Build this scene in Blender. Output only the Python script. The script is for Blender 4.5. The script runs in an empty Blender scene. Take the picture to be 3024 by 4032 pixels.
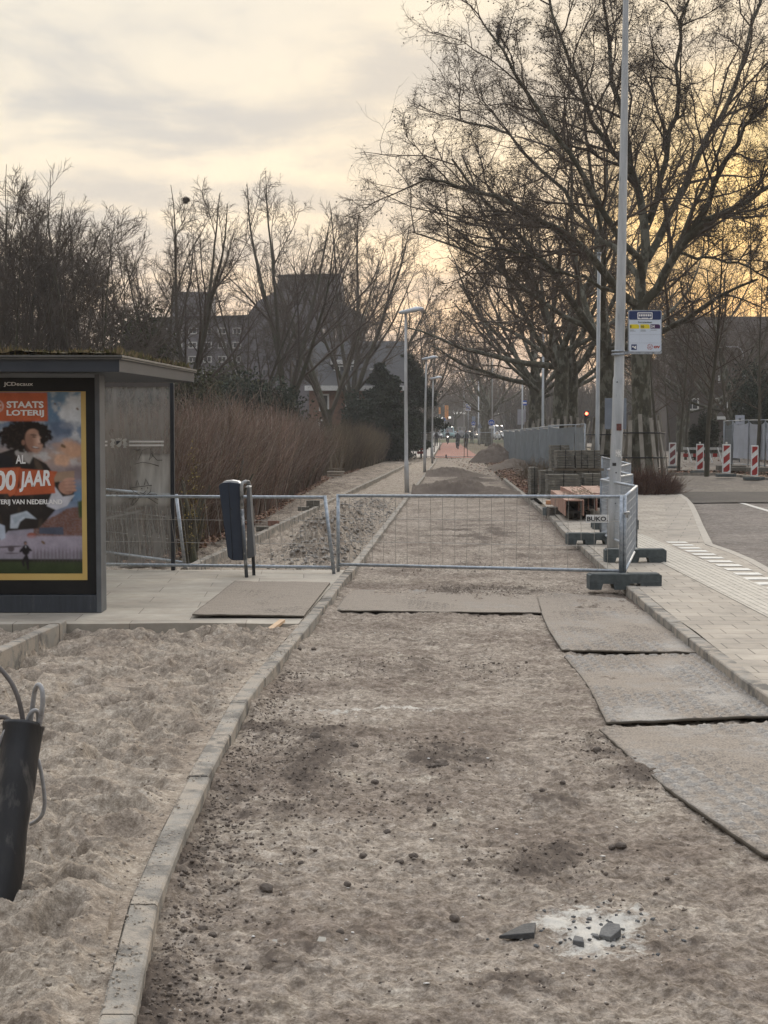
import bpy, bmesh, math, random
import numpy as np
R = math.radians
# ---------------------------------------------------------------- camera, sky, sun, exposure
sc = bpy.context.scene
COL = sc.collection
FPX = 6050.0; CXP, CYP = 1512.0, 2016.0        # focal length and centre of the photograph in its own pixels
CAMH = 1.7; PITCH = R(2.78)
cd = bpy.data.cameras.new('camera'); cam = bpy.data.objects.new('camera', cd); COL.objects.link(cam)
cd.sensor_fit = 'VERTICAL'; cd.sensor_height = 24.0; cd.lens = 24.0 * FPX / 4032.0
cd.clip_start = 0.05; cd.clip_end = 6000
cam.location = (0, 0, CAMH); cam.rotation_euler = (math.pi / 2 - PITCH, 0, 0)
sc.camera = cam
sc.view_settings.view_transform = 'Standard'; sc.view_settings.look = 'None'
sc.view_settings.exposure = 0.56; sc.view_settings.gamma = 1.0

SUN_AZ, SUN_EL = R(14.0), R(6.0)               # azimuth to the right of the view direction (+Y)
world = bpy.data.worlds.new("World"); sc.world = world; world.use_nodes = True
def build_world():
    nt = world.node_tree; N = nt.nodes; L = nt.links; N.clear()
    out = N.new('ShaderNodeOutputWorld'); bg = N.new('ShaderNodeBackground')
    L.new(bg.outputs[0], out.inputs[0]); bg.inputs[1].default_value = 0.1
    sky = N.new('ShaderNodeTexSky'); sky.sky_type = 'NISHITA'; sky.sun_disc = False
    sky.sun_elevation = SUN_EL; sky.sun_rotation = SUN_AZ
    sky.air_density = 1.4; sky.dust_density = 3.0
    tc = N.new('ShaderNodeTexCoord'); sep = N.new('ShaderNodeSeparateXYZ')
    nrm = N.new('ShaderNodeVectorMath'); nrm.operation = 'NORMALIZE'
    L.new(tc.outputs['Generated'], nrm.inputs[0]); L.new(nrm.outputs[0], sep.inputs[0])
    # overcast layer: colour by elevation
    ramp = N.new('ShaderNodeValToRGB'); cr = ramp.color_ramp
    els = [(0.0, (6.2, 4.3, 3.35)), (0.07, (7.1, 5.4, 4.0)), (0.13, (6.9, 6.0, 4.85)), (0.19, (6.05, 5.6, 4.9)), (0.30, (5.2, 5.05, 4.8)), (0.42, (9.6, 9.5, 9.4)), (0.6, (15.5, 15.4, 15.4)), (1.0, (18, 18, 18.3))]
    cr.elements[0].position = 0; cr.elements[0].color = (*[c / 20 for c in els[0][1]], 1)
    cr.elements[1].position = 1; cr.elements[1].color = (*[c / 20 for c in els[-1][1]], 1)
    for p, c in els[1:-1]:
        e = cr.elements.new(p); e.color = (*[v / 20 for v in c], 1)
    L.new(sep.outputs[2], ramp.inputs[0])
    # streaky cloud pattern, sheets of cloud at one height: direction / (z + k)
    ad = N.new('ShaderNodeMath'); ad.operation = 'ADD'; ad.inputs[1].default_value = 0.12
    mx = N.new('ShaderNodeMath'); mx.operation = 'MAXIMUM'; mx.inputs[1].default_value = 0.0
    L.new(sep.outputs[2], mx.inputs[0]); L.new(mx.outputs[0], ad.inputs[0])
    dx = N.new('ShaderNodeMath'); dx.operation = 'DIVIDE'; dy = N.new('ShaderNodeMath'); dy.operation = 'DIVIDE'
    L.new(sep.outputs[0], dx.inputs[0]); L.new(ad.outputs[0], dx.inputs[1])
    L.new(sep.outputs[1], dy.inputs[0]); L.new(ad.outputs[0], dy.inputs[1])
    cmb = N.new('ShaderNodeCombineXYZ'); L.new(dx.outputs[0], cmb.inputs[0]); L.new(dy.outputs[0], cmb.inputs[1])
    mp = N.new('ShaderNodeMapping'); mp.inputs['Scale'].default_value = (1.3, 1.25, 1); mp.inputs['Rotation'].default_value = (0, 0, R(12))
    mp.inputs['Location'].default_value = (3.1, 1.7, 0)
    L.new(cmb.outputs[0], mp.inputs[0])
    n1 = N.new('ShaderNodeTexNoise'); n1.inputs['Scale'].default_value = 1.6; n1.inputs['Detail'].default_value = 7; n1.inputs['Roughness'].default_value = 0.55; n1.inputs['Distortion'].default_value = 0.3
    L.new(mp.outputs[0], n1.inputs[0])
    mr = N.new('ShaderNodeMapRange'); mr.interpolation_type = 'SMOOTHSTEP'
    mr.inputs[1].default_value = 0.38; mr.inputs[2].default_value = 0.62; mr.inputs[3].default_value = 0.0; mr.inputs[4].default_value = 1.0
    L.new(n1.outputs[0], mr.inputs[0])
    cloud = N.new('ShaderNodeMix'); cloud.data_type = 'RGBA'; cloud.blend_type = 'MULTIPLY'; cloud.inputs[0].default_value = 1.0
    tint = N.new('ShaderNodeMix'); tint.data_type = 'RGBA'
    tint.inputs[6].default_value = (0.75, 0.79, 0.86, 1); tint.inputs[7].default_value = (1.17, 1.13, 1.04, 1)
    L.new(mr.outputs[0], tint.inputs[0])
    L.new(ramp.outputs[0], cloud.inputs[6]); L.new(tint.outputs[2], cloud.inputs[7])
    # warm glow round the low sun behind the cloud
    sd = (math.sin(SUN_AZ) * math.cos(SUN_EL), math.cos(SUN_AZ) * math.cos(SUN_EL), math.sin(SUN_EL))
    dot = N.new('ShaderNodeVectorMath'); dot.operation = 'DOT_PRODUCT'; dot.inputs[1].default_value = sd
    L.new(nrm.outputs[0], dot.inputs[0])
    def glow(lo, hi, col, src):
        m = N.new('ShaderNodeMapRange'); m.interpolation_type = 'SMOOTHERSTEP'; m.inputs[1].default_value = lo; m.inputs[2].default_value = hi
        L.new(dot.outputs['Value'], m.inputs[0])
        x = N.new('ShaderNodeMix'); x.data_type = 'RGBA'; x.blend_type = 'MULTIPLY'
        x.inputs[7].default_value = (*col, 1); L.new(m.outputs[0], x.inputs[0]); L.new(src, x.inputs[6])
        return x.outputs[2]
    c = glow(math.cos(R(22)), math.cos(R(3)), (1.12, 1.06, 0.95), cloud.outputs[2])
    c = glow(math.cos(R(9)), math.cos(R(1)), (1.20, 1.02, 0.58), c)
    # evening sky is dimmer and bluer on the side away from the sun
    bk = N.new('ShaderNodeMapRange'); bk.interpolation_type = 'SMOOTHSTEP'; bk.inputs[1].default_value = -.35; bk.inputs[2].default_value = .75
    L.new(sep.outputs[1], bk.inputs[0]); bm_ = N.new('ShaderNodeMix'); bm_.data_type = 'RGBA'; bm_.inputs[6].default_value = (.44, .47, .53, 1); bm_.inputs[7].default_value = (1, 1, 1, 1); L.new(bk.outputs[0], bm_.inputs[0])
    b2_ = N.new('ShaderNodeMix'); b2_.data_type = 'RGBA'; b2_.blend_type = 'MULTIPLY'; b2_.inputs[0].default_value = 1; L.new(c, b2_.inputs[6]); L.new(bm_.outputs[2], b2_.inputs[7]); c = b2_.outputs[2]
    sc10 = N.new('ShaderNodeVectorMath'); sc10.operation = 'SCALE'; sc10.inputs['Scale'].default_value = 20.5
    L.new(c, sc10.inputs[0])
    fin = N.new('ShaderNodeMix'); fin.data_type = 'RGBA'; fin.inputs[0].default_value = 0.06
    L.new(sc10.outputs[0], fin.inputs[6]); L.new(sky.outputs[0], fin.inputs[7])
    L.new(fin.outputs[2], bg.inputs[0])
build_world()
sl = bpy.data.lights.new('sun', 'SUN'); sl.energy = 1.5; sl.angle = R(30); sl.color = (1.0, 0.86, 0.68)
so = bpy.data.objects.new('sun', sl); COL.objects.link(so)
so.rotation_euler = (math.pi / 2 - SUN_EL - R(12), 0, -SUN_AZ + math.pi)   # light travels from the sun towards the camera
# ---------------------------------------------------------------- helpers: geometry of the photograph
def ray(px, py):
    a = (px - CXP) / FPX; c = -(py - CYP) / FPX
    return np.array([a, math.cos(PITCH) + c * math.sin(PITCH), -math.sin(PITCH) + c * math.cos(PITCH)])
def G(px, py, z=0.0):
    """point at height z that the photograph shows at pixel (px, py)"""
    d = ray(px, py); t = (z - CAMH) / d[2]
    return np.array([d[0] * t, d[1] * t, z])
def PY(px, py, Y):
    d = ray(px, py); t = Y / d[1]
    return np.array([d[0] * t, Y, CAMH + d[2] * t])
def X_at(px, Y): return PY(px, 1722, Y)[0]
def smooth(t): t = np.clip(t, 0, 1); return t * t * (3 - 2 * t)
def gz(X, Y):
    """height of the terrain"""
    zl = np.interp(Y, [0, 100, 160, 200, 290, 450], [0, 0, .5, .85, 1.45, 1.5])
    zr = np.interp(Y, [0, 28, 50, 66, 100, 200, 240, 290, 450], [-.05, -.05, .33, .36, .42, .9, 1.08, 1.45, 1.5])
    s = smooth((X - (3.6 + .045 * (Y - 25))) / 4.5)
    return zl * (1 - s) + zr * s
# ---------------------------------------------------------------- helpers: noise
def _grad(ix, iy, seed):
    h = (ix.astype(np.int64) * 374761393 + iy.astype(np.int64) * 668265263 + seed * 974634777) & 0xffffffff
    h = ((h ^ (h >> 13)) * 1274126177) & 0xffffffff
    h = h ^ (h >> 16)
    a = (h & 0xffff) / 65536.0 * 2 * np.pi
    return np.cos(a), np.sin(a)
def perlin(x, y, seed=0):
    x0 = np.floor(x); y0 = np.floor(y); fx = x - x0; fy = y - y0
    u = fx * fx * fx * (fx * (fx * 6 - 15) + 10); v = fy * fy * fy * (fy * (fy * 6 - 15) + 10)
    def dt(i, j):
        gx, gy = _grad(x0 + i, y0 + j, seed); return gx * (fx - i) + gy * (fy - j)
    a = dt(0, 0) * (1 - u) + dt(1, 0) * u; b = dt(0, 1) * (1 - u) + dt(1, 1) * u
    return (a * (1 - v) + b * v) * 1.5
def fbm(x, y, oct=4, seed=0, gain=.5, ridge=False):
    s = 0; a = 1; f = 1; n = 0
    for o in range(oct):
        p = perlin(x * f + 17.3 * o, y * f - 9.1 * o, seed + o)
        if ridge: p = 1 - 2 * np.abs(p)
        s = s + a * p; n += a; a *= gain; f *= 2.03
    return s / n
# ---------------------------------------------------------------- helpers: objects
def tag(o, label=None, cat=None, group=None, kind=None):
    if label: o['label'] = label
    if cat: o['category'] = cat
    if group: o['group'] = group
    if kind: o['kind'] = kind
    return o
def thing(name, label, cat, loc=(0, 0, 0), group=None, rz=0):
    o = bpy.data.objects.new(name, None); COL.objects.link(o)
    o.empty_display_size = .2; o.location = tuple(float(v) for v in loc); o.rotation_euler = (0, 0, rz)
    return tag(o, label, cat, group)
def npmesh(name, V, F, smooth_=False, attrs=None):
    """fast mesh from arrays; F is an (n,3) or (n,4) int array, or a list of such arrays"""
    if not isinstance(F, list): F = [F]
    F = [np.asarray(f, dtype=np.int32) for f in F if len(f)]
    me = bpy.data.meshes.new(name); V = np.asarray(V, dtype=np.float32)
    me.vertices.add(len(V)); me.vertices.foreach_set('co', V.ravel())
    nl = sum(f.size for f in F); npoly = sum(len(f) for f in F)
    me.loops.add(nl); me.polygons.add(npoly)
    me.loops.foreach_set('vertex_index', np.concatenate([f.ravel() for f in F]))
    tot = np.concatenate([np.full(len(f), f.shape[1], dtype=np.int32) for f in F])
    st = np.concatenate([[0], np.cumsum(tot)[:-1]]).astype(np.int32)
    me.polygons.foreach_set('loop_start', st); me.polygons.foreach_set('loop_total', tot)
    if smooth_: me.polygons.foreach_set('use_smooth', np.ones(npoly, dtype=bool))
    for k, a in (attrs or {}).items():
        a = np.asarray(a, dtype=np.float32)
        if a.ndim == 1:
            at = me.attributes.new(k, 'FLOAT', 'POINT'); at.data.foreach_set('value', a)
        else:
            at = me.attributes.new(k, 'FLOAT_COLOR', 'POINT')
            at.data.foreach_set('color', np.concatenate([a, np.ones((len(a), 1), np.float32)], 1).ravel())
    me.update(); me.validate()
    return me
def origin_of(o):
    v = np.zeros(3)
    while o is not None:
        v = v + np.array(o.location); o = o.parent
    return v
def link(name, me, mat=None, parent=None, origin='auto'):
    """mesh data in world coordinates -> one object under parent (or top level, its origin put at its base)"""
    o = bpy.data.objects.new(name, me); COL.objects.link(o)
    if mat is not None: me.materials.append(mat)
    if parent is not None:
        off = origin_of(parent); o.parent = parent
    elif origin == 'auto' and len(me.vertices):
        c = np.empty(len(me.vertices) * 3, np.float32); me.vertices.foreach_get('co', c); c = c.reshape(-1, 3)
        off = np.array([(c[:, 0].min() + c[:, 0].max()) / 2, (c[:, 1].min() + c[:, 1].max()) / 2, c[:, 2].min()]); o.location = tuple(float(v) for v in off)
    else: off = np.zeros(3)
    if np.abs(off).max() > 0:
        c = np.empty(len(me.vertices) * 3, np.float32); me.vertices.foreach_get('co', c)
        c = (c.reshape(-1, 3) - off).astype(np.float32); me.vertices.foreach_set('co', c.ravel()); me.update()
    return o
def copy_tree(o, parent=None):
    c = o.copy(); COL.objects.link(c)
    if parent is not None: c.parent = parent
    for ch in list(o.children): copy_tree(ch, c)
    return c
class MB:
    """collects shapes; build() links them as ONE mesh object"""
    def __init__(s): s.v = []; s.f = []; s.sm = []
    def add(s, V, F, smooth_=False):
        b = len(s.v); s.v += [tuple(map(float, p)) for p in V]
        s.f += [tuple(i + b for i in f) for f in F]; s.sm += [smooth_] * len(F); return s
    def box(s, c, size, rz=0, rx=0, ry=0):
        hx, hy, hz = [k / 2 for k in size]
        P = [(x, y, z) for x in (-hx, hx) for y in (-hy, hy) for z in (-hz, hz)]
        return s.add(xf(P, c, rz, rx, ry), [(0, 1, 3, 2), (4, 6, 7, 5), (0, 4, 5, 1), (2, 3, 7, 6), (0, 2, 6, 4), (1, 5, 7, 3)])
    def b2(s, a, b):
        a = np.array(a, float); b = np.array(b, float); return s.box((a + b) / 2, np.abs(b - a))
    def beam(s, a, b, w, h, up=(0, 0, 1)):
        a = np.array(a, float); b = np.array(b, float); d = b - a; d /= np.linalg.norm(d)
        u = np.array(up, float)
        if abs(d @ u) > .97: u = np.array([0, 1., 0])
        x = np.cross(d, u); x /= np.linalg.norm(x); y = np.cross(x, d)
        P = [p + x * sx * w / 2 + y * sy * h / 2 for p in (a, b) for sx in (-1, 1) for sy in (-1, 1)]
        return s.add(P, [(0, 1, 3, 2), (4, 6, 7, 5), (0, 4, 5, 1), (2, 3, 7, 6), (0, 2, 6, 4), (1, 5, 7, 3)])
    def tube(s, pts, r, n=8, caps=True, smooth_=True):
        pts = [np.array(p, float) for p in pts]; m = len(pts)
        rr = r if hasattr(r, '__len__') else [r] * m
        V = []; ref = None
        for i, p in enumerate(pts):
            t = pts[min(i + 1, m - 1)] - pts[max(i - 1, 0)]; t /= max(np.linalg.norm(t), 1e-9)
            if ref is None:
                ref = np.array([0, 0, 1.]) if abs(t[2]) < .9 else np.array([1., 0, 0])
            x = np.cross(t, ref); x /= max(np.linalg.norm(x), 1e-9); y = np.cross(t, x); ref = np.cross(x, t)
            for k in range(n):
                a = 2 * math.pi * k / n; V.append(p + rr[i] * (x * math.cos(a) + y * math.sin(a)))
        F = [(i * n + k, i * n + (k + 1) % n, (i + 1) * n + (k + 1) % n, (i + 1) * n + k) for i in range(m - 1) for k in range(n)]
        s.add(V, F, smooth_)
        if caps:
            b = len(s.v) - len(V); s.f += [tuple(b + k for k in range(n))[::-1], tuple(b + (m - 1) * n + k for k in range(n))]; s.sm += [False, False]
        return s
    def lathe(s, prof, c=(0, 0, 0), n=16, smooth_=True):
        V = [(c[0] + r * math.cos(2 * math.pi * k / n), c[1] + r * math.sin(2 * math.pi * k / n), c[2] + z) for r, z in prof for k in range(n)]
        m = len(prof)
        return s.add(V, [(i * n + k, i * n + (k + 1) % n, (i + 1) * n + (k + 1) % n, (i + 1) * n + k) for i in range(m - 1) for k in range(n)], smooth_)
    def prism(s, poly, z0, z1, M=None):
        """polygon in xy extruded z0..z1; M maps local points to world"""
        n = len(poly); V = [(p[0], p[1], z0) for p in poly] + [(p[0], p[1], z1) for p in poly]
        if M: V = [M(p) for p in V]
        return s.add(V, [tuple(range(n))[::-1], tuple(range(n, 2 * n))] + [(i, (i + 1) % n, n + (i + 1) % n, n + i) for i in range(n)])
    def quad(s, a, b, c, d): return s.add([a, b, c, d], [(0, 1, 2, 3)])
    def ico(s, c, r, sub=2, sq=(1, 1, 1), jit=0, seed=0, rz=0):
        bm = bmesh.new(); bmesh.ops.create_icosphere(bm, subdivisions=sub, radius=1)
        rnd = random.Random(seed); V = []
        for v in bm.verts:
            k = 1 + rnd.uniform(-jit, jit); V.append((v.co.x * k * r * sq[0], v.co.y * k * r * sq[1], v.co.z * k * r * sq[2]))
        F = [tuple(v.index for v in f.verts) for f in bm.faces]; bm.free()
        return s.add(xf(V, c, rz), F, jit < .05)
    def build(s, name, mat=None, parent=None, bevel=0, origin='auto'):
        me = bpy.data.meshes.new(name); me.from_pydata(s.v, [], s.f)
        me.polygons.foreach_set('use_smooth', s.sm); me.update()
        o = link(name, me, mat, parent, origin)
        if bevel:
            m = o.modifiers.new('bevel', 'BEVEL'); m.width = bevel; m.segments = 2; m.limit_method = 'ANGLE'; m.angle_limit = R(40)
        return o
def xf(P, c=(0, 0, 0), rz=0, rx=0, ry=0):
    P = np.array(P, float)
    if rx: k, j = math.cos(rx), math.sin(rx); P = P @ np.array([[1, 0, 0], [0, k, j], [0, -j, k]])
    if ry: k, j = math.cos(ry), math.sin(ry); P = P @ np.array([[k, 0, -j], [0, 1, 0], [j, 0, k]])
    if rz: k, j = math.cos(rz), math.sin(rz); P = P @ np.array([[k, j, 0], [-j, k, 0], [0, 0, 1]])
    return P + np.array(c, float)
def text_obj(name, s, mat, parent, loc, size, face='-y', sx=1.0, bold=0.0, shear=0.0, align='LEFT', depth=.0015, rz=0, tilt=0):
    """lettering facing -y (towards the camera); loc = baseline start"""
    cu = bpy.data.curves.new(name, 'FONT'); cu.body = s; cu.size = size; cu.extrude = depth; cu.offset = bold; cu.shear = shear
    cu.align_x = align; cu.resolution_u = 3
    t = bpy.data.objects.new(name, cu); COL.objects.link(t)
    dg = bpy.context.evaluated_depsgraph_get(); me = bpy.data.meshes.new_from_object(t.evaluated_get(dg))
    bpy.data.objects.remove(t); bpy.data.curves.remove(cu)
    c = np.empty(len(me.vertices) * 3, np.float32); me.vertices.foreach_get('co', c); c = c.reshape(-1, 3).astype(float)
    k, j = math.cos(tilt), math.sin(tilt)
    x = c[:, 0] * sx; y = c[:, 1]; x, y = x * k - y * j, x * j + y * k
    W = xf(np.stack([x, -c[:, 2], y], 1), loc, rz)
    me.vertices.foreach_set('co', W.astype(np.float32).ravel()); me.update(); me.materials.clear()
    return link(name, me, mat, parent)
# ---------------------------------------------------------------- helpers: materials
_M = {}
def mat(name, c1, c2=None, scale=8, rough=.7, metal=0, bump=0, bscale=None, detail=5, lo=.35, hi=.65, spec=.5, coat=0, rough2=None, attr=None, stretch=(1, 1, 1), c3=None, s3=1.5, f3=.5, emit=None):
    if name in _M: return _M[name]
    m = bpy.data.materials.new(name); m.use_nodes = True; nt = m.node_tree; N = nt.nodes; L = nt.links
    b = N['Principled BSDF']; b.inputs['Roughness'].default_value = rough; b.inputs['Metallic'].default_value = metal
    b.inputs['Specular IOR Level'].default_value = spec; b.inputs['Coat Weight'].default_value = coat
    tc = N.new('ShaderNodeTexCoord'); mp = N.new('ShaderNodeMapping'); mp.inputs['Scale'].default_value = stretch
    L.new(tc.outputs['Object'], mp.inputs[0]); vec = mp.outputs[0]
    if c2 is None: c2 = tuple(v * .8 for v in c1)
    n = N.new('ShaderNodeTexNoise'); n.inputs['Scale'].default_value = scale; n.inputs['Detail'].default_value = detail; n.inputs['Roughness'].default_value = .6
    L.new(vec, n.inputs[0])
    r = N.new('ShaderNodeMapRange'); r.inputs[1].default_value = lo; r.inputs[2].default_value = hi; L.new(n.outputs[0], r.inputs[0])
    x = N.new('ShaderNodeMix'); x.data_type = 'RGBA'; x.inputs[6].default_value = (*c1, 1); x.inputs[7].default_value = (*c2, 1)
    L.new(r.outputs[0], x.inputs[0]); col = x.outputs[2]
    if c3 is not None:
        n3 = N.new('ShaderNodeTexNoise'); n3.inputs['Scale'].default_value = s3; n3.inputs['Detail'].default_value = 6; n3.inputs['Roughness'].default_value = .65
        L.new(vec, n3.inputs[0]); r3 = N.new('ShaderNodeMapRange'); r3.inputs[1].default_value = f3; r3.inputs[2].default_value = f3 + .12; L.new(n3.outputs[0], r3.inputs[0])
        x3 = N.new('ShaderNodeMix'); x3.data_type = 'RGBA'; x3.inputs[7].default_value = (*c3, 1); L.new(r3.outputs[0], x3.inputs[0]); L.new(col, x3.inputs[6]); col = x3.outputs[2]
    if attr:
        a = N.new('ShaderNodeAttribute'); a.attribute_name = attr
        xa = N.new('ShaderNodeMix'); xa.data_type = 'RGBA'; xa.blend_type = 'MULTIPLY'; xa.inputs[0].default_value = 1
        L.new(col, xa.inputs[6]); L.new(a.outputs['Color'], xa.inputs[7]); col = xa.outputs[2]
    L.new(col, b.inputs['Base Color'])
    if rough2 is not None:
        rr = N.new('ShaderNodeMapRange'); rr.inputs[3].default_value = rough; rr.inputs[4].default_value = rough2; L.new(n.outputs[0], rr.inputs[0]); L.new(rr.outputs[0], b.inputs['Roughness'])
    if bump:
        nb = N.new('ShaderNodeTexNoise'); nb.inputs['Scale'].default_value = bscale or scale * 4; nb.inputs['Detail'].default_value = 4; L.new(vec, nb.inputs[0])
        bp = N.new('ShaderNodeBump'); bp.inputs['Strength'].default_value = bump; bp.inputs['Distance'].default_value = .01
        L.new(nb.outputs[0], bp.inputs['Height']); L.new(bp.outputs[0], b.inputs['Normal'])
    if emit:
        b.inputs['Emission Color'].default_value = (*emit[0], 1); b.inputs['Emission Strength'].default_value = emit[1]
    _M[name] = m; return m
def vcol(name, rough=.8, attr='Col', spec=.3, coat=0, bump=0, bscale=200):
    if name in _M: return _M[name]
    m = bpy.data.materials.new(name); m.use_nodes = True; N = m.node_tree.nodes; L = m.node_tree.links; b = N['Principled BSDF']
    a = N.new('ShaderNodeAttribute'); a.attribute_name = attr; L.new(a.outputs['Color'], b.inputs['Base Color'])
    b.inputs['Roughness'].default_value = rough; b.inputs['Specular IOR Level'].default_value = spec; b.inputs['Coat Weight'].default_value = coat
    _M[name] = m; return m
GALV = mat('galvanised steel', (.42, .45, .48), (.27, .30, .33), scale=30, rough=.42, metal=.65, rough2=.6, c3=(.22, .23, .24), s3=14, f3=.58)
PAINTW = mat('white paint', (.78, .78, .76), (.66, .66, .63), scale=9, rough=.5)
POLE = mat('pole grey', (.50, .52, .53), (.36, .38, .39), scale=3.5, rough=.45, metal=.25, stretch=(3, 3, .5), c3=(.25, .26, .26), s3=7, f3=.62)
DARK = mat('dark grey coating', (.022, .026, .033), (.032, .036, .042), scale=5, rough=.42, spec=.35)
BLACK = mat('black', (.006, .006, .007), (.011, .011, .011), rough=.45, spec=.25)
RUBBER = mat('grey rubber block', (.085, .10, .10), (.055, .065, .065), scale=12, rough=.85, bump=.4, c3=(.2, .18, .15), s3=9, f3=.6)
GLASS_D = mat('window glass', (.05, .055, .06), (.08, .085, .09), scale=2, rough=.06, spec=.9)
# ---------------------------------------------------------------- ground
def ground_mat(name, light, dark, soil, fine=60, patch=1.2, rough=.95, bump=.5, stretch=(1, 1, 1), pl=.42, ph=.6, pale=None, deep=(.56, .52, .48)):
    m = bpy.data.materials.new(name); m.use_nodes = True; nt = m.node_tree; N = nt.nodes; L = nt.links; b = N['Principled BSDF']
    b.inputs['Roughness'].default_value = rough; b.inputs['Specular IOR Level'].default_value = .25
    tc = N.new('ShaderNodeTexCoord'); mp = N.new('ShaderNodeMapping'); mp.inputs['Scale'].default_value = stretch; L.new(tc.outputs['Object'], mp.inputs[0])
    def noise(s, d=5, r=.6):
        n = N.new('ShaderNodeTexNoise'); n.inputs['Scale'].default_value = s; n.inputs['Detail'].default_value = d; n.inputs['Roughness'].default_value = r; L.new(mp.outputs[0], n.inputs[0]); return n.outputs[0]
    def rng(src, a, c, o0=0, o1=1):
        r = N.new('ShaderNodeMapRange'); r.inputs[1].default_value = a; r.inputs[2].default_value = c; r.inputs[3].default_value = o0; r.inputs[4].default_value = o1; L.new(src, r.inputs[0]); return r.outputs[0]
    def mix(f, a, c, mode='MIX'):
        x = N.new('ShaderNodeMix'); x.data_type = 'RGBA'; x.blend_type = mode
        for i, v in ((0, f), (6, a), (7, c)):
            if isinstance(v, tuple): x.inputs[i].default_value = (*v, 1)
            elif isinstance(v, (int, float)): x.inputs[i].default_value = v
            else: L.new(v, x.inputs[i])
        return x.outputs[2]
    c = mix(rng(noise(patch, 7, .65), pl, ph), light, dark)
    if pale is not None: c = mix(rng(noise(patch * 2.3, 5, .7), .56, .68), c, pale)
    c = mix(rng(noise(patch * 7, 6, .7), .50, .72, 0, .55), c, tuple(v * .62 for v in dark))
    c = mix(1.0, c, mix(rng(noise(fine, 3, .8), .3, .7), (.60, .58, .56), (1.30, 1.30, 1.30)), 'MULTIPLY')
    c = mix(1.0, c, mix(rng(noise(fine * .3, 4, .75), .36, .62), deep, (1.26, 1.26, 1.26)), 'MULTIPLY')
    c = mix(1.0, c, mix(rng(noise(fine * .11, 5, .75), .38, .60), (.72, .69, .66), (1.14, 1.13, 1.12)), 'MULTIPLY')
    at = N.new('ShaderNodeAttribute'); at.attribute_name = 'soil'
    sa = N.new('ShaderNodeMath'); sa.operation = 'ADD'; L.new(at.outputs['Fac'], sa.inputs[0]); L.new(rng(noise(14, 5, .75), .3, .7, -.35, .35), sa.inputs[1])
    c = mix(rng(sa.outputs[0], .3, .75), c, soil)
    ap = N.new('ShaderNodeAttribute'); ap.attribute_name = 'pale'
    sp = N.new('ShaderNodeMath'); sp.operation = 'ADD'; L.new(ap.outputs['Fac'], sp.inputs[0]); L.new(rng(noise(22, 6, .8), .3, .7, -.45, .45), sp.inputs[1])
    c = mix(rng(sp.outputs[0], .38, .80), c, (.56, .53, .47))
    L.new(c, b.inputs['Base Color'])
    bp = N.new('ShaderNodeBump'); bp.inputs['Strength'].default_value = bump; bp.inputs['Distance'].default_value = .012; L.new(noise(fine * .8, 6, .75), bp.inputs['Height']); L.new(bp.outputs[0], b.inputs['Normal'])
    return m
# left kerb of the dug-out path: its inner top edge, traced from the photograph and put on the ground
KL = [G(x, y, .10) for x, y in [(537, 4032), (582, 3700), (637, 3487), (735, 3244), (803, 3098), (860, 2981), (893, 2921.5), (942, 2829), (990.6, 2732), (1061, 2645), (1189, 2496), (1232, 2444), (1305, 2355), (1346, 2292), (1403, 2232.5)]]
KL = [(p[0], p[1]) for p in KL]
KL = [(KL[0][0] + .02, 3.0)] + KL
_x0, _y0 = KL[-1]
def _kl_far():
    p = G(1721.5, 1810, .10); return [(_x0 + (p[0] - _x0) * t, _y0 + (p[1] - _y0) * t) for t in (.12, .3, .6, 1.0)]
KL += _kl_far()
KLY = np.array([p[1] for p in KL]); KLX = np.array([p[0] for p in KL])
# smooth the traced kerb a little (it is laid in straight stones, but in one gentle line)
_yy = np.linspace(3, 118, 1200); _xx = np.interp(_yy, KLY, KLX)
_w = np.ones(9) / 9; _xs = np.convolve(np.pad(_xx, 4, 'edge'), _w, 'valid')
def kl(Y): return np.interp(Y, _yy, _xs)
KR = [G(x, y, .10)[:2] for x, y in [(3024, 2745), (2950, 2697), (2864, 2632), (2771, 2562), (2685, 2488), (2617, 2440), (2555, 2388), (2494, 2334.6), (2383, 2236), (2296, 2155.6), (2228, 2100), (2162, 2030), (2027, 1924)]]
KRY = np.array([3.0] + [p[1] for p in KR] + [120.]); KRX = np.array([KR[0][0] - .02 * (KR[0][1] - 3) - .05] + [p[0] for p in KR] + [KR[-1][0] + .047 * (120 - KR[-1][1])])
def kr(Y): return np.interp(Y, KRY, KRX)
def k2(Y): return -2.40 + .052 * (np.asarray(Y) - 19.4)      # the second, further kerb on the left
PLAT0, PLAT1 = 13.15, 18.55                                   # paved shelter platform, near and far edge
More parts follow.
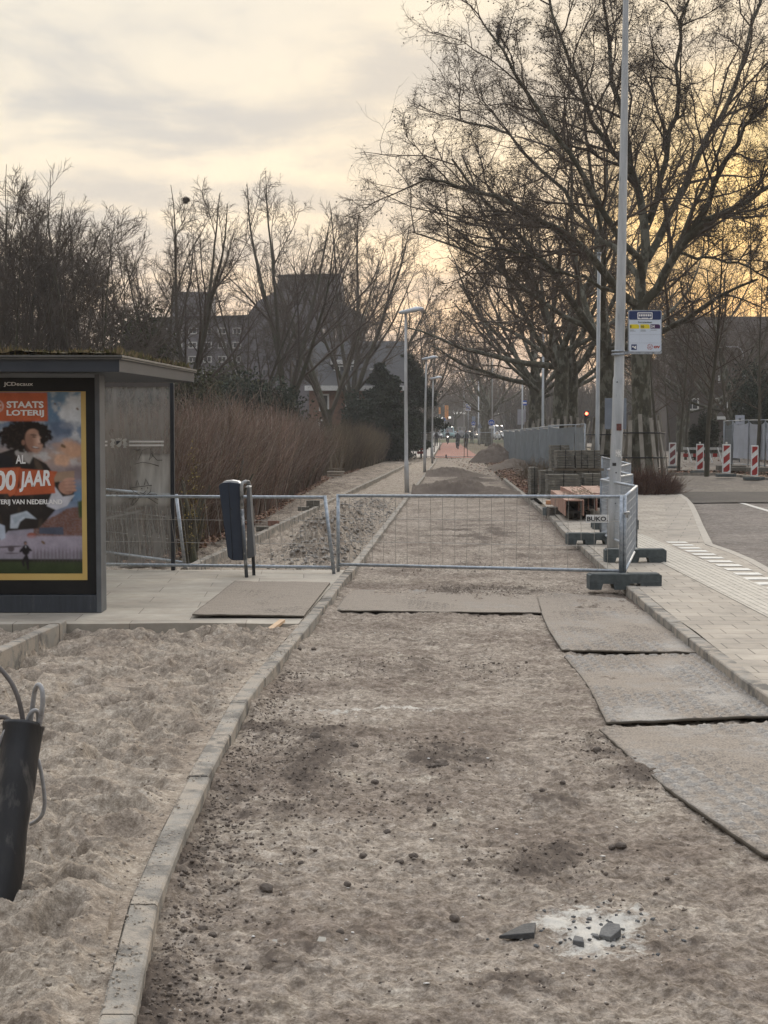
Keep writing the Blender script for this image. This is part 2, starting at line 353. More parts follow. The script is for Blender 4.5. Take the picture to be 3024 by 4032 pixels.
# --- terrain sheet, everywhere
def make_terrain():
    ys = np.concatenate([np.linspace(-30, 130, 220), np.linspace(132, 420, 80), np.linspace(440, 2500, 40)])
    xs = np.concatenate([np.linspace(-900, -62, 20), np.linspace(-60, -8, 45), np.linspace(-7.5, 16, 70), np.linspace(17, 70, 45), np.linspace(75, 900, 20)])
    Xg, Yg = np.meshgrid(xs, ys); Z = gz(Xg, Yg) - .09
    Z = Z + .05 * fbm(Xg * .35, Yg * .35, 4, 3) * ((Xg < -4) | (Xg > 6))
    near = (Yg < 48) & (Xg > -9) & (Xg < 20); Z = np.where(near, Z - .12, Z)
    ny, nx = Xg.shape; V = np.stack([Xg.ravel(), Yg.ravel(), Z.ravel()], 1)
    i = np.arange(ny - 1)[:, None] * nx + np.arange(nx - 1)[None]; i = i.ravel()
    F = np.stack([i, i + 1, i + nx + 1, i + nx], 1)
    me = npmesh('ground', V, F, True, {'soil': np.zeros(len(V)), 'pale': np.zeros(len(V))})
    m = ground_mat('verge earth', (.16, .125, .085), (.085, .075, .042), (.07, .055, .04), fine=9, patch=.35, pale=(.10, .11, .05))
    tag(link('ground', me, m, origin=None), kind='structure')
make_terrain()
def strip(name, lf, rf, y0, y1, ncol, ratio, zf, m, kind='structure', umap=None):
    n = int(math.log(y1 / y0) / math.log(1 + ratio)); ys = y0 * (1 + ratio) ** np.arange(n + 1)
    u = np.linspace(0, 1, ncol)
    if umap: u = umap(u)
    lx = lf(ys)[:, None]; rx = rf(ys)[:, None]
    X = lx + (rx - lx) * u[None]; Y = np.repeat(ys[:, None], ncol, 1)
    Z, soil, pale = zf(X, Y, u[None])
    V = np.stack([X.ravel(), Y.ravel(), Z.ravel()], 1)
    i = (np.arange(n)[:, None] * ncol + np.arange(ncol - 1)[None]).ravel()
    F = np.stack([i, i + 1, i + ncol + 1, i + ncol], 1)
    me = npmesh(name, V, F, True, {'soil': soil.ravel(), 'pale': pale.ravel()})
    return tag(link(name, me, m, origin=None), kind=kind)
def bumpg(X, Y, x, y, sx, sy, rot=0):
    dx, dy = X - x, Y - y
    if rot: c, s = math.cos(rot), math.sin(rot); dx, dy = dx * c + dy * s, -dx * s + dy * c
    return np.exp(-(dx / sx) ** 2 - (dy / sy) ** 2)
# soil / crumb patches on the path, (S-pixel x, y, half width px, half height px, strength)
PATCH = [(1120, 3130, 360, 150, .62), (700, 3330, 150, 330, .85), (1000, 3400, 330, 160, .4), (1560, 3160, 330, 90, .35), (1790, 2990, 190, 60, .62), (1680, 2945, 160, 40, .5), (2050, 3420, 300, 80, .62), (2190, 3370, 130, 60, .6), (620, 3960, 130, 260, .8), (740, 2790, 120, 130, .0), (1250, 2960, 170, 90, .8),
         (2500, 3080, 170, 60, .6), (1600, 3420, 120, 60, .3), (2560, 3560, 200, 50, .35), (1100, 2870, 150, 120, .55), (1500, 2640, 380, 40, .3), (1900, 2640, 120, 60, .35), (1650, 2480, 200, 30, .25), (1880, 2100, 240, 50, .6), (1800, 2240, 260, 24, .5), (2120, 2040, 80, 60, .5), (1950, 2330, 260, 22, .55), (1800, 2330, 150, 20, .4), (2060, 2180, 120, 50, .45), (2000, 3900, 300, 60, .3), (1700, 3840, 200, 50, .2), (2330, 2960, 130, 60, .6), (2450, 2650, 0.1, .1, 0)]
_PW = []
for x, y, hw, hh, s in PATCH:
    c = G(x, y); a = G(x + hw, y); b1 = G(x, max(y - hh, 1760)); b2 = G(x, y + hh)
    _PW.append((c[0], c[1], abs(a[0] - c[0]) + .01, abs(b1[1] - b2[1]) / 2 + .01, s))
CEM = G(2350, 3680)
def path_z(X, Y, u):
    s = np.zeros_like(X)
    for cx, cy, sx, sy, st in _PW: s = np.maximum(s, st * bumpg(X, Y, cx, cy, sx, sy))
    warp = fbm(X * 2.2, Y * 1.2, 4, 11)
    soil = np.clip(s * (.30 + 2.6 * (warp + .22)) + .5 * s * fbm(X * 9, Y * 5, 3, 13), 0, 1)
    soil = np.maximum(soil, .60 * smooth((fbm(X * 1.9 + 5, Y * 1.3, 6, 31, .72) - .05) / .36))
    Z = gz(X, Y) + .022 * fbm(X * .9, Y * .5, 3, 5) + .018 * fbm(X * 2.6, Y * .7, 3, 6)
    grit = fbm(X * 24, Y * 20, 4, 7, .6)
    far = np.clip(1 - (Y - 25) / 40, 0.1, 1)
    Z = Z + far * (  .010 * grit + .024 * fbm(X * 6, Y * 4.5, 5, 8, .55, True) + soil * (.012 + .020 * fbm(X * 15, Y * 13, 5, 9, .65, True) + .012 * grit))
    # darker loam heaps beyond the barrier
    hs = 0
    for px, py, Yc, w, d, h in ((1790, 1950, 44.5, 1.7, 1.1, .42), (1640, 1948, 44.0, .9, .9, .2), (1930, 1955, 43.5, .9, .8, .18), (1765, 1866, 66, 1.3, 1.6, .40), (1850, 1892, 58, 1.0, 1.3, .22)):
        g = bumpg(X, Y, X_at(px, Yc), Yc, w, d); hs = np.maximum(hs, h * g)
    Z = Z + hs * (1 + .5 * fbm(X * 2.2, Y * 2.2, 4, 15, .6))
    soil = np.maximum(soil, smooth(hs / .1))
    # raised rim of dirt piled against both kerbs, and ground falling away
    soil = np.maximum(soil, .75 * smooth((X - kr(Y) + .45) / .5) * (Y < 70))
    Z = Z + .035 * smooth(1 - (X - kl(Y)) / .16) * (1 + fbm(X * 6, Y * 3, 3, 77)) * np.clip(.6 + 1.5 * fbm(Y * .8, Y * 0 + 2.2, 2, 81), 0, 1)
    pale = 1.15 * bumpg(X, Y, CEM[0], CEM[1], .19, .27) * (1 + 1.3 * fbm(X * 7, Y * 5, 4, 41))
    pale = np.maximum(pale, .62 * bumpg(X, Y, *G(1500, 2800)[:2], .7, .10) )
    pale = np.maximum(pale, .25 * smooth((fbm(X * 1.1 - 9, Y * .6, 4, 52) - .25) / .3) * (Y < 30))
    return Z, soil, pale
DIRT = ground_mat('path dirt', (.340, .302, .256), (.215, .180, .150), (.112, .088, .070), fine=90, patch=.9, bump=.7, pale=(.385, .35, .295))
strip('path', kl, kr, 3.5, 117.0, 520, .0026, path_z, DIRT)
# --- loose sand, left of the kerb
def sand_z(X, Y, u):
    k = kl(Y) - .10
    a = .55 + .45 * np.clip((30 - Y) / 20, 0, 1)
    wx = X + .10 * perlin(X * 2.1, Y * 1.3, 60); wy = Y + .16 * perlin(X * 1.5, Y * 1.9, 61)
    Z = gz(X, Y) + .02
    Z = Z + .030 * fbm(X * 1.3, Y * 1.0, 3, 21)
    r1 = .65 * fbm(wx * 2.0, wy * 4.4, 3, 22, .5, True) + .5 * fbm(wx * 5, wy * 7, 3, 23, .5)           # scuffed ridges
    r2 = .6 - 1.4 * np.abs(perlin(wx * 9, wy * 11, 24)) + .5 * fbm(wx * 17, wy * 20, 3, 25, .55)
    r2 = r2 * smooth(.75 + 1.2 * perlin(X * .9, Y * .8, 33))
    pits = np.clip(perlin(wx * 4.2 + 3, wy * 3.0, 27) - .12, 0, 1)     # boot prints
    Z = Z + a * (.100 * r1 + .028 * r2 - .17 * pits + .008 * fbm(X * 30, Y * 30, 4, 26, .65, True))
    # levels: brim-full against the path kerb near the camera, hollow in the middle and along the platform
    lvl = .070 * smooth(1 - (k - X) / 1.2) * smooth((14.5 - Y) / 3) + .035 * smooth((8 - Y) / 3) - .03
    Z = Z + lvl + (.025 + .06 * perlin(X * 1.3, Y * 2, 68)) * smooth((Y - 12.2) / .8) * (Y < PLAT0 + .2)
    d2 = np.abs(X - k2(Y)); Z = Z - .05 * np.exp(-(d2 / .25) ** 2) * (X > k2(Y))
    Z = np.where((Y > PLAT0 - .03) & (Y < PLAT1 + .05), np.minimum(Z, .02) - .05, Z)
    # grey heap along the kerb behind the barrier
    beyond = smooth((Y - 19.0) / .6)
    hp = .42 * bumpg(X, Y, -.72, 26, .40, 5.2, -.03) + .30 * bumpg(X, Y, -1.0, 22.0, .40, 1.5) + .24 * bumpg(X, Y, -.3, 35, .45, 4) + .12 * bumpg(X, Y, -1.6, 42, .8, 6)
    Z = Z + beyond * hp * (1 + .9 * fbm(X * 4.5, Y * 3, 5, 29, .65)) - .03 * beyond + beyond * .05 * fbm(X * 3, Y * 2.2, 4, 30, .6)
    # do not spill over the kerb
    Z = np.minimum(Z, gz(X, Y) + .112 + .02 * r2 + np.clip(k - X, 0, 1) * .25 + 9 * beyond)
    Z = np.where(Y < 14, Z + (gz(X, Y) + .090 + .012 * perlin(X * 9, Y * 3, 66) - Z) * smooth(1.15 - (k - X) / .13) * smooth(.95 + 1.6 * perlin(Y * .7, Y * 0, 67)), Z)
    Z = np.where(k - X < .04, np.minimum(Z, gz(X, Y) + .101 + .006 * r2), Z)
    soil = np.clip(.30 * smooth((fbm(X * 1.6, Y * 1.1, 5, 35) - .02) / .3) + .45 * pits, 0, 1)  # darker tone: broad noise patches, plus a darkening that follows the pits
    soil = np.maximum(soil, .75 * smooth((k2(Y) - .1 - X) / .3) * smooth((Y - 20) / 3) * (.7 + .6 * fbm(X * 1.5, Y * .7, 3, 37)))
    soil = np.maximum(soil, .55 * smooth((Y - 11.6) / 1.2) * (Y < PLAT0) * (.5 + fbm(X * 3, Y * 3, 3, 38)))
    return Z, soil, np.zeros_like(X)
SAND = ground_mat('loose sand', (.375, .33, .272), (.285, .243, .198), (.13, .10, .077), fine=120, patch=1.6, bump=.8, pale=(.40, .36, .305), deep=(.80, .77, .74))
strip('sand', lambda y: np.full_like(y, -5.2) - .11 * (y - 3.5) * (y < 30) - 2.9 * (y >= 30), lambda y: kl(y) - .095, 3.5, 118.0, 760, .0028, sand_z, SAND, umap=lambda u: 1 - (1 - u) ** 1.15)
# --- kerbs (setting): stones one metre long with open joints
def kerb(name, line, y0, y1, w, top, bot, side, m, stone=1.0, jit=.004, seed=1, zf=None):
    mb = MB(); rnd = random.Random(seed); y = y0
    while y < y1:
        L = stone if y < 40 else stone * 6
        a, b = y + .004, min(y + L, y1) - .004
        xa, xb = float(line(a)), float(line(b)); dz = rnd.uniform(-jit, jit); dx = rnd.uniform(-jit, jit); tw = rnd.uniform(-jit, jit) * .8
        xa += dx + tw; xb += dx - tw
        za, zb = float(gz(xa, a)), float(gz(xb, b)); ch = .008
        P = []
        for (xx, yy, zz) in ((xa, a, za), (xb, b, zb)):
            o = xx - side * w
            P += [(xx, yy, zz + bot), (xx, yy, zz + top + dz - ch), (xx - side * ch, yy, zz + top + dz), (o + side * ch, yy, zz + top + dz), (o, yy, zz + top + dz - ch), (o, yy, zz + bot)]
        F = [(i, i + 1, i + 7, i + 6) for i in range(5)] + [(0, 1, 2, 3, 4, 5)[::-1], (6, 7, 8, 9, 10, 11)]
        mb.add(P, F); y += L
    return tag(mb.build(name, m, origin=None), kind='structure')
KERBM = mat('kerb concrete', (.285, .262, .225), (.115, .106, .092), scale=3.4, rough=.95, bump=.6, bscale=110, c3=(.33, .285, .23), s3=7, f3=.46, detail=10, lo=.42, hi=.6)
kerb('kerb', kl, 3.2, 117, .10, .10, -.12, 1, KERBM)
kerb('kerb', lambda y: k2(y), 7.9, PLAT0 - .02, .09, .13, -.12, 1, KERBM, seed=4)
kerb('kerb', lambda y: k2(y), 18.9, 100, .09, .09, -.12, 1, KERBM, seed=5)
kerb('kerb', lambda y: kr(y) + .115, 3.2, 60, .115, .105, -.1, 1, KERBM, seed=6, jit=.006)
# --- paving, right-hand bus platform and pavement
def paving_mat(name, c1, c2, mortar, w=.3, h=.3, rot=0, ms=.006, off=.5, bump=.3, loc=(0, 0, 0)):
    m = bpy.data.materials.new(name); m.use_nodes = True; nt = m.node_tree; N = nt.nodes; L = nt.links; b = N['Principled BSDF']; b.inputs['Roughness'].default_value = .85
    tc = N.new('ShaderNodeTexCoord'); mp = N.new('ShaderNodeMapping'); mp.inputs['Rotation'].default_value = (0, 0, rot); mp.inputs['Location'].default_value = loc; L.new(tc.outputs['Object'], mp.inputs[0])
    br = N.new('ShaderNodeTexBrick'); br.offset = off; br.inputs['Scale'].default_value = 1; br.inputs['Brick Width'].default_value = w; br.inputs['Row Height'].default_value = h
    br.inputs['Mortar Size'].default_value = ms; br.inputs['Mortar Smooth'].default_value = .3; br.inputs['Bias'].default_value = -.1
    br.inputs['Color1'].default_value = (*c1, 1); br.inputs['Color2'].default_value = (*c2, 1); br.inputs['Mortar'].default_value = (*mortar, 1)
    L.new(mp.outputs[0], br.inputs[0])
    n = N.new('ShaderNodeTexNoise'); n.inputs['Scale'].default_value = 1.6; n.inputs['Detail'].default_value = 9; n.inputs['Roughness'].default_value = .72; L.new(tc.outputs['Object'], n.inputs[0])
    r = N.new('ShaderNodeMapRange'); r.inputs[1].default_value = .3; r.inputs[2].default_value = .7; r.inputs[3].default_value = .62; r.inputs[4].default_value = 1.22; L.new(n.outputs[0], r.inputs[0])
    x = N.new('ShaderNodeMix'); x.data_type = 'RGBA'; x.blend_type = 'MULTIPLY'; x.inputs[0].default_value = 1; L.new(br.outputs[0], x.inputs[6]); L.new(r.outputs[0], x.inputs[7])
    n2 = N.new('ShaderNodeTexNoise'); n2.inputs['Scale'].default_value = 5; n2.inputs['Detail'].default_value = 7; n2.inputs['Roughness'].default_value = .7; L.new(tc.outputs['Object'], n2.inputs[0])
    r2 = N.new('ShaderNodeMapRange'); r2.inputs[1].default_value = .48; r2.inputs[2].default_value = .68; r2.inputs[4].default_value = .75; L.new(n2.outputs[0], r2.inputs[0])
    y = N.new('ShaderNodeMix'); y.data_type = 'RGBA'; L.new(r2.outputs[0], y.inputs[0]); L.new(x.outputs[2], y.inputs[6]); y.inputs[7].default_value = (.33, .28, .22, 1)
    L.new(y.outputs[2], b.inputs['Base Color'])
    bp = N.new('ShaderNodeBump'); bp.inputs['Strength'].default_value = bump; bp.inputs['Distance'].default_value = .006; bp.invert = True
    ad = N.new('ShaderNodeMath'); ad.operation = 'MULTIPLY_ADD'; ad.inputs[1].default_value = .15; L.new(n2.outputs[0], ad.inputs[0]); L.new(br.outputs['Fac'], ad.inputs[2]); L.new(ad.outputs[0], bp.inputs['Height']); L.new(bp.outputs[0], b.inputs['Normal'])
    return m
PAV = paving_mat('pavement tiles', (.37, .325, .265), (.285, .25, .205), (.12, .10, .08), rot=R(2.5), ms=.0065)
PAVD = paving_mat('darker pavement tiles', (.24, .22, .19), (.19, .175, .155), (.08, .07, .06), rot=R(10), ms=.005)
def sheet(name, lf, rf, y0, y1, m, dz, ny=60, nx=10, kind='structure', thick=None, zfix=None):
    ys = np.linspace(y0, y1, ny); u = np.linspace(0, 1, nx)
    lx = np.array([float(lf(v)) for v in ys])[:, None]; rx = np.array([float(rf(v)) for v in ys])[:, None]
    X = lx + (rx - lx) * u; Y = np.repeat(ys[:, None], nx, 1); Z = (gz(X, Y) if zfix is None else zfix(X, Y)) + dz
    V = np.stack([X.ravel(), Y.ravel(), Z.ravel()], 1); i = (np.arange(ny - 1)[:, None] * nx + np.arange(nx - 1)[None]).ravel()
    F = np.stack([i, i + 1, i + nx + 1, i + nx], 1)
    return tag(link(name, npmesh(name, V, F, False), m, origin=None), kind=kind)
def pv(X, Y):       # pavement level: nearly flat bus platform
    return np.interp(Y, [0, 28, 42, 60], [.10, .10, .24, .42])
PE = [G(x, y, .10)[:2] for x, y in [(3200, 2330), (3024, 2236), (2949, 2193), (2857, 2159), (2808, 2146), (2784, 2099), (2750, 2031), (2723, 1986)]]
PE += [(7.75, 40.0), (7.3, 41.5)]
PEY = np.array([3.] + [p[1] for p in PE]); PEX = np.array([PE[0][0] + .15] + [p[0] for p in PE])
def pe(Y): return np.interp(Y, PEY, PEX)
sheet('pavement', lambda y: kr(y) + .118, lambda y: pe(y) - .115, 3.2, 41.2, PAV, 0, 90, 14, zfix=pv)
# kerb between pavement and carriageway
def kerbline(name, pts, w, top, bot, m, seed=1):
    mb = MB()
    for (a, b) in zip(pts[:-1], pts[1:]):
        a = np.array(a, float); b = np.array(b, float); n = max(1, int(np.linalg.norm(b - a) / 1.0)); 
        for i in range(n):
            p = a + (b - a) * i / n; q = a + (b - a) * (i + 1) / n; d = (q - p)[:2]; d /= np.linalg.norm(d); s = np.array([-d[1], d[0]]) * w / 2
            p = p + np.append(d * .004, 0); q = q - np.append(d * .004, 0)
            P = []
            for c in (p, q): P += [(c[0] - s[0], c[1] - s[1], c[2] + bot), (c[0] - s[0], c[1] - s[1], c[2] + top), (c[0] + s[0], c[1] + s[1], c[2] + top), (c[0] + s[0], c[1] + s[1], c[2] + bot)]
            mb.add(P, [(0, 1, 5, 4), (1, 2, 6, 5), (2, 3, 7, 6), (3, 2, 1, 0), (4, 5, 6, 7)])
    return tag(mb.build(name, m, origin=None), kind='structure')
_ks = [(float(pe(y)) - .057, y, float(pv(0, y))) for y in (8, 12, 14, 16, 18, 20, 21.5, 23, 25, 28, 31, 35, 38, 40, 41.3)]
kerbline('kerb', _ks, .115, .004, -.3, mat('pale kerb concrete', (.40, .36, .30), (.31, .28, .24), scale=6, rough=.85, bump=.3))
kerbline('kerb', [(7.75, 41.4, .24), (5.2, 41.4, .24)], .12, .004, -.3, KERBM)
# tile bands along the kerb
BAND = paving_mat('kerb band tiles', (.33, .29, .24), (.27, .24, .20), (.09, .08, .07), w=.6, h=.5, rot=R(13), ms=.006)
sheet('pavement', lambda y: pe(y) - .115 - .55, lambda y: pe(y) - .118, 23.3, 41.1, BAND, .004, 40, 4, zfix=pv)
# ribbed tactile strip: one continuous guide line
def tactile():
    mb = MB(); x0, y0 = G(2575, 2160, .1)[:2]; x1, y1 = G(3024, 2370, .1)[:2]; sl_ = (x1 - x0) / (y1 - y0)
    xs = lambda y: x0 + sl_ * (y - y0)
    ys = np.arange(4.0, 25.2, .3)
    for a in ys:
        for s in (-.3, .0):
            xa, xb = xs(a), xs(a + .296)
            mb.add([(xa + s, a, .101), (xa + s + .296, a, .101), (xb + s + .296, a + .296, .101), (xb + s, a + .296, .101), (xa + s, a, .107), (xa + s + .296, a, .107), (xb + s + .296, a + .296, .107), (xb + s, a + .296, .107)],
                   [(4, 5, 6, 7), (0, 1, 5, 4), (3, 2, 6, 7), (0, 3, 7, 4), (1, 2, 6, 5)])
            for k in range(4):
                o = s + .037 + k * .074
                mb.add([(xa + o - .014, a + .004, .107), (xa + o + .014, a + .004, .107), (xb + o + .014, a + .29, .107), (xb + o - .014, a + .29, .107), (xa + o - .008, a + .004, .113), (xa + o + .008, a + .004, .113), (xb + o + .008, a + .29, .113), (xb + o - .008, a + .29, .113)],
                       [(4, 5, 6, 7), (0, 1, 5, 4), (0, 3, 7, 4), (1, 2, 6, 5)])
    tag(mb.build('tactile_paving', mat('tactile tile', (.47, .43, .36), (.38, .345, .29), scale=7, rough=.8, c3=(.25, .23, .2), s3=12, f3=.6), origin=None), kind='structure')
tactile()
# black and white block marking along the bus platform edge
def blocks():
    mb = MB()
    for i in range(26):
        y = 23.6 - i * .60; x = float(np.interp(y, [14, 17.2, 20, 23.6], [4.05, 4.08, 4.35, 4.30]))
        mb.add([(x, y, .106), (x + .30, y - .01, .106), (x + .30, y + .29, .106), (x, y + .30, .106)], [(0, 1, 2, 3)])
    return mb
def blocks2():
    mb = MB(); a = G(2660, 2134, .1); b = G(2990, 2281, .1); n = 16
    L_ = np.linalg.norm(b - a); n = int(L_ / .6); d = (b - a) / L_
    for i in range(-0, n + 12):
        p = a + d * .6 * i; w = .30 if i else .24
        q = p + d * .29
        mb.add([(p[0] - .15, p[1], .1065), (p[0] + .15, p[1], .1065), (q[0] + .15, q[1], .1065), (q[0] - .15, q[1], .1065)], [(0, 1, 2, 3)])
    return mb
tag(blocks2().build('platform_marking', mat('worn white tile', (.68, .66, .60), (.52, .50, .45), scale=9, rough=.8, c3=(.36, .33, .29), s3=25, f3=.6), origin=None), kind='structure')
# carriageway
ASPH = ground_mat('asphalt', (.215, .195, .178), (.155, .14, .13), (.05, .045, .04), fine=55, patch=.7, rough=.9, bump=.6, pale=(.19, .175, .155))
ASPH2 = ground_mat('fresh dark asphalt', (.075, .07, .065), (.055, .052, .05), (.05, .045, .04), fine=80, patch=.8, rough=.85, bump=.4)
ASPH3 = ground_mat('old worn asphalt', (.20, .18, .155), (.155, .14, .125), (.08, .07, .06), fine=30, patch=.5, rough=.9, bump=.5, pale=(.22, .20, .17))
sheet('road', lambda y: pe(y) - .06, lambda y: 26, 5, 41.0, ASPH, -.03, 70, 30)
def road_left(y): return np.interp(y, [40, 42, 46, 52, 60, 75, 120], [7.7, 7.0, 7.5, 9.0, 10.8, 13.3, 21])
def road_right(y): return np.interp(y, [40, 46, 47.5, 52, 57, 66, 75, 120], [30, 30, 12.2, 12.0, 12.2, 13.4, 16.5, 26])
FARK = [G(x, y, .37)[:2] for x, y in [(3300, 1905), (2987, 1880), (2870, 1868), (2772, 1856), (2720, 1851), (2600, 1838)]]
def far_y(x): 
    p = sorted([(q[0], q[1]) for q in FARK]); return np.interp(x, [q[0] for q in p], [q[1] for q in p])
def far_road():
    xs = np.linspace(6.5, 32, 60); V = []; nx = len(xs); ny = 14
    for j in range(ny):
        for x in xs:
            y1_ = far_y(x); y0_ = 40.9
            if x < 8: y0_ = 41.4
            y = y0_ + (y1_ - y0_) * j / (ny - 1); V.append((x, y, float(gz(x, y)) - .012))
    V = np.array(V); i = (np.arange(ny - 1)[:, None] * nx + np.arange(nx - 1)[None]).ravel()
    tag(link('road', npmesh('road', V, np.stack([i, i + 1, i + nx + 1, i + nx], 1)), ASPH3, origin=None), kind='structure')
    kerbline('kerb', [(x, float(far_y(x)) + .08, float(gz(x, far_y(x)))) for x in np.linspace(9.5, 30, 24)], .15, .09, -.1, KERBM)
far_road()
sheet('road', lambda y: 7.6, lambda y: 27, 37.6, 42.6, ASPH2, -.004, 10, 20)
sheet('road', lambda y: road_left(y), lambda y: road_left(y) + 5.5, 62, 240, ASPH3, .02, 60, 6)
# thin white road lines
def line_mark(pts, w, dz=.004):
    mb = MB()
    for a, b in zip(pts[:-1], pts[1:]):
        a = np.array(a, float); b = np.array(b, float); d = b - a; d /= np.linalg.norm(d); s = np.array([-d[1], d[0]]) * w / 2
        P = [(*(a - s), float(gz(*a)) + dz), (*(a + s), float(gz(*a)) + dz), (*(b + s), float(gz(*b)) + dz), (*(b - s), float(gz(*b)) + dz)]
        mb.add(P, [(0, 1, 2, 3)])
    tag(mb.build('road_marking', mat('road paint', (.62, .60, .54), (.42, .40, .36), scale=6, rough=.8, lo=.3, hi=.7, c3=(.2, .18, .165), s3=20, f3=.62), origin=None), kind='structure')
a_, b_ = G(2735, 1957, -.02)[:2], G(3024, 2022, -.02)[:2]
_p = [a_ + (b_ - a_) * t for t in np.linspace(0, 1.6, 8)]
line_mark(_p, .14, -.022)
line_mark([G(2937, 1954, .0)[:2], G(3024, 1957, .0)[:2], G(3200, 1962, 0)[:2]], .5, -.022)
# platform beside the shelter, concrete slabs
SLAB = paving_mat('platform slabs', (.40, .36, .295), (.32, .285, .235), (.16, .135, .11), w=1.0, h=.5, rot=R(-3), ms=.005, off=.5, bump=.25)
def platform():
    mb = MB(); xs0 = -7.5
    ys = [PLAT0, PLAT1]
    P = []
    n = 26
    for i in range(n + 1):
        t = i / n; x = xs0 + (float(kl(PLAT0)) - .105 - xs0) * t; P.append((x, PLAT0 + .05 * math.sin(9 * t) + .02 * math.sin(31 * t)))
    P.append((float(kl(PLAT1)) - .105, PLAT1)); P.append((xs0, PLAT1))
    mb.prism(P, -.15, .098)
    tag(mb.build('pavement', SLAB, origin=None), kind='structure')
platform()
# red cycle path beyond the works, footpath beside it
RED = ground_mat('red asphalt', (.36, .17, .135), (.30, .14, .11), (.15, .08, .06), fine=25, patch=.5, rough=.9, bump=.4)
def cl(y): return 3.45 + .0445 * (y - 100)          # right-of-centre of the path far away
sheet('cycle_path', lambda y: kl(117) + .045 * (y - 117), lambda y: kr(117) + .03 * (y - 117), 116.6, 215, RED, .02, 40, 5)
sheet('footpath', lambda y: kl(117) - 2.7 + .045 * (y - 117), lambda y: kl(117) + .045 * (y - 117) - .15, 117, 215, mat('pale paving', (.42, .38, .33), (.34, .31, .27), scale=2, rough=.85), .02, 30, 4)
GRASS = ground_mat('far grass', (.085, .105, .04), (.06, .08, .03), (.1, .08, .05), fine=12, patch=.4)
sheet('lawn', lambda y: 6 + .04 * (y - 200), lambda y: 24, 215, 330, GRASS, .03, 12, 8)
sheet('road', lambda y: -40, lambda y: 60, 262, 276, ASPH3, .06, 4, 10)
# ---------------------------------------------------------------- bare winter trees, grown in arrays
def nz(v): return v / np.maximum(np.linalg.norm(v, axis=-1, keepdims=True), 1e-9)
def grow(rng, S, D, L, Ra, P, wob, up, taper):
    n = len(S); pts = np.empty((n, P, 3)); pts[:, 0] = S; d = nz(D); st = (L / (P - 1))[:, None]
    for i in range(1, P):
        d = nz(d + wob * rng.normal(size=(n, 3)) + np.array([0, 0, up])); pts[:, i] = pts[:, i - 1] + d * st
    t = np.linspace(0, 1, P); return pts, Ra[:, None] * (1 - (1 - taper) * t)[None]
def spawn(rng, pts, rad, L, k, t0, t1, ang, lr, rr, lj=.3, lt=.45, angj=.25):
    n, P, _ = pts.shape; t = t0 + (t1 - t0) * (np.arange(k)[None] + rng.random((n, k))) / k
    f = t * (P - 1); i = np.minimum(f.astype(int), P - 2); w = (f - i)[..., None]; ar = np.arange(n)[:, None]
    S = pts[ar, i] * (1 - w) + pts[ar, i + 1] * w; T = nz(pts[ar, i + 1] - pts[ar, i])
    pr = rad[ar, i] * (1 - w[..., 0]) + rad[ar, i + 1] * w[..., 0]
    rv = rng.normal(size=(n, k, 3)); q = nz(np.cross(T, rv)); a = (ang * (1 + angj * rng.normal(size=(n, k))))[..., None]
    D = T * np.cos(a) + q * np.sin(a)
    CL = L[:, None] * lr * (1 - lt * t) * (1 + lj * rng.normal(size=(n, k))).clip(.35, 1.8)
    CR = np.minimum(pr * rr, pr * .95)
    return S.reshape(-1, 3), D.reshape(-1, 3), CL.ravel(), CR.ravel()
def tubes(groups):
    """groups of (pts, rad, sides) -> V, F"""
    VV, FF, base = [], [], 0
    for pts, rad, n in groups:
        N, P, _ = pts.shape; T = np.empty_like(pts); T[:, 1:-1] = pts[:, 2:] - pts[:, :-2]; T[:, 0] = pts[:, 1] - pts[:, 0]; T[:, -1] = pts[:, -1] - pts[:, -2]; T = nz(T)
        m = nz(pts[:, -1] - pts[:, 0]); ref = np.where(np.abs(m[:, 2:3]) < .8, np.array([[0, 0, 1.]]), np.array([[1., 0, 0]]))[:, None, :]
        a = nz(np.cross(T, np.broadcast_to(ref, T.shape))); b = np.cross(T, a)
        th = 2 * np.pi * np.arange(n) / n
        V = pts[:, :, None] + rad[:, :, None, None] * (a[:, :, None] * np.cos(th)[:, None] + b[:, :, None] * np.sin(th)[:, None])
        VV.append(V.reshape(-1, 3))
        idx = base + (np.arange(N)[:, None, None] * P + np.arange(P - 1)[None, :, None]) * n; k = np.arange(n)[None, None]; k2_ = (k + 1) % n
        FF.append(np.stack([idx + k, idx + k2_, idx + n + k2_, idx + n + k], -1).reshape(-1, 4)); base += N * P * n
    return np.concatenate(VV), np.concatenate(FF)
def resample(poly, P):
    p = np.array(poly, float); s = np.concatenate([[0], np.cumsum(np.linalg.norm(np.diff(p, axis=0), axis=1))]); u = np.linspace(0, s[-1], P)
    q = np.stack([np.interp(u, s, p[:, i]) for i in range(3)], 1)
    for _ in range(2): q[1:-1] = q[1:-1] * .5 + (q[2:] + q[:-2]) * .25
    return q, s[-1]
BARK = mat('plane bark', (.070, .064, .040), (.15, .145, .11), scale=3.2, rough=.9, bump=.6, stretch=(1, 1, .55), lo=.5, hi=.56, c3=(.045, .042, .026), s3=5.5, f3=.5, detail=8)
BARKD = mat('dark bark', (.062, .052, .038), (.085, .078, .052), scale=6, rough=.95, bump=.5, stretch=(1, 1, .4), c3=(.05, .06, .03), s3=1.5, f3=.55)
TWIG = mat('twigs', (.070, .052, .038), (.10, .075, .052), scale=1.2, rough=.9)
TWIGL = mat('pale twigs', (.085, .064, .048), (.062, .048, .036), scale=1.2, rough=.9)
BALL = mat('seed balls', (.09, .065, .045), (.06, .045, .03), scale=30, rough=.95)
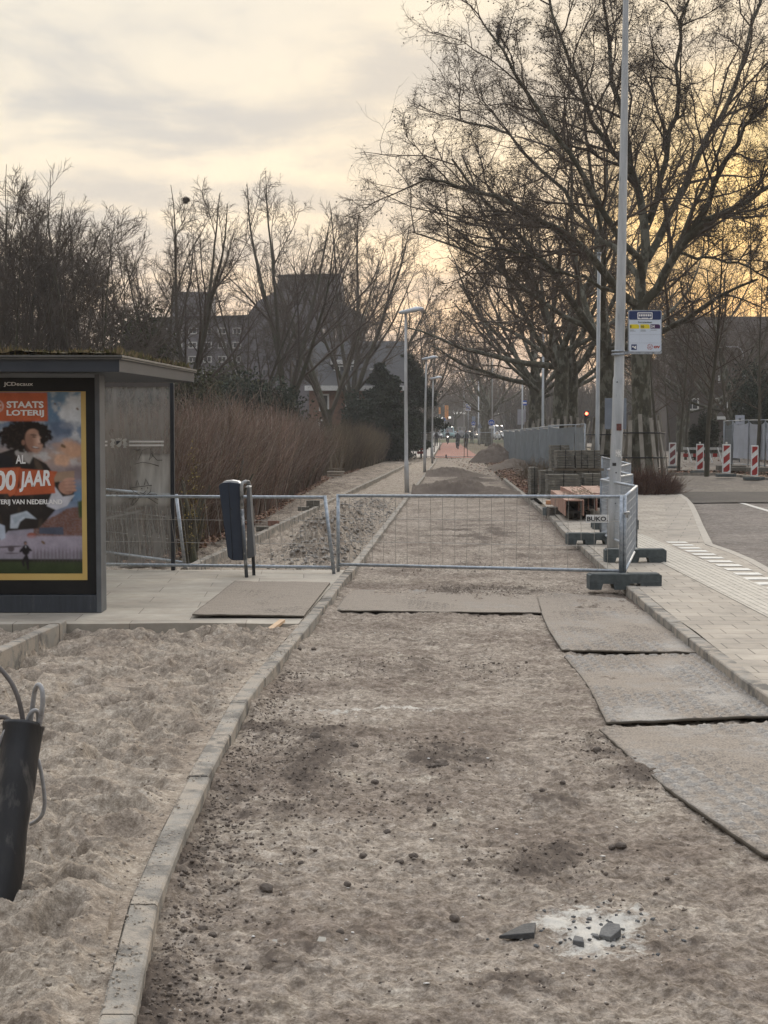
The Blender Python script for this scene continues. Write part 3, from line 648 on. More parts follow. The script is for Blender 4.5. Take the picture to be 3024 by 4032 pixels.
def crown_levels(rng, limbs, spec, groups):
    """limbs: list of (pts(P,3), rad(P,), L); spec: levels"""
    by = {}
    for p, r, L in limbs: by.setdefault(len(p), []).append((p, r, L))
    tips = []
    cur = [(np.stack([x[0] for x in v]), np.stack([x[1] for x in v]), np.array([x[2] for x in v])) for v in by.values()]
    for lev in spec:
        nxt = []
        for pts, rad, L in cur:
            S, D, CL, CR = spawn(rng, pts, rad, L, lev['k'], lev.get('t0', .2), lev.get('t1', 1.), lev.get('ang', .8), lev['lr'], lev.get('rr', .6), lt=lev.get('lt', .45))
            CL = CL.clip(lev.get('lmin', .1), lev.get('lmax', 99)); CR = np.maximum(CR, lev.get('rmin', .004))
            p, r = grow(rng, S, D, CL, CR, lev['P'], lev.get('wob', .16), lev.get('up', .03), lev.get('taper', .35))
            groups.append((p, r, lev['n'])); nxt.append((p, r, CL))
        cur = nxt
    return cur
def tree_meshes(name, trunk_groups, crown_groups, bark, twig, balls=None):
    """returns list of (part name, mesh)"""
    out = []
    V, F = tubes(trunk_groups); out.append(('trunk', npmesh(name + '_trunk', V, F, True), bark))
    V, F = tubes(crown_groups); out.append(('crown', npmesh(name + '_crown', V, F, False), twig))
    if balls is not None:
        o = np.array([(1, 0, 0), (-1, 0, 0), (0, 1, 0), (0, -1, 0), (0, 0, 1), (0, 0, -1)], float)
        f = np.array([(0, 2, 4), (2, 1, 4), (1, 3, 4), (3, 0, 4), (2, 0, 5), (1, 2, 5), (3, 1, 5), (0, 3, 5)])
        n = len(balls); V = (balls[:, None] + o[None] * .028).reshape(-1, 3); F = (f[None] + 6 * np.arange(n)[:, None, None]).reshape(-1, 3)
        out.append(('seed_balls', npmesh(name + '_balls', V, F, True), BALL))
    return out
def place_tree(parts, name, label, cat, loc, rz=0, s=1.0, group=None, sz=None):
    t = thing(name, label, cat, loc, group, rz); t.scale = (s, s, sz or s)
    for n, me, m in parts:
        if not me.materials: me.materials.append(m)
        o = bpy.data.objects.new(n, me); COL.objects.link(o); o.parent = t
        if n == 'seed_balls': o['kind'] = 'stuff'
    return t
PLANE_SPEC = [dict(k=8, lr=.55, ang=.75, P=8, n=5, wob=.17, up=.05, rr=.55, t0=.22, taper=.3, rmin=.03),
              dict(k=8, lr=.50, ang=.75, P=6, n=4, wob=.20, up=.03, rr=.55, t0=.15, taper=.35, rmin=.013, lmax=3.2),
              dict(k=7, lr=.52, ang=.8, P=5, n=3, wob=.22, up=.0, rr=.6, t0=.12, taper=.5, rmin=.0065, lmax=1.6),
              dict(k=6, lr=.55, ang=.8, P=4, n=3, wob=.26, up=-.02, rr=.7, t0=.12, taper=.6, rmin=.0042, lmin=.25, lmax=.8)]
def hang_balls(rng, cur, frac):
    tips = np.concatenate([c[0][:, -1] for c in cur]); k = rng.random(len(tips)) < frac
    b = tips[k]; b = b + np.stack([rng.normal(size=len(b)) * .01, rng.normal(size=len(b)) * .01, -.06 - .05 * rng.random(len(b))], 1); return b
def plane_tree_A():
    """the great plane behind the bus stop pole; its limbs follow the photograph's, each at a depth of its own"""
    rng = np.random.default_rng(5); Y0 = 50.0; s = 1.8228
    def W(x, y, dy): return PY(x * s, y * s, Y0 + dy)
    base = np.array([X_at(2524, Y0), Y0, float(gz(X_at(2524, Y0), Y0))])
    q, L = resample([base - [0, 0, .2], base + [0, 0, .4], W(1387, 900, 0), W(1384, 800, 0), W(1381, 720, 0), W(1383, 655, 0)], 12)
    tr = np.linspace(.36, .27, 12); tr[0] = .52; tr[1] = .42
    limbs = []
    def limb(P, r0, r1, n=12):
        q, L = resample(P, n); q[1:-1] += rng.normal(size=(n - 2, 3)) * .09; limbs.append((q, np.linspace(r0 * .56, r1 * .8, n), L))
    limb([W(1383, 665, 0), W(1345, 640, -.4), (W(1300, 590, -1)), W(1255, 520, -1.6), W(1180, 470, -2.4), W(1080, 420, -3), W(985, 390, -3.5), W(905, 385, -4)], .27, .04)
    limb([W(1384, 660, 0), W(1395, 560, .5), W(1405, 470, 1), W(1380, 380, 1.4), W(1345, 260, 1.5), W(1320, 130, 1.6), W(1300, -20, 1.8)], .33, .05)
    limb([W(1390, 655, 0), W(1430, 610, -.3), W(1455, 545, -.8), W(1520, 480, -1.4), W(1590, 440, -2), W(1680, 390, -2.6), W(1780, 330, -3)], .30, .05)
    limb([W(1398, 560, .5), W(1450, 470, 1.5), W(1490, 390, 2.2), W(1530, 280, 3), W(1590, 160, 3.5), W(1640, 20, 4), W(1660, -80, 4)], .24, .05)
    limb([W(1388, 600, 0), W(1350, 520, -1.2), W(1290, 440, -2.2), W(1230, 340, -3), W(1160, 250, -3.6), W(1090, 150, -4), W(1050, 60, -4.2)], .22, .04)
    limb([W(1402, 480, 1), W(1440, 360, .5), W(1460, 230, 0), W(1480, 90, -.4), W(1490, -60, -.8)], .2, .04)
    limb([W(1388, 610, .2), W(1340, 560, 1.5), W(1280, 500, 3), W(1210, 400, 4.2), W(1120, 300, 5), W(1040, 260, 5.5), W(990, 260, 5.7)], .2, .04)
    limb([W(1380, 400, 1.4), W(1300, 300, .6), W(1240, 180, -.2), W(1200, 60, -.8), W(1170, -60, -1)], .17, .04)
    limb([W(1455, 545, -.8), W(1560, 560, .5), W(1640, 590, 1.4), W(1700, 640, 2), ], .10, .03)
    limb([W(1480, 520, -1), W(1540, 400, -2), W(1620, 270, -3), W(1720, 140, -4), W(1780, 60, -4.2)], .19, .04)
    limb([W(1330, 630, -.5), W(1250, 600, -1.8), W(1160, 560, -3), W(1080, 540, -3.6), W(1000, 515, -4)], .12, .03)
    trunk = [(q[None], tr[None], 14)] + [(l[0][None], l[1][None], 8) for l in limbs]
    G_ = []; spec = [dict(d) for d in PLANE_SPEC]; spec[0]['k'] = 12; spec[0]['lr'] = .42; spec[0]['lmax'] = 4.6; spec[0]['t0'] = .2; spec[1]['k'] = 9; spec[2]['k'] = 8; spec[3]['k'] = 6
    cur = crown_levels(rng, limbs, spec, G_)
    V, F = tubes(trunk); V2, F2 = tubes(G_)
    t = thing('plane_tree', 'biggest bare plane tree with mottled trunk and wide crown behind the bus stop pole', 'tree', base, 'plane trees in a row along the works')
    link('trunk', npmesh('trunk', V, F, True), BARK, t); link('crown', npmesh('crown', V2, F2), TWIG, t)
    n_, me, m = tree_meshes('a', [(q[None], tr[None], 3)], [(q[None], tr[None], 3)], BARK, TWIG, hang_balls(rng, cur, .10))[2]
    o = link('seed_balls', me, m, t); o['kind'] = 'stuff'
    print('tree A', len(F2)); return t
plane_tree_A()
def generic_plane(seed, H=17, fork=5.5, nl=8, spread=1.0, k=(8, 7, 6, 5)):
    rng = np.random.default_rng(seed)
    q, L = resample([(0, 0, -.3), (0, 0, .5), (.12, .05, 2.5), (-.05, .1, fork)], 9); tr = np.linspace(.42, .30, 9); tr[0] = .6; tr[1] = .48
    limbs = []
    for i in range(nl):
        a = 2 * math.pi * (i + rng.random() * .6) / nl; el = R(38 + 42 * rng.random()) if i % 3 else R(22)
        LL = (H - fork) * (.95 if el > .8 else .8) * (.85 + .3 * rng.random()); z0 = fork - 1.6 * rng.random()
        S = np.array([[0, 0, z0]]); D = np.array([[math.cos(a) * math.cos(el) * spread, math.sin(a) * math.cos(el) * spread, math.sin(el)]])
        p, r = grow(rng, S, D, np.array([LL]), np.array([.12 + .08 * rng.random()]), 11, .10, .05, .22); limbs.append((p[0], r[0], LL))
    G_ = []; spec = [dict(d) for d in PLANE_SPEC]
    for d, kk in zip(spec, k): d['k'] = kk
    spec[0]['lr'] = .5; cur = crown_levels(rng, limbs, spec, G_)
    return tree_meshes('plane%d' % seed, [(q[None], tr[None], 10)] + [(l[0][None], l[1][None], 6) for l in limbs], G_, BARK, TWIG, hang_balls(rng, cur, .05))
PA = generic_plane(21, 17, 5.5, 8, 1.0, (8, 7, 5, 4)); PB = generic_plane(22, 16, 5.0, 8, 1.1, (8, 6, 5, 4))
PFAR = generic_plane(23, 15, 4.5, 8, 1.2, (6, 6, 5, 3))
def base_at(px, Y): x = X_at(px, Y); return (x, Y, float(gz(x, Y)))
for px, Y, s, rz, parts, lab in [(2384, 59, .98, .4, PA, 'plane tree ringed with guard boards just left of the tall bus stop pole'), (2256, 76, .95, 2.2, PB, 'right stem of the pair of plane trees behind the paving stacks'), (2205, 72, 1.0, 4.1, PA, 'left thick stem of the pair of plane trees behind the paving stacks'),
                              (2130, 92, .95, 1.3, PB, 'slim plane tree behind the grey screened fence, right of a crooked one'), (2098, 96, 1.0, 5.2, PA, 'crooked plane tree behind the far end of the grey screened fence')]:
    place_tree(parts, 'plane_tree', lab, 'tree', base_at(px, Y), rz, s, 'plane trees in a row along the works')
rnd = random.Random(3)
_far = [(1926, 185, 1.05, 'dark plane trunk beside the nearer round blue cycle sign'), (1905, 205, 1.0, 'plane trunk just left of the dark trunk by the blue cycle sign')]
for px, Y, s, lab in _far: place_tree(PFAR, 'plane_tree', lab, 'tree', base_at(px, Y), rnd.uniform(0, 6), s, 'plane trees in a row along the works')
# avenue beyond: individual trees fading into the distance on both sides
for i, (x, Y) in enumerate([(15.5, 235), (17, 262), (19, 290), (21, 320), (3.0, 250), (2.2, 285), (4, 325), (27, 150), (30, 180), (33, 215), (36, 255), (40, 300), (12, 345), (-4, 300), (-9, 255), (24, 122), (52, 235), (48, 180), (9, 300), (7, 270), (0, 340), (14, 300), (26, 340), (60, 290), (36, 130)]):
    place_tree([PFAR, PB][i % 2], 'avenue_tree', 'bare tree in the hazy far avenue beyond the road works', 'tree', (x, Y, float(gz(x, Y))), rnd.uniform(0, 6), rnd.uniform(.8, 1.05), 'bare trees in the hazy far avenue')
# ---- slender multi-stemmed trees behind the hedge on the left
def park_tree(seed, H, nst, spread, kk=(5, 8, 6, 5), base_r=.15, split=1.6):
    rng = np.random.default_rng(seed); limbs = []; tg = []
    trunk, _ = resample([(0, 0, -.2), (0, 0, .4), (.06, .03, split)], 6)
    if split > 1: tg.append((trunk[None], np.linspace(base_r * 1.9, base_r * 1.35, 6)[None], 9))
    for i in range(nst):
        a = 2 * math.pi * (i + .5 * rng.random()) / nst; z0 = split * (.75 + .25 * rng.random()) - .1 if split > 1 else -.2
        S = np.array([[.05 * math.cos(a), .05 * math.sin(a), z0]]) if split > 1 else np.array([[.3 * math.cos(a), .3 * math.sin(a), z0]]); tl = spread * (.35 + .9 * rng.random())
        LL = (H - z0) * (.86 - .30 * tl + .12 * rng.random()); D = np.array([[math.cos(a) * tl, math.sin(a) * tl, 1.]])
        p, r = grow(rng, S, D, np.array([LL]), np.array([base_r * (.75 + .4 * rng.random())]), 14, .045, .015, .10)
        limbs.append((p[0], r[0], LL)); tg.append((p, r, 7))
    spec = [dict(k=kk[0] + 1, lr=.58, ang=.50, P=9, n=5, wob=.06, up=.030, rr=.62, t0=.06, t1=.82, taper=.2, rmin=.022, lt=.82, lj=.2),
            dict(k=kk[1] + 1, lr=.46, ang=.62, P=6, n=4, wob=.09, up=.02, rr=.5, t0=.12, taper=.3, rmin=.012, lt=.60, lj=.2, lmin=.9, lmax=3.2),
            dict(k=kk[2], lr=.46, ang=.58, P=5, n=3, wob=.12, up=.02, rr=.6, t0=.12, taper=.45, rmin=.0088, lmax=1.5, lmin=.4, lt=.4),
            dict(k=kk[3], lr=.5, ang=.6, P=3, n=3, wob=.16, up=.01, rr=.7, t0=.15, taper=.6, rmin=.0068, lmax=.75, lmin=.2)]
    G_ = []; crown_levels(rng, limbs, spec, G_)
    return tree_meshes('park%d' % seed, tg, G_, BARKD, TWIGL)
K1 = park_tree(41, 14, 4, .44, (4, 7, 6, 5), .14, 3.0); K2 = park_tree(42, 13, 4, .50, (4, 7, 6, 4), .13, 2.6); K3 = park_tree(43, 12.8, 10, .28, (4, 7, 6, 5), .08, .4)
_left = [  # px, Y, height factor, variant, label
    (735, 66, .98, K1, 'tall vase-shaped bare tree in front of the lone square tower'),
    (1130, 84, 1.24, K1, 'tall bare tree rising before the left flank of the stepped block'), (1010, 84, 1.1, K2, 'bare tree leaning between the lone tower and the stepped block'),
    (1290, 98, 1.34, K2, 'bare tree before the highest part of the stepped block'), (1385, 112, 1.46, K1, 'bare tree just right of the stepped block'),
    (1490, 130, 1.5, K2, 'bare tree above the dark conifer left of the nearest lamp post'), (30, 56, 1.0, K3, 'dense brushy tree at the left edge above the shelter roof'),
    (170, 60, .98, K3, 'dense brushy tree above the shelter roof, second from the left edge'), (310, 56, .88, K3, 'dense brushy tree above the shelter roof, third from the left edge'),
    (430, 62, .90, K2, 'dense brushy tree above the corner of the shelter roof'),
    (100, 74, 1.05, K3, 'dense brushy tree further back between the first two at the left edge'), (560, 70, .55, K2, 'low bare tree rising out of the ivy-covered crown'),
    (-90, 62, .8, K3, 'dense brushy tree cut by the left edge of the view'), (1600, 150, 1.35, K2, 'bare tree rising behind the head of the nearest lamp post'),
    (640, 90, 1.05, K1, 'thin tall bare tree left of the lone square tower'), (1690, 175, 1.3, K1, 'bare tree over the second lamp post')]
for i, (px, Y, s, parts, lab) in enumerate(_left):
    b = base_at(px, Y); place_tree(parts, 'bare_tree', lab, 'tree', b, i * 1.7, s, 'bare trees behind the hedge')
# ---- young street trees on the right, single leader
def young_tree(seed, H):
    rng = np.random.default_rng(seed); p, r = grow(rng, np.array([[0, 0, -.1]]), np.array([[0.03, 0, 1.]]), np.array([H]), np.array([.085]), 16, .02, .02, .08)
    G_ = []; spec = [dict(k=30, lr=.30, ang=.85, P=6, n=4, wob=.07, up=.05, rr=.45, t0=.28, taper=.3, rmin=.012, lt=.7),
                     dict(k=6, lr=.45, ang=.6, P=4, n=3, wob=.1, up=.04, rr=.6, t0=.2, taper=.4, rmin=.006), dict(k=4, lr=.45, ang=.6, P=3, n=3, wob=.12, up=.03, rr=.7, taper=.6, rmin=.004, lmin=.15)]
    crown_levels(rng, [(p[0], r[0], H)], spec, G_); return tree_meshes('young%d' % seed, [(p, r, 8)], G_, BARKD, TWIG)
Y1 = young_tree(61, 8.6); Y2 = young_tree(62, 8.0)
for i, (px, Y, s, lab) in enumerate([(2784, 54, 1.12, 'young bare tree between the second and third striped beacons'), (2673, 62, .85, 'young bare tree just right of the leftmost striped beacon'), (2590, 68, 1.0, 'young bare tree left of the striped beacons behind the brushwood'), (2550, 84, .9, 'thin young tree close to the silver parked car'),
                                  (2984, 60, 1.0, 'young bare tree behind the white screened fence'), (2876, 72, 1.0, 'young bare tree behind the third striped beacon'), (2700, 88, 1.0, 'thin young tree in the middle of the far verge'), (2930, 90, 1.0, 'young tree in front of the dark building, beside the arched lamp'), (2640, 100, 1.0, 'faint young tree beyond the parked cars')]):
    place_tree([Y1, Y2][i % 2], 'young_tree', lab, 'tree', base_at(px, Y), i * 2.1, s, 'young bare trees on the verge')
for i, (px, Y, s, lab) in enumerate([(2885, 88, .8, 'pale-barked plane trunk behind the third striped beacon'), (2810, 105, .85, 'pale-barked plane before the left windows of the dark building'), (2680, 125, .9, 'pale-barked plane behind the parked cars'), (3060, 95, .8, 'plane tree at the right edge behind the white screened fence'), (3350, 70, 1.0, 'plane tree beyond the right edge reaching into view')]):
    place_tree(PFAR, 'plane_tree', lab, 'tree', base_at(px, Y), i * 1.3 + .5, s, 'plane trees across the road')
# ---------------------------------------------------------------- lettering helper
def fit_text(name, s, m, parent, x0, x1, z0, z1, Y, bold=0.0, shear=0, depth=.001, tilt=0):
    """capitals of s fill the rectangle x0..x1, z0..z1 of the plane y = Y, facing the camera"""
    cu = bpy.data.curves.new(name, 'FONT'); cu.body = s; cu.size = 1; cu.extrude = depth; cu.offset = bold; cu.shear = shear; cu.resolution_u = 3
    t = bpy.data.objects.new(name, cu); COL.objects.link(t); dg = bpy.context.evaluated_depsgraph_get()
    me = bpy.data.meshes.new_from_object(t.evaluated_get(dg)); bpy.data.objects.remove(t); bpy.data.curves.remove(cu)
    c = np.empty(len(me.vertices) * 3, np.float32); me.vertices.foreach_get('co', c); c = c.reshape(-1, 3).astype(float)
    mn, mxx = c.min(0), c.max(0); x = (c[:, 0] - mn[0]) / (mxx[0] - mn[0]) * (x1 - x0); z = (c[:, 1] - mn[1]) / (mxx[1] - mn[1]) * (z1 - z0)
    xx = x * math.cos(tilt) - z * math.sin(tilt); zz = x * math.sin(tilt) + z * math.cos(tilt)
    W = np.stack([x0 + xx, Y - c[:, 2], z0 + zz], 1); me.vertices.foreach_set('co', W.astype(np.float32).ravel()); me.update(); me.materials.clear()
    return link(name, me, m, parent)
def fit_px(name, s, m, parent, px0, px1, pyb, pyt, Y, **k):
    a = PY(px0, pyb, Y); b = PY(px1, pyt, Y); return fit_text(name, s, m, parent, a[0], b[0], a[2], b[2], Y, **k)
WHITE = mat('white print', (.82, .81, .79), (.76, .75, .73), rough=.4)
# ---------------------------------------------------------------- bus shelter
def painted_poster(Y, parent):
    x0, x1, y0, y1 = -187., 318., 1543., 2258.
    nx, ny = 260, 370
    u = np.linspace(x0, x1, nx); v = np.linspace(y0, y1, ny); PX, PYY = np.meshgrid(u, v)
    Zx = PX * 1.924; Zy = (PYY - 1300) * 1.924           # the working scale used below
    c = np.zeros((ny, nx, 3))
    def lay(mask, col):
        nonlocal c
        mask = np.clip(mask, 0, 1)[..., None]; col = np.asarray(col, float)
        if col.max() > 1.01: col = (col / 255.) ** 2.2
        c = c * (1 - mask) + col * mask
    def ell(cx, cy, rx, ry, rot=0, soft=.12, w=0, ws=.03, seed=1):
        dx, dy = Zx - cx, Zy - cy; k, j = math.cos(rot), math.sin(rot); a = (dx * k + dy * j) / rx; b = (-dx * j + dy * k) / ry
        d = np.sqrt(a * a + b * b)
        if w: d = d + w * fbm(Zx * ws, Zy * ws, 4, seed)
        return np.clip((1 - d) / soft + .5, 0, 1)
    def poly(P, soft=3.):
        P = np.array(P, float); ins = np.zeros(Zx.shape, bool); dmin = np.full(Zx.shape, 1e9)
        for (ax, ay), (bx, by) in zip(P, np.roll(P, -1, 0)):
            cnd = ((ay > Zy) != (by > Zy)) & (Zx < (bx - ax) * (Zy - ay) / (by - ay + 1e-9) + ax); ins ^= cnd
            t = np.clip(((Zx - ax) * (bx - ax) + (Zy - ay) * (by - ay)) / ((bx - ax) ** 2 + (by - ay) ** 2 + 1e-9), 0, 1)
            dmin = np.minimum(dmin, np.hypot(Zx - ax - t * (bx - ax), Zy - ay - t * (by - ay)))
        return np.clip(np.where(ins, dmin, -dmin) / soft + .5, 0, 1)
    t = (Zy - 470) / 1375
    def rampc(st):
        xs = [s[0] for s in st]; return np.stack([np.interp(t, xs, [(s[1][k] / 255.) ** 2.2 for s in st]) for k in range(3)], -1)
    lay(np.ones_like(Zx), rampc([(0, (120, 150, 175)), (.12, (105, 135, 165)), (.25, (140, 150, 165)), (.35, (185, 160, 145)), (.47, (150, 140, 145)), (.56, (100, 135, 165)), (.68, (150, 150, 165)), (.8, (165, 158, 170)), (.92, (150, 145, 155)), (1, (120, 120, 120))]))
    n = fbm(Zx * .008, Zy * .010, 5, 3); lay(smooth((n - .02) / .3) * smooth(1 - (t - .35) / .1) * .8, (205, 205, 205))
    lay(ell(560, 620, 95, 130, .2, .4, .5, .012, 4), (222, 225, 228)); lay(ell(480, 740, 110, 55, 0, .5, .5, .015, 5) * .7, (90, 105, 130))
    lay(ell(540, 900, 110, 60, .2, .6, .5, .014, 6) * .8, (215, 165, 130)); lay(ell(470, 980, 60, 45, 0, .5, .4, .02, 7), (225, 180, 150)); lay(ell(580, 1080, 90, 50, 0, .6, .4, .02, 8) * .7, (130, 115, 120))
    # old town on the water
    lay(poly([(250, 1470), (330, 1440), (420, 1400), (500, 1350), (610, 1330), (650, 1330), (650, 1560), (250, 1560)], 12) * (.75 + .5 * (fbm(Zx * .06, Zy * .09, 3, 9) > 0)), (120, 85, 70))
    lay(poly([(290, 1495), (470, 1490), (475, 1550), (290, 1540)], 5), (85, 90, 105)); lay(poly([(580, 1300), (650, 1270), (650, 1420), (590, 1420)], 14), (70, 85, 55))
    lay(ell(235, 1555, 36, 22, 0, .3), (160, 95, 80)); lay(smooth((t - .78) / .02) * smooth(1 - (t - .86) / .06) * .6, (175, 165, 178))
    # field with a row of bare trees
    lay(smooth((Zy - 1735) / 16), (66, 76, 50)); lay(smooth((Zy - 1730) / 6) * smooth(1 - (Zy - 1750) / 12), (55, 55, 45)); lay(smooth((Zy - 1750) / 90) * .5 * (1 + fbm(Zx * .02, Zy * .1, 3, 12)), (48, 60, 34))
    for i, xx in enumerate(range(250, 640, 27)): lay(ell(xx, 1700, 11, 48, 0, .9, .6, .12, i + 20) * .45 + ell(xx, 1710, 1.6, 45, 0, .5) * .5, (95, 85, 88))
    # small biplane, running man in a dark suit
    lay(ell(70, 1640, 95, 7, -.05, .4) + ell(80, 1655, 24, 24, 0, .3) + ell(85, 1690, 55, 4, .0, .5), (95, 85, 90))
    man = np.maximum.reduce([ell(188, 1612, 12, 14, 0, .3), ell(190, 1665, 30, 40, 0, .2), ell(215, 1660, 24, 10, .5, .3), ell(158, 1665, 22, 10, -.9, .3), ell(200, 1745, 12, 48, -.08, .3), ell(180, 1730, 11, 40, .5, .3), ell(172, 1772, 8, 20, -.2, .3), ell(205, 1795, 8, 24, 0, .3)])
    lay(man, (42, 38, 40)); lay(ell(189, 1615, 8, 9, 0, .3), (165, 130, 115)); lay(ell(190, 1640, 5, 9, 0, .3), (200, 200, 205))
    # coat, scarf, head
    coat = poly([(-80, 960), (0, 930), (95, 900), (240, 950), (350, 1010), (400, 1080), (470, 1180), (560, 1210), (540, 1290), (440, 1330), (380, 1400), (290, 1500), (60, 1520), (-60, 1640), (-300, 1640), (-300, 1100)], 6)
    lay(coat, (52, 47, 44)); lay(coat * smooth((fbm(Zx * .012, Zy * .006, 4, 14) - .1) / .2) * .5, (88, 74, 64)); lay(poly([(255, 960), (300, 1000), (345, 1080), (300, 1080), (262, 1010)], 6) * .6, (100, 85, 72))
    lay(poly([(-80, 900), (90, 960), (120, 1110), (-80, 1110)], 6), (46, 44, 46)); lay(poly([(110, 880), (180, 900), (262, 930), (250, 960), (225, 1010), (170, 985), (120, 940)], 7), (176, 170, 165)); lay(poly([(150, 930), (180, 960), (200, 1000), (185, 1000), (150, 960)], 5) * .6, (120, 113, 110))
    lay(ell(190, 800, 195, 118, -.05, .13, .35, .03, 15), (40, 32, 28)); lay(ell(190, 800, 180, 108, -.05, .2) * smooth((fbm(Zx * .05, Zy * .05, 3, 16) - .05) / .2) * .55, (74, 60, 52))
    lay(ell(262, 835, 64, 92, -.28, .10), (190, 148, 126)); lay(ell(225, 860, 34, 80, -.15, .5) * .55, (128, 92, 78)); lay(ell(295, 835, 22, 56, -.25, .7) * .5, (222, 186, 166))
    lay(poly([(205, 755), (300, 730), (335, 770), (300, 700), (200, 700)], 10), (40, 32, 28)); lay(ell(325, 835, 20, 30, 0, .4, .4, .06, 17), (40, 32, 28)); lay(ell(330, 770, 38, 40, 0, .2, .3, .04, 18), (40, 32, 28))
    lay(ell(258, 793, 26, 4.5, .10, .5), (48, 36, 32)); lay(ell(262, 808, 16, 4.5, .08, .5), (62, 44, 38)); lay(ell(318, 806, 12, 4, -.2, .5), (62, 44, 38)); lay(ell(314, 792, 16, 4, -.2, .5), (48, 36, 32))
    lay(ell(296, 838, 7, 26, -.2, .6) * .6, (226, 190, 170)); lay(ell(302, 860, 14, 6, 0, .6) * .7, (136, 92, 80)); lay(ell(272, 888, 30, 8, .16, .4), (92, 48, 46)); lay(ell(272, 886, 24, 4, .16, .4), (228, 220, 214)); lay(ell(262, 915, 30, 10, .1, .9) * .4, (140, 100, 86))
    lay(ell(180, 850, 13, 20, 0, .3), (150, 110, 92))
    # hand with the slip of paper
    lay(poly([(395, 1075), (560, 1062), (556, 1130), (410, 1150)], 5), (168, 142, 120)); lay(ell(500, 1190, 62, 52, .3, .12), (182, 138, 118))
    for i in range(4): lay(ell(520 + 4 * i, 1130 + 26 * i, 44, 13, -.12 + .05 * i, .25), (196, 152, 132)); lay(ell(522 + 4 * i, 1144 + 26 * i, 40, 3, -.12 + .05 * i, .6) * .6, (120, 84, 72))
    lay(poly([(410, 1180), (470, 1260), (560, 1245), (500, 1330), (420, 1360), (350, 1330)], 6), (205, 205, 212)); lay(poly([(80, 1400), (200, 1368), (275, 1430), (190, 1420), (150, 1450), (130, 1500), (75, 1500)], 5), (196, 205, 215)); lay(poly([(95, 1420), (190, 1385), (240, 1415), (170, 1412), (110, 1470)], 4) * .4, (130, 150, 165))
    lay(poly([(-20, 1460), (35, 1480), (40, 1570), (10, 1590), (-20, 1560)], 6), (190, 200, 215))
    for cx, cy, r in ((420, 558, 9), (585, 596, 12), (476, 876, 20), (322, 1608, 17), (565, 778, 5), (530, 718, 4)): lay(ell(cx, cy, r, r * .6, .6, .3, .4, .05, int(r)), (120, 95, 70))
    # orange block and banners
    OR = (204, 108, 72)
    lay(poly([(-400, 470), (362, 472), (366, 688), (-400, 690)], 4), OR)
    lay(poly([(-300, 1060), (158, 1036), (128, 1236), (75, 1258), (60, 1236), (-300, 1250)], 4), OR); lay(poly([(150, 1046), (432, 1068), (406, 1120), (416, 1234), (110, 1252), (150, 1180)], 4), (196, 102, 68)); lay(poly([(148, 1050), (160, 1050), (128, 1236), (112, 1236)], 5) * .4, (150, 62, 40))
    lay(ell(-8, 575, 44, 46, 0, .06), (235, 232, 228)); lay(ell(-8, 575, 38, 40, 0, .06), OR); lay(ell(-20, 578, 44, 9, -.3, .2) * ell(-8, 575, 38, 40, 0, .06), (235, 232, 228)); lay(ell(-16, 604, 34, 7, -.3, .2) * ell(-8, 575, 38, 40, 0, .06), (235, 232, 228))
    c = c * (1 + .30 * fbm(Zx * .014, Zy * .011, 4, 90) + .16 * fbm(Zx * .07, Zy * .07, 3, 91))[..., None]
    for _ in range(3):
        q_ = np.pad(c, ((1, 1), (1, 1), (0, 0)), 'edge'); c = (q_[1:-1, 1:-1] * 2 + q_[:-2, 1:-1] + q_[2:, 1:-1] + q_[1:-1, :-2] + q_[1:-1, 2:]) / 6
    c = c * .80
    A = PY(x0, y1, Y); B = PY(x1, y0, Y); Xg = np.linspace(A[0], B[0], nx); Zg = np.linspace(B[2], A[2], ny); XX, ZZ = np.meshgrid(Xg, Zg)
    V = np.stack([XX.ravel(), np.full(XX.size, Y), ZZ.ravel()], 1); i = (np.arange(ny - 1)[:, None] * nx + np.arange(nx - 1)[None]).ravel()
    return link('poster', npmesh('poster', V, np.stack([i, i + nx, i + nx + 1, i + 1], 1), False, {'Col': c.reshape(-1, 3)}), vcol('poster print', .5, spec=.2), parent)
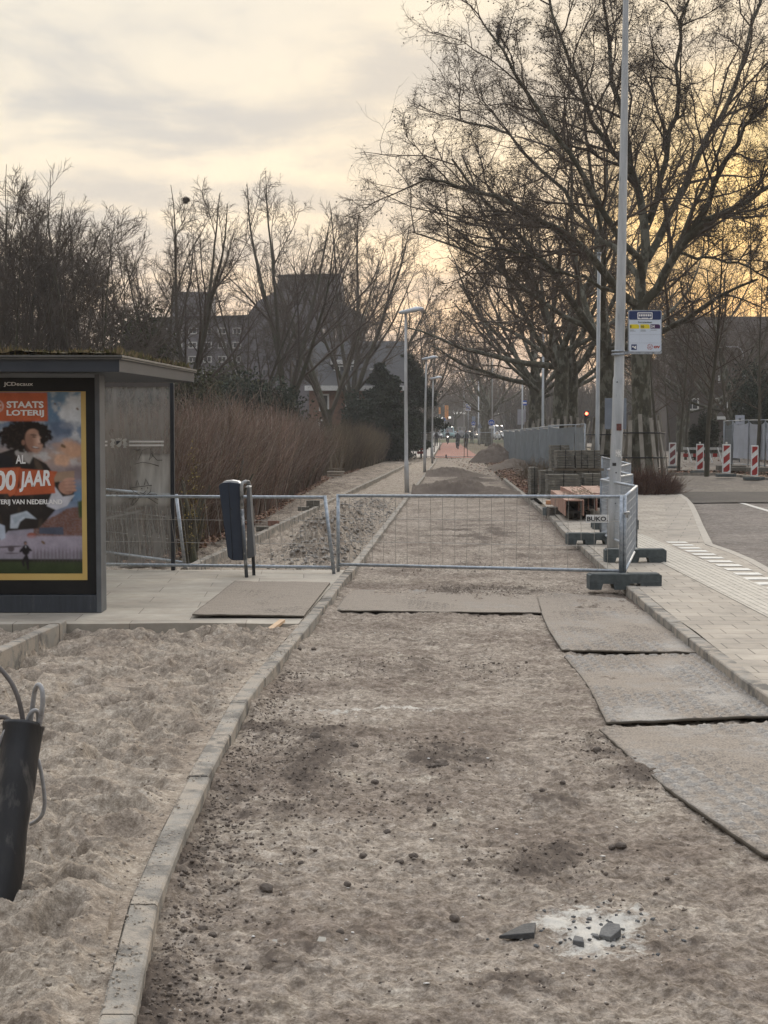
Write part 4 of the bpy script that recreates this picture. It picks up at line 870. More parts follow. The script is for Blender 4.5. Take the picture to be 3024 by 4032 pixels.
def bus_shelter():
    t = thing('bus_shelter', 'dark grey bus shelter with mossy flat roof and large lottery poster', 'bus shelter', (-3.2, 15.9, .1))
    Y = 14.0
    xr = X_at(376, Y); xo = X_at(396, Y); xl = X_at(-262, Y)
    ztop = PY(0, 1487, Y)[2]; zpl = PY(0, 2340, Y)[2]
    # advertising case at the near end
    case = MB().b2((xl, Y, zpl), (xr, Y + .20, ztop)).build('advert_case', BLACK, t, bevel=.006)
    MB().b2((xr + .001, Y - .03, .1), (xo, Y + .23, ztop + .03)).build('corner_post', mat('grey profile', (.12, .13, .14), (.085, .09, .097), scale=4, rough=.5, metal=.3), t, bevel=.004)
    pl = MB().b2((xl, Y - .025, .101), (xr, Y + .22, zpl - .004))
    pl.build('plinth', mat('dark plinth', (.035, .042, .054), (.022, .028, .036), scale=3, rough=.5, stretch=(9, 9, 1), c3=(.09, .09, .09), s3=4, f3=.6), t, bevel=.004)
    gold = mat('gold border print', (.50, .32, .09), (.56, .40, .13), scale=1.2, rough=.4)
    a = PY(-205, 2284, Y - .004); b = PY(337, 1541, Y - .004)
    MB().b2((a[0], Y - .004, a[2]), (b[0], Y - .0005, b[2])).build('gold_border', gold, case)
    pp = painted_poster(Y - .006, case)
    z = lambda x, y: (x / 1.924, 1300 + y / 1.924)
    for nm, s, x0, x1, yb, yt, bold, sh, tl in [('lettering', 'STAATS', 50, 330, 590, 538, .035, 0, 0), ('lettering', 'LOTERIJ', 50, 333, 660, 604, .035, 0, 0), ('lettering', 'AL', 119, 193, 1012, 946, .03, 0, 0), ('lettering', 'JAAR', 148, 388, 1228, 1072, .035, .22, .06), ('lettering', '300', -110, 122, 1222, 1068, .035, .12, .04), ('lettering', 'LOTERIJ VAN NEDERLAND', -82, 472, 1330, 1282, .025, 0, 0)]:
        (p0, q0), (p1, q1) = z(x0, yb), z(x1, yt); fit_px(nm, s, WHITE, pp, p0, p1, q0, q1, Y - .0085, bold=bold, shear=sh, tilt=tl, depth=.0008)
    (p0, q0), (p1, q1) = z(28, 430), z(250, 393); fit_px('header_lettering', 'JCDecaux', WHITE, case, p0, p1, q0, q1, Y - .003, bold=.012, depth=.0015)
    # roof: slightly rising box with folded edge trim
    N0 = PY(470, 1464, 13.6); F0 = PY(765, 1505, 18.0); N1 = PY(470, 1399, 13.6); F1 = PY(765, 1456, 18.0)
    def slab(mb, out, lo0, hi0, lo1, hi1):
        xs0, xs1 = N0[0] + out, F0[0] + out; xl_ = -4.75 - out; y0, y1 = 13.6 - out, 18.0 + out
        P = [(xl_, y0, lo0), (xs0, y0, lo0), (xs1, y1, lo1), (xl_ + .1, y1, lo1), (xl_, y0, hi0), (xs0, y0, hi0), (xs1, y1, hi1), (xl_ + .1, y1, hi1)]
        mb.add(P, [(0, 1, 2, 3)[::-1], (4, 5, 6, 7), (0, 1, 5, 4), (1, 2, 6, 5), (2, 3, 7, 6), (3, 0, 4, 7)])
    mb = MB(); slab(mb, 0, N0[2], N1[2] - .022, F0[2], F1[2] - .022)
    roof = mb.build('roof', mat('roof fascia', (.030, .036, .046), (.042, .048, .058), scale=2, rough=.45, spec=.3), t, bevel=.003)
    mb = MB(); slab(mb, .022, N1[2] - .036, N1[2] - .024, F1[2] - .036, F1[2] - .024); slab(mb, .03, N1[2] - .020, N1[2], F1[2] - .020, F1[2]); mb.build('roof_trim', mat('roof trim', (.10, .095, .085), (.07, .068, .062), rough=.5), roof, bevel=.002)
    # moss and withered plants on the roof
    rng = np.random.default_rng(2); n = 5200; yy = 13.66 + rng.random(n) ** 1.3 * 4.2; fr = (yy - 13.6) / 4.4; xmax = N0[0] + (F0[0] - N0[0]) * fr - .03; xx = xmax - rng.random(n) ** 1.4 * 2.2
    zz = N1[2] + (F1[2] - N1[2]) * fr; h = .02 + .085 * rng.random(n) * (.5 + np.clip(fbm(xx * 2.5, yy * 2.5, 3, 4) + .3, 0, 1)); a = rng.random(n) * 6.28; w = .012 + .02 * rng.random(n)
    V = np.stack([np.stack([xx - w * np.cos(a), yy - w * np.sin(a), zz - .005], 1), np.stack([xx + w * np.cos(a), yy + w * np.sin(a), zz - .005], 1), np.stack([xx + .02 * rng.normal(size=n), yy + .02 * rng.normal(size=n), zz + h], 1)], 1).reshape(-1, 3)
    pal = np.array([(.16, .12, .06), (.10, .09, .04), (.20, .15, .08), (.08, .06, .04), (.13, .12, .05)]); cc = pal[rng.integers(0, 5, n)].repeat(3, 0)
    mo = link('roof_moss', npmesh('moss', V, np.arange(3 * n).reshape(-1, 3), False, {'Col': cc}), vcol('moss', .95), roof); mo['kind'] = 'stuff'
    ng = 60; XX, YY = np.meshgrid(np.linspace(0, 1, ng), np.linspace(13.62, 17.97, ng)); fr = (YY - 13.6) / 4.4; xm = N0[0] + (F0[0] - N0[0]) * fr - .02; X2 = xm - XX * 2.3
    Z2 = N1[2] + (F1[2] - N1[2]) * fr + .016 + .045 * np.clip(fbm(X2 * 3, YY * 3, 4, 6) + .2, 0, 1) * np.minimum(1, XX * 12); i = (np.arange(ng - 1)[:, None] * ng + np.arange(ng - 1)[None]).ravel()
    link('moss_bed', npmesh('mb', np.stack([X2.ravel(), YY.ravel(), Z2.ravel()], 1), np.stack([i, i + 1, i + ng + 1, i + ng], 1), True), mat('moss bed', (.12, .095, .05), (.07, .06, .03), scale=12, rough=1, bump=.8), roof)
    # rear glazing
    Yg = 18.5; px = lambda x, y: PY(x, y, Yg)
    a, b = px(670, 1500), px(690, 2243)
    MB().b2((a[0], Yg - .035, .1), (b[0], Yg + .035, F0[2] + .01)).build('post', DARK, t, bevel=.003)
    zt = px(0, 1524)[2]; zb = px(0, 2240)[2] + .02
    MB().b2((xl, Yg - .02, zt), (a[0] - .001, Yg + .02, zt + .05)).build('top_rail', mat('brown rail', (.10, .085, .075), (.07, .062, .055), rough=.5), t)
    gm = bpy.data.materials.new('shelter glass'); gm.use_nodes = True; NN = gm.node_tree.nodes; LL = gm.node_tree.links; pb = NN['Principled BSDF']; out = NN['Material Output']
    tr = NN.new('ShaderNodeBsdfTransparent'); tr.inputs[0].default_value = (.86, .88, .87, 1); mx = NN.new('ShaderNodeMixShader'); pb.inputs['Base Color'].default_value = (.62, .61, .57, 1); pb.inputs['Roughness'].default_value = .25
    tc = NN.new('ShaderNodeTexCoord'); mp = NN.new('ShaderNodeMapping'); mp.inputs['Scale'].default_value = (9, 1, 1.2); LL.new(tc.outputs['Object'], mp.inputs[0]); ns = NN.new('ShaderNodeTexNoise'); ns.inputs['Scale'].default_value = 2.2; ns.inputs['Detail'].default_value = 5; LL.new(mp.outputs[0], ns.inputs[0])
    at = NN.new('ShaderNodeAttribute'); at.attribute_name = 'fog'; mr = NN.new('ShaderNodeMapRange'); mr.inputs[1].default_value = .3; mr.inputs[2].default_value = .7; mr.inputs[3].default_value = .75; mr.inputs[4].default_value = 1.25; LL.new(ns.outputs[0], mr.inputs[0])
    mm = NN.new('ShaderNodeMath'); mm.operation = 'MULTIPLY'; LL.new(at.outputs['Fac'], mm.inputs[0]); LL.new(mr.outputs[0], mm.inputs[1]); LL.new(mm.outputs[0], mx.inputs[0]); LL.new(tr.outputs[0], mx.inputs[1]); LL.new(pb.outputs[0], mx.inputs[2]); LL.new(mx.outputs[0], out.inputs[0])
    nx, nz_ = 90, 140; X = np.linspace(-4.6, a[0] - .002, nx); Z = np.linspace(zb, zt, nz_); XX, ZZ = np.meshgrid(X, Z)
    SX = XX / Yg * FPX + CXP; SY = 1722 - (ZZ - CAMH) / Yg * FPX
    fog = .34 + .14 * fbm(XX * 3, ZZ * 3, 4, 5)
    ed = smooth((SY - 1775) / 25) * smooth((2010 + 30 * fbm(XX * 4, ZZ, 3, 7) - SY) / 40) * smooth((SX - 500 - 40 * fbm(XX * 3, ZZ * 3, 3, 8)) / 60); fog = np.maximum(fog, .78 * ed * (1 + .3 * fbm(XX * 8, ZZ * 2, 3, 9)))
    fog = np.maximum(fog, .45 * smooth((SY - 1900) / 70) * smooth((2030 - SY) / 60) * (1 + .5 * fbm(XX * 5, ZZ * 5, 3, 10)))
    for (x0, y0, x1, y1) in ((500, 2005, 640, 1950), (420, 2040, 560, 2010)):    # wiped streak
        tt = np.clip(((SX - x0) * (x1 - x0) + (SY - y0) * (y1 - y0)) / ((x1 - x0) ** 2 + (y1 - y0) ** 2), 0, 1); fog = np.maximum(fog, .5 * np.exp(-(np.hypot(SX - x0 - tt * (x1 - x0), SY - y0 - tt * (y1 - y0)) / 9) ** 2))
    i = (np.arange(nz_ - 1)[:, None] * nx + np.arange(nx - 1)[None]).ravel()
    gl = link('glass_panel', npmesh('glass', np.stack([XX.ravel(), np.full(XX.size, Yg), ZZ.ravel()], 1), np.stack([i, i + 1, i + nx + 1, i + nx], 1), False, {'fog': np.clip(fog, 0, .9).ravel()}), gm, t)
    # white double stripe and city crest on the glass
    w = MB()
    for (x0, x1) in ((391, 423), (508, 645)):
        for (y0, y1) in ((1735.5, 1742), (1750, 1757)): p, q = px(x0, y1), px(x1, y0); w.b2((p[0], Yg - .006, p[2]), (q[0], Yg - .003, q[2]))
    for x0, x1, y0, y1 in ((391 - 330, 391 - 30, 1735.5, 1742), (391 - 330, 391 - 30, 1750, 1757)): p, q = px(x0, y1), px(x1, y0); w.b2((p[0], Yg - .006, p[2]), (q[0], Yg - .003, q[2]))
    w.build('white_stripe', WHITE, gl)
    def flat(P, Yp): return [(px(x, y)[0], Yp, px(x, y)[2]) for x, y in P]
    cr = MB()
    sh = [(456, 1734), (479, 1734), (479, 1748), (476, 1756), (467.5, 1762), (459, 1756), (456, 1748)]
    cr.add(flat(sh, Yg - .004), [tuple(range(7))])
    for s_ in (-1, 1):
        for P in ([(14, 1733), (20, 1728), (30, 1727), (33, 1733), (26, 1736), (31, 1742), (33, 1752), (27, 1757), (31, 1763), (18, 1764), (20, 1756), (15, 1750), (19, 1744)], [(28, 1750), (35, 1744), (34, 1756), (30, 1757)]):
            cr.add(flat([(467.5 + s_ * a_, b_) for a_, b_ in P], Yg - .004), [tuple(range(len(P)))])
    cr.add(flat([(455, 1731), (457, 1725), (461, 1729), (467.5, 1724), (474, 1729), (478, 1725), (480, 1731)], Yg - .004), [tuple(range(7))])
    cr.build('city_crest', mat('etched white', (.60, .59, .55), (.5, .5, .47), rough=.6), gl)
    MB().add(flat([(457.5, 1736), (477, 1736), (459, 1753), (457.5, 1748)], Yg - .0065), [(0, 1, 2, 3)]).build('crest_field', DARK, gl)
    # finger-drawn doodles in the dirt of the pane
    ink = mat('doodle line', (.06, .055, .05), rough=.8); g = MB()
    zz = lambda P: [(x / 1.924, 1300 + y / 1.924) for x, y in P]
    def stroke(P, r=.0035): g.tube([(px(*p)[0], Yg - .008, px(*p)[2]) for p in P], r, 5)
    for P in ([(985, 1195), (1060, 1185), (1150, 1175), (1140, 1225), (1100, 1260), (1050, 1245), (1010, 1220), (985, 1195)], [(1030, 1180), (1040, 1135), (1055, 1178)], [(1095, 1172), (1105, 1125), (1125, 1170)], [(1060, 1230), (1085, 1240), (1110, 1215)], [(1088, 1238), (1095, 1250), (1102, 1236)],
              [(1035, 1250), (1000, 1260), (980, 1280)], [(1050, 1258), (1010, 1285), (995, 1325)], [(1060, 1262), (1040, 1290), (1000, 1330)], [(1125, 1245), (1180, 1240), (1205, 1262)], [(1110, 1258), (1160, 1265), (1200, 1285)], [(1105, 1262), (1150, 1285), (1195, 1315)],
              [(1050, 980), (1080, 910), (1135, 890), (1160, 950), (1130, 985), (1145, 935)], [(1020, 1015), (1080, 1000), (1140, 1010), (1205, 1030)], [(1150, 940), (1190, 985), (1230, 985)], [(1005, 905), (1065, 905), (1030, 915)], [(1160, 935), (1215, 940)]): stroke(zz(P))
    for c_ in ((1075, 1200), (1120, 1195)): q = px(*zz([c_])[0]); g.ico((q[0], Yg - .008, q[2]), .008, 1)
    g.build('graffiti', ink, gl)
    # bench inside and rear column
    for yy in (16.2, Yg - .05): MB().b2((xl + .1, yy, .1), (xl + .18, yy + .09, 2.3)).build('rear_column', DARK, t)
bus_shelter()
# ---------------------------------------------------------------- barriers
def barrier(name, label, A, B, z0a, z1a, z0b, z1b, feet=(0.17, .17), wires=.145, hw=2, r=.020, wr=.0024, group=None, sign=False, dense=False, post_ext=.05, mth=GALV, lean=(0, 0)):
    """tube frame from A to B (x, y); z0/z1: height of the bottom/top rail at either end"""
    A = np.array([*A, 0.]); B = np.array([*B, 0.]); t = thing(name, label, 'barrier', ((A + B) / 2 + [0, 0, min(z0a, z0b) - .15]), group)
    up = np.array([0, 0, 1.]); la = np.array([lean[0], 0, 0]); lb = np.array([lean[1], 0, 0])
    At, Ab, Bt, Bb = A + up * z1a + la, A + up * z0a, B + up * z1b + lb, B + up * z0b
    m = MB(); m.tube([Ab - up * feet[0] - la * feet[0], At + up * r], r * 1.08, 10); m.tube([Bb - up * feet[1] - lb * feet[1], Bt + up * r], r * 1.08, 10)
    m.tube([At, Bt], r * .95, 10); m.tube([Ab, Bb], r * .95, 10)
    for e in (At, Bt): m.ico(e, r * 1.1, 1)
    m.build('frame', mth, t)
    w = MB(); L = np.linalg.norm(B - A); n = int(L / wires); rr = random.Random(int(L * 1000))
    for i in range(1, n):
        f = i / n; j = rr.uniform(-.004, .004); a = Ab + (Bb - Ab) * (f + j / L); b = At + (Bt - At) * (f - j / L); w.tube([a, (a + b) / 2 + [0, rr.uniform(-.006, .006), 0], b], wr, 4, False, False)
    for i in range(hw):
        f = (i + 1) / (hw + 1); a = Ab + (At - Ab) * f; b = Bb + (Bt - Bb) * f; w.tube([a, a + (b - a) * .35 + [0, 0, .004], a + (b - a) * .7 - [0, 0, .005], b], wr * 1.15, 4, False, False)
    w.build('wire_mesh', mat('zinc wire', (.40, .38, .34), (.28, .26, .23), scale=20, rough=.5, metal=.5) if not dense else mat('fine zinc mesh', (.40, .43, .46), (.32, .35, .38), scale=20, rough=.5, metal=.45), t)
    return t
S1 = lambda px, Y: (X_at(px, Y), Y)
bt = barrier('barrier', 'long low wire mesh barrier with a white name plate, across the path', S1(1331, 18.3), S1(2448, 16.7), .185, 1.005, .245, 1.056, feet=(.13, .06), group='low galvanised barriers', wires=.148)
def buko(parent):
    Y = 16.93; a = PY(2307, 2058, Y); b = PY(2398, 2027, Y)
    p = MB().b2((a[0], Y - .006, a[2]), (b[0], Y, b[2])).build('name_plate', PAINTW, parent)
    fit_px('lettering', 'BUKO', mat('black print', (.015, .015, .018), rough=.5), p, 2311, 2387, 2052, 2034, Y - .008, bold=.03)
    c = PY(2391.5, 2050, Y - .008); MB().b2((c[0] - .006, Y - .009, c[2] - .006), (c[0] + .006, Y - .007, c[2] + .006)).build('dot', mat('black print', (.015, .015, .018)), p)
buko(bt)
barrier('barrier', 'low wire mesh barrier leaning behind the litter bin', S1(150, 18.75), S1(1312, 18.0), .16, .985, .175, 1.0, feet=(.12, .13), group='low galvanised barriers', lean=(-.1, -.10))
barrier('barrier', 'low barrier whose slanting post shows right of the shelter post', S1(724, 18.95), S1(230, 22.0), .15, .98, .15, 1.02, feet=(.1, .1), group='low galvanised barriers', lean=(-.10, -.05))
zig = [(S1(2462, 16.72)), (S1(2507, 20.2)), (S1(2369, 23.4)), (S1(2490, 26.6)), (S1(2394, 30.0)), (S1(2482, 34.0)), (S1(2372, 40.5))]
labs = ['finely meshed low barrier with a bright worn top rail, nearest of the zigzag row', 'second finely meshed barrier of the zigzag row, running behind the tall pole', 'third barrier of the zigzag row, mostly behind the tall pole', 'fourth barrier of the zigzag row, left end showing beside the pole', 'fifth barrier of the zigzag row behind the tall pole', 'last barrier of the zigzag row beside the stacked paving']
FOOT = None
for i in range(6):
    (x0, y0), (x1, y1) = zig[i], zig[i + 1]; zz0, zz1 = float(pv(0, y0)) - .1, float(pv(0, y1)) - .1
    barrier('barrier', labs[i], (x0, y0), (x1, y1), .235 + zz0, 1.055 + zz0, .235 + zz1, 1.055 + zz1, feet=(.1, .1), wires=.05, hw=7, wr=.0022, dense=True, group='low galvanised barriers')
def clampb():
    t = MB(); p = PY(2467, 2020, 16.66); t.tube([p + [-.035, -.01, 0], p + [.03, -.01, 0]], .018, 8); t.tube([p + [0, -.03, 0], p + [0, .02, 0]], .012, 6); t.box(p + [0, -.02, -.03], (.03, .02, .04))
    tag(t.build('coupling_clamp', mat('bright clamp', (.55, .56, .56), (.12, .12, .12), scale=40, rough=.35, metal=.7)), 'shiny clamp joining the two nearest barriers', 'clamp')
clampb()
def foot_block():
    prof = [(-.39, 0), (-.39, .155), (-.36, .165), (.36, .165), (.39, .155), (.39, 0), (.19, 0), (.175, .065), (.03, .065), (.02, 0), (-.11, 0), (-.12, .06), (-.24, .06), (-.255, 0)]
    mb = MB(); n = len(prof); V = [(x, -.115, z) for x, z in prof] + [(x, .115, z) for x, z in prof]
    mb.add(V, [(0, 1, 2, 3, 4, 5)[::1] and (0, 1, 13), (1, 2, 12, 13)[::1], (2, 3, 7, 12), (12, 7, 8, 11), (8, 9, 10, 11), (3, 4, 6, 7), (4, 5, 6), ])
    mb = MB(); 
    def pr(P): 
        k = len(P); mb.add([(x, -.115, z) for x, z in P] + [(x, .115, z) for x, z in P], [tuple(range(k)), tuple(range(2 * k - 1, k - 1, -1))] + [(i, i + k, (i + 1) % k + k, (i + 1) % k) for i in range(k)])
    pr([(-.39, .065), (.39, .065), (.39, .155), (.365, .168), (-.365, .168), (-.39, .155)])
    pr([(-.389, 0), (-.265, 0), (-.245, .0645), (-.389, .0645)]); pr([(-.12, 0), (.03, 0), (.045, .0645), (-.135, .0645)]); pr([(.175, 0), (.389, 0), (.389, .0645), (.155, .0645)])
    mb.b2((-.37, -.09, .1685), (-.05, .09, .174)).b2((.05, -.09, .1685), (.37, .09, .174))
    return mb
FB = None
for (px, Y, z, rz, lab) in [(2461, 16.6, .06, .03, 'dark grey rubber block half on the kerb, nearest the camera'), (2503, 19.7, .10, -.02, 'dark grey rubber block on the pavement behind the nearest one'), (2335, 23.0, .10, .04, 'dark grey rubber block behind the meshed barrier, at the path kerb'), (2425, 26.8, .1, .1, 'dark grey rubber block just left of the tall pole base'),
                            (2215, 32.2, .07, .2, 'small dark block under the timber boxes, left'), (2365, 27.6, .1, 1.3, 'dark block under the near end of the timber boxes')]:
    o = foot_block().build('rubber_block', RUBBER, bevel=.006, origin='auto') if FB is None else FB.copy()
    if FB is None: FB = o
    else: COL.objects.link(o)
    o.location = (X_at(px, Y), Y, z); o.rotation_euler = (0, 0, rz); tag(o, lab, 'rubber block', 'rubber blocks carrying the barriers')
# ---------------------------------------------------------------- litter bin
def litter_bin():
    Y = 17.7; q = lambda x, y: PY(x, y, Y)
    t = thing('litter_bin', 'leaning dark blue litter bin on two grey posts beside the platform', 'litter bin', (q(985, 0)[0], Y, .1))
    body = [(866, 1912), (872, 1904), (884, 1899), (909, 1897), (940, 1901), (952, 1903), (965, 2203), (925, 2203), (915, 2201), (902, 2189)]
    def pr(P, y0, y1, nm, m, par=t, bev=.006):
        k = len(P); V = []
        for yy in (y0, y1):
            for x, y in P: w = q(x, y); V.append((w[0], yy, w[2]))
        mb = MB(); mb.add(V, [tuple(range(k)), tuple(range(2 * k - 1, k - 1, -1))] + [(i, i + k, (i + 1) % k + k, (i + 1) % k) for i in range(k)]); return mb.build(nm, m, par, bevel=bev)
    blue = mat('bin blue', (.018, .030, .055), (.026, .040, .066), scale=4, rough=.42, c3=(.06, .065, .07), s3=8, f3=.64)
    b = pr(body, Y - .13, Y + .17, 'body', blue)
    pr([(974, 1918), (986, 1914), (991, 2000), (1005, 2188), (986, 2196), (976, 2196)], Y - .10, Y + .15, 'side_shell', mat('bin grey side', (.09, .095, .10), (.12, .125, .13), scale=5, rough=.45), t)
    pr([(875, 1906), (887, 1893), (915, 1890), (938, 1894), (950, 1903), (940, 1905), (909, 1899), (884, 1902)], Y - .10, Y + .16, 'lid', PAINTW, b, .004)
    pr([(968, 1918), (974, 1911), (985, 1911), (988, 1918)], Y - .10, Y + .15, 'lid', PAINTW, t, .004)
    pst = mat('bin post', (.10, .11, .12), (.38, .38, .37), scale=9, rough=.5, metal=.3, lo=.45, hi=.6)
    a, bb = q(957, 1899), q(977, 2268)
    MB().tube([(a[0], Y - .16, a[2] - .3), (a[0] - .003, Y - .16, a[2] - .04), (a[0] + .01, Y - .155, a[2]), (a[0] + .04, Y - .12, a[2] + .012), (a[0] + .065, Y - .04, a[2] + .005), (a[0] + .07, Y + .06, a[2] - .03)], .021, 10).tube([(a[0], Y - .16, a[2] - .3), (bb[0], Y - .16, .05)], .021, 10).build('front_post', pst, t)
    c, d = q(984, 1960), q(997, 2255); MB().tube([(c[0], Y + .12, c[2]), (d[0], Y + .12, .04)], .020, 10).build('rear_post', DARK, t)
    ln = MB(); u, v = q(905, 1900), q(921, 2200); ln.tube([(u[0], Y - .132, u[2]), (v[0], Y - .132, v[2])], .003, 5); ln.build('seam', BLACK, b)
    k = q(915, 2002); MB().lathe([(0, 0), (.012, 0), (.012, .006), (0, .006)], (0, 0, 0), 10).build('lock', GALV, b) if False else MB().ico((k[0], Y - .131, k[2]), .011, 1).build('lock', DARK, b)
litter_bin()
# ---------------------------------------------------------------- bus stop pole and sign
def stop_pole():
    Y = 22.0; b = G(2412, 2160, .1); Yb = b[1]; pts = []; rs = []
    for y, x, w in ((2168, 2412, 47), (2000, 2417, 46), (1990, 2417, 45), (1700, 2430, 45), (1495, 2436, 45), (1480, 2437, 40), (1200, 2444, 38), (800, 2452, 33), (400, 2459, 28), (0, 2464, 22), (-700, 2474, 15)):
        p = PY(x, y, Yb); pts.append(p); rs.append(w / 2 / FPX * Yb)
    t = thing('stop_pole', 'tall tapered grey lighting column that carries the bus stop sign', 'pole', (pts[0][0], Yb, .1))
    MB().tube(pts, rs, 20).build('shaft', POLE, t)
    for py in (1383, 1396):
        c = PY(2434, py, Yb); MB().tube([c - [0, 0, .012], c + [0, 0, .012]], 26 / FPX * Yb, 20).build('band', GALV, t)
    for (x, y, w, h, col, nm) in ((2434, 1682, 20, 27, (.16, .05, .04), 'red sticker'), (2431, 1784, 21, 28, (.75, .74, .70), 'white sticker'), (2416, 1828, 14, 12, (.04, .04, .04), 'black sticker'), (2446, 1802, 8, 10, (.7, .7, .68), 'white sticker')):
        r = 24 / FPX * Yb; n = 6; V = []
        for j in (0, 1):
            for i in range(n + 1):
                xx = x - w / 2 + w * i / n; cx = 2431 if y < 1800 else 2426; a = np.clip((xx - cx) / 23.5, -.98, .98); yy = y + (h / 2 if j == 0 else -h / 2)
                c = PY(cx, yy, Yb); V.append((c[0] + a * r, Yb - math.sqrt(1 - a * a) * r - .002, c[2]))
        MB().add(V, [(i, i + 1, n + 2 + i, n + 1 + i) for i in range(n)]).build('sticker', mat(nm, col, tuple(v * .55 for v in col), scale=60, rough=.5, lo=.45, hi=.55), t)
    for (x, y) in ((2426, 1861), (2424, 1982), (2430, 1504)): c = PY(x, y, Yb - .09); MB().ico(c, .012, 1).build('bolt', DARK, t)
    t2 = thing('bus_stop_sign', 'white and blue bus stop sign with line numbers, bracketed to the tall pole', 'sign', PY(2540, 1392, Yb - .05))
    Ys = Yb - .06; q = lambda x, y: PY(x, y, Ys)
    def rr(x0, x1, y0, y1, r, Yp, th, nm, m, par):
        P = []
        for cx, cy, a0 in ((x1 - r, y0 + r, -90), (x1 - r, y1 - r, 0), (x0 + r, y1 - r, 90), (x0 + r, y0 + r, 180)):
            for k in range(5): a = R(a0 + 22.5 * k); w = PY(cx + r * math.cos(a), cy + r * math.sin(a), Ys); P.append((w[0], w[2]))
        k = len(P); mb = MB(); mb.add([(x, Yp, z) for x, z in P] + [(x, Yp + th, z) for x, z in P], [tuple(range(k)), tuple(range(2 * k - 1, k - 1, -1))] + [(i, i + k, (i + 1) % k + k, (i + 1) % k) for i in range(k)]); return mb.build(nm, m, par)
    fr = rr(2473.5, 2606, 1221, 1394, 7, Ys, .03, 'frame', GALV, t2)
    pw = rr(2477, 2602, 1225, 1384, 5, Ys - .004, .0035, 'panel', mat('sign white', (.62, .68, .76), (.58, .64, .72), scale=2, rough=.35), t2)
    nb = mat('sign navy', (.012, .03, .11), (.015, .035, .12), rough=.35); ye = mat('sign yellow', (.75, .62, .02), (.7, .56, .02), rough=.4); pu = mat('sign purple', (.07, .025, .10), rough=.4)
    def rect(x0, x1, y0, y1, d, nm, m, par=pw):
        a, b_ = q(x0, y1), q(x1, y0); return MB().b2((a[0], Ys - .004 - d, a[2]), (b_[0], Ys - .0035 - d + .0008, b_[2])).build(nm, m, par)
    rr(2477, 2602, 1225, 1259, 5, Ys - .0062, .0015, 'header', nb, pw)
    rr(2509.5, 2569, 1230, 1257, 3, Ys - .008, .0015, 'header_field', WHITE, pw)
    bus = MB()
    def br(x0, x1, y0, y1, d=.0055): a, b_ = q(x0, y1), q(x1, y0); bus.b2((a[0], Ys - .004 - d, a[2]), (b_[0], Ys - .003 - d, b_[2]))
    br(2513, 2566, 1246, 1251); br(2513, 2566, 1234, 1237.5); 
    for x in (2513, 2521, 2530, 2539, 2548, 2557, 2564): br(x, x + 2, 1237.5, 1246)
    for cx in (2523, 2555): c = q(cx, 1251); bus.tube([(c[0], Ys - .0105, c[2]), (c[0], Ys - .009, c[2])], .011, 12)
    bus.build('bus_pictogram', nb, pw)
    fit_px('stop_name', 'Socrateslaan', mat('sign dark text', (.02, .05, .03)), pw, 2512, 2567, 1272, 1265, Ys - .0065, bold=.01)
    def flag(x0, x1, m):
        P = [(x0, 1277), (x1 - 6, 1277), (x1 - 1, 1280), (x1, 1284), (x1, 1294), (x0, 1294)]; k = 6
        V = [(q(x, y)[0], Ys - .006, q(x, y)[2]) for x, y in P] + [(q(x, y)[0], Ys - .0045, q(x, y)[2]) for x, y in P]
        MB().add(V, [tuple(range(k)), tuple(range(2 * k - 1, k - 1, -1))] + [(i, i + k, (i + 1) % k + k, (i + 1) % k) for i in range(k)]).build('line_flag', m, pw)
    flag(2480, 2516, ye); flag(2521, 2558, ye); flag(2561, 2599, pu)
    blk = mat('black print', (.015, .015, .018))
    fit_px('line_number', '1', blk, pw, 2482, 2486, 1291, 1281, Ys - .0078, bold=.02); fit_px('line_number', '10', blk, pw, 2524, 2536, 1291, 1281, Ys - .0078, bold=.02); fit_px('line_number', '34', WHITE, pw, 2563, 2578, 1291, 1280, Ys - .0078, bold=.02)
    gl = mat('small grey print', (.25, .27, .3))
    for x0, x1, y in ((2480, 2496, 1299), (2480, 2503, 1303), (2522, 2542, 1299), (2522, 2544, 1303), (2562, 2586, 1299)): rect(x0, x1, y, y + 1.6, .002, 'small_print', gl)
    for y in (1317, 1350): rect(2479, 2600, y, y + .7, .002, 'rule', mat('faint rule', (.42, .46, .52)))
    for x in (2518, 2559): rect(x, x + .6, 1296, 1350, .002, 'rule', mat('faint rule', (.42, .46, .52)))
    rect(2485.5, 2507, 1356, 1378, .002, 'logo_field', nb)
    lg = MB(); 
    for x0, x1, y0, y1 in ((2489, 2495, 1362, 1368), (2495, 2499, 1366, 1371), (2499, 2504, 1362, 1374)): a, b_ = q(x0, y1), q(x1, y0); lg.b2((a[0], Ys - .0075, a[2]), (b_[0], Ys - .0065, b_[2]))
    lg.build('logo_mark', WHITE, pw)
    red = mat('sign red', (.42, .07, .05), rough=.4); c = q(2559, 1366); ring = MB(); nn = 20
    for r0, r1 in ((9.0, 11),):
        V = []; 
        for k in range(nn):
            a = 2 * math.pi * k / nn
            for r_ in (r0, r1): w = q(2559 + r_ * math.cos(a), 1366 + r_ * math.sin(a)); V.append((w[0], Ys - .0065, w[2]))
        ring.add(V, [(2 * k, 2 * ((k + 1) % nn), 2 * ((k + 1) % nn) + 1, 2 * k + 1) for k in range(nn) if k % 5])
    ring.build('round_mark', red, pw); fit_px('lettering', 'U', red, pw, 2554.5, 2563.5, 1371.5, 1361, Ys - .0065, bold=.02)
    fit_px('lettering', 'ov', red, pw, 2574, 2599, 1371.5, 1361.5, Ys - .0065, bold=.045)
    a = q(2452, 1389); b_ = q(2480, 1389); MB().beam((a[0] - .02, Yb - .03, a[2]), (b_[0] + .01, Yb - .03, b_[2]), .03, .035).build('bracket', GALV, t2)
stop_pole()
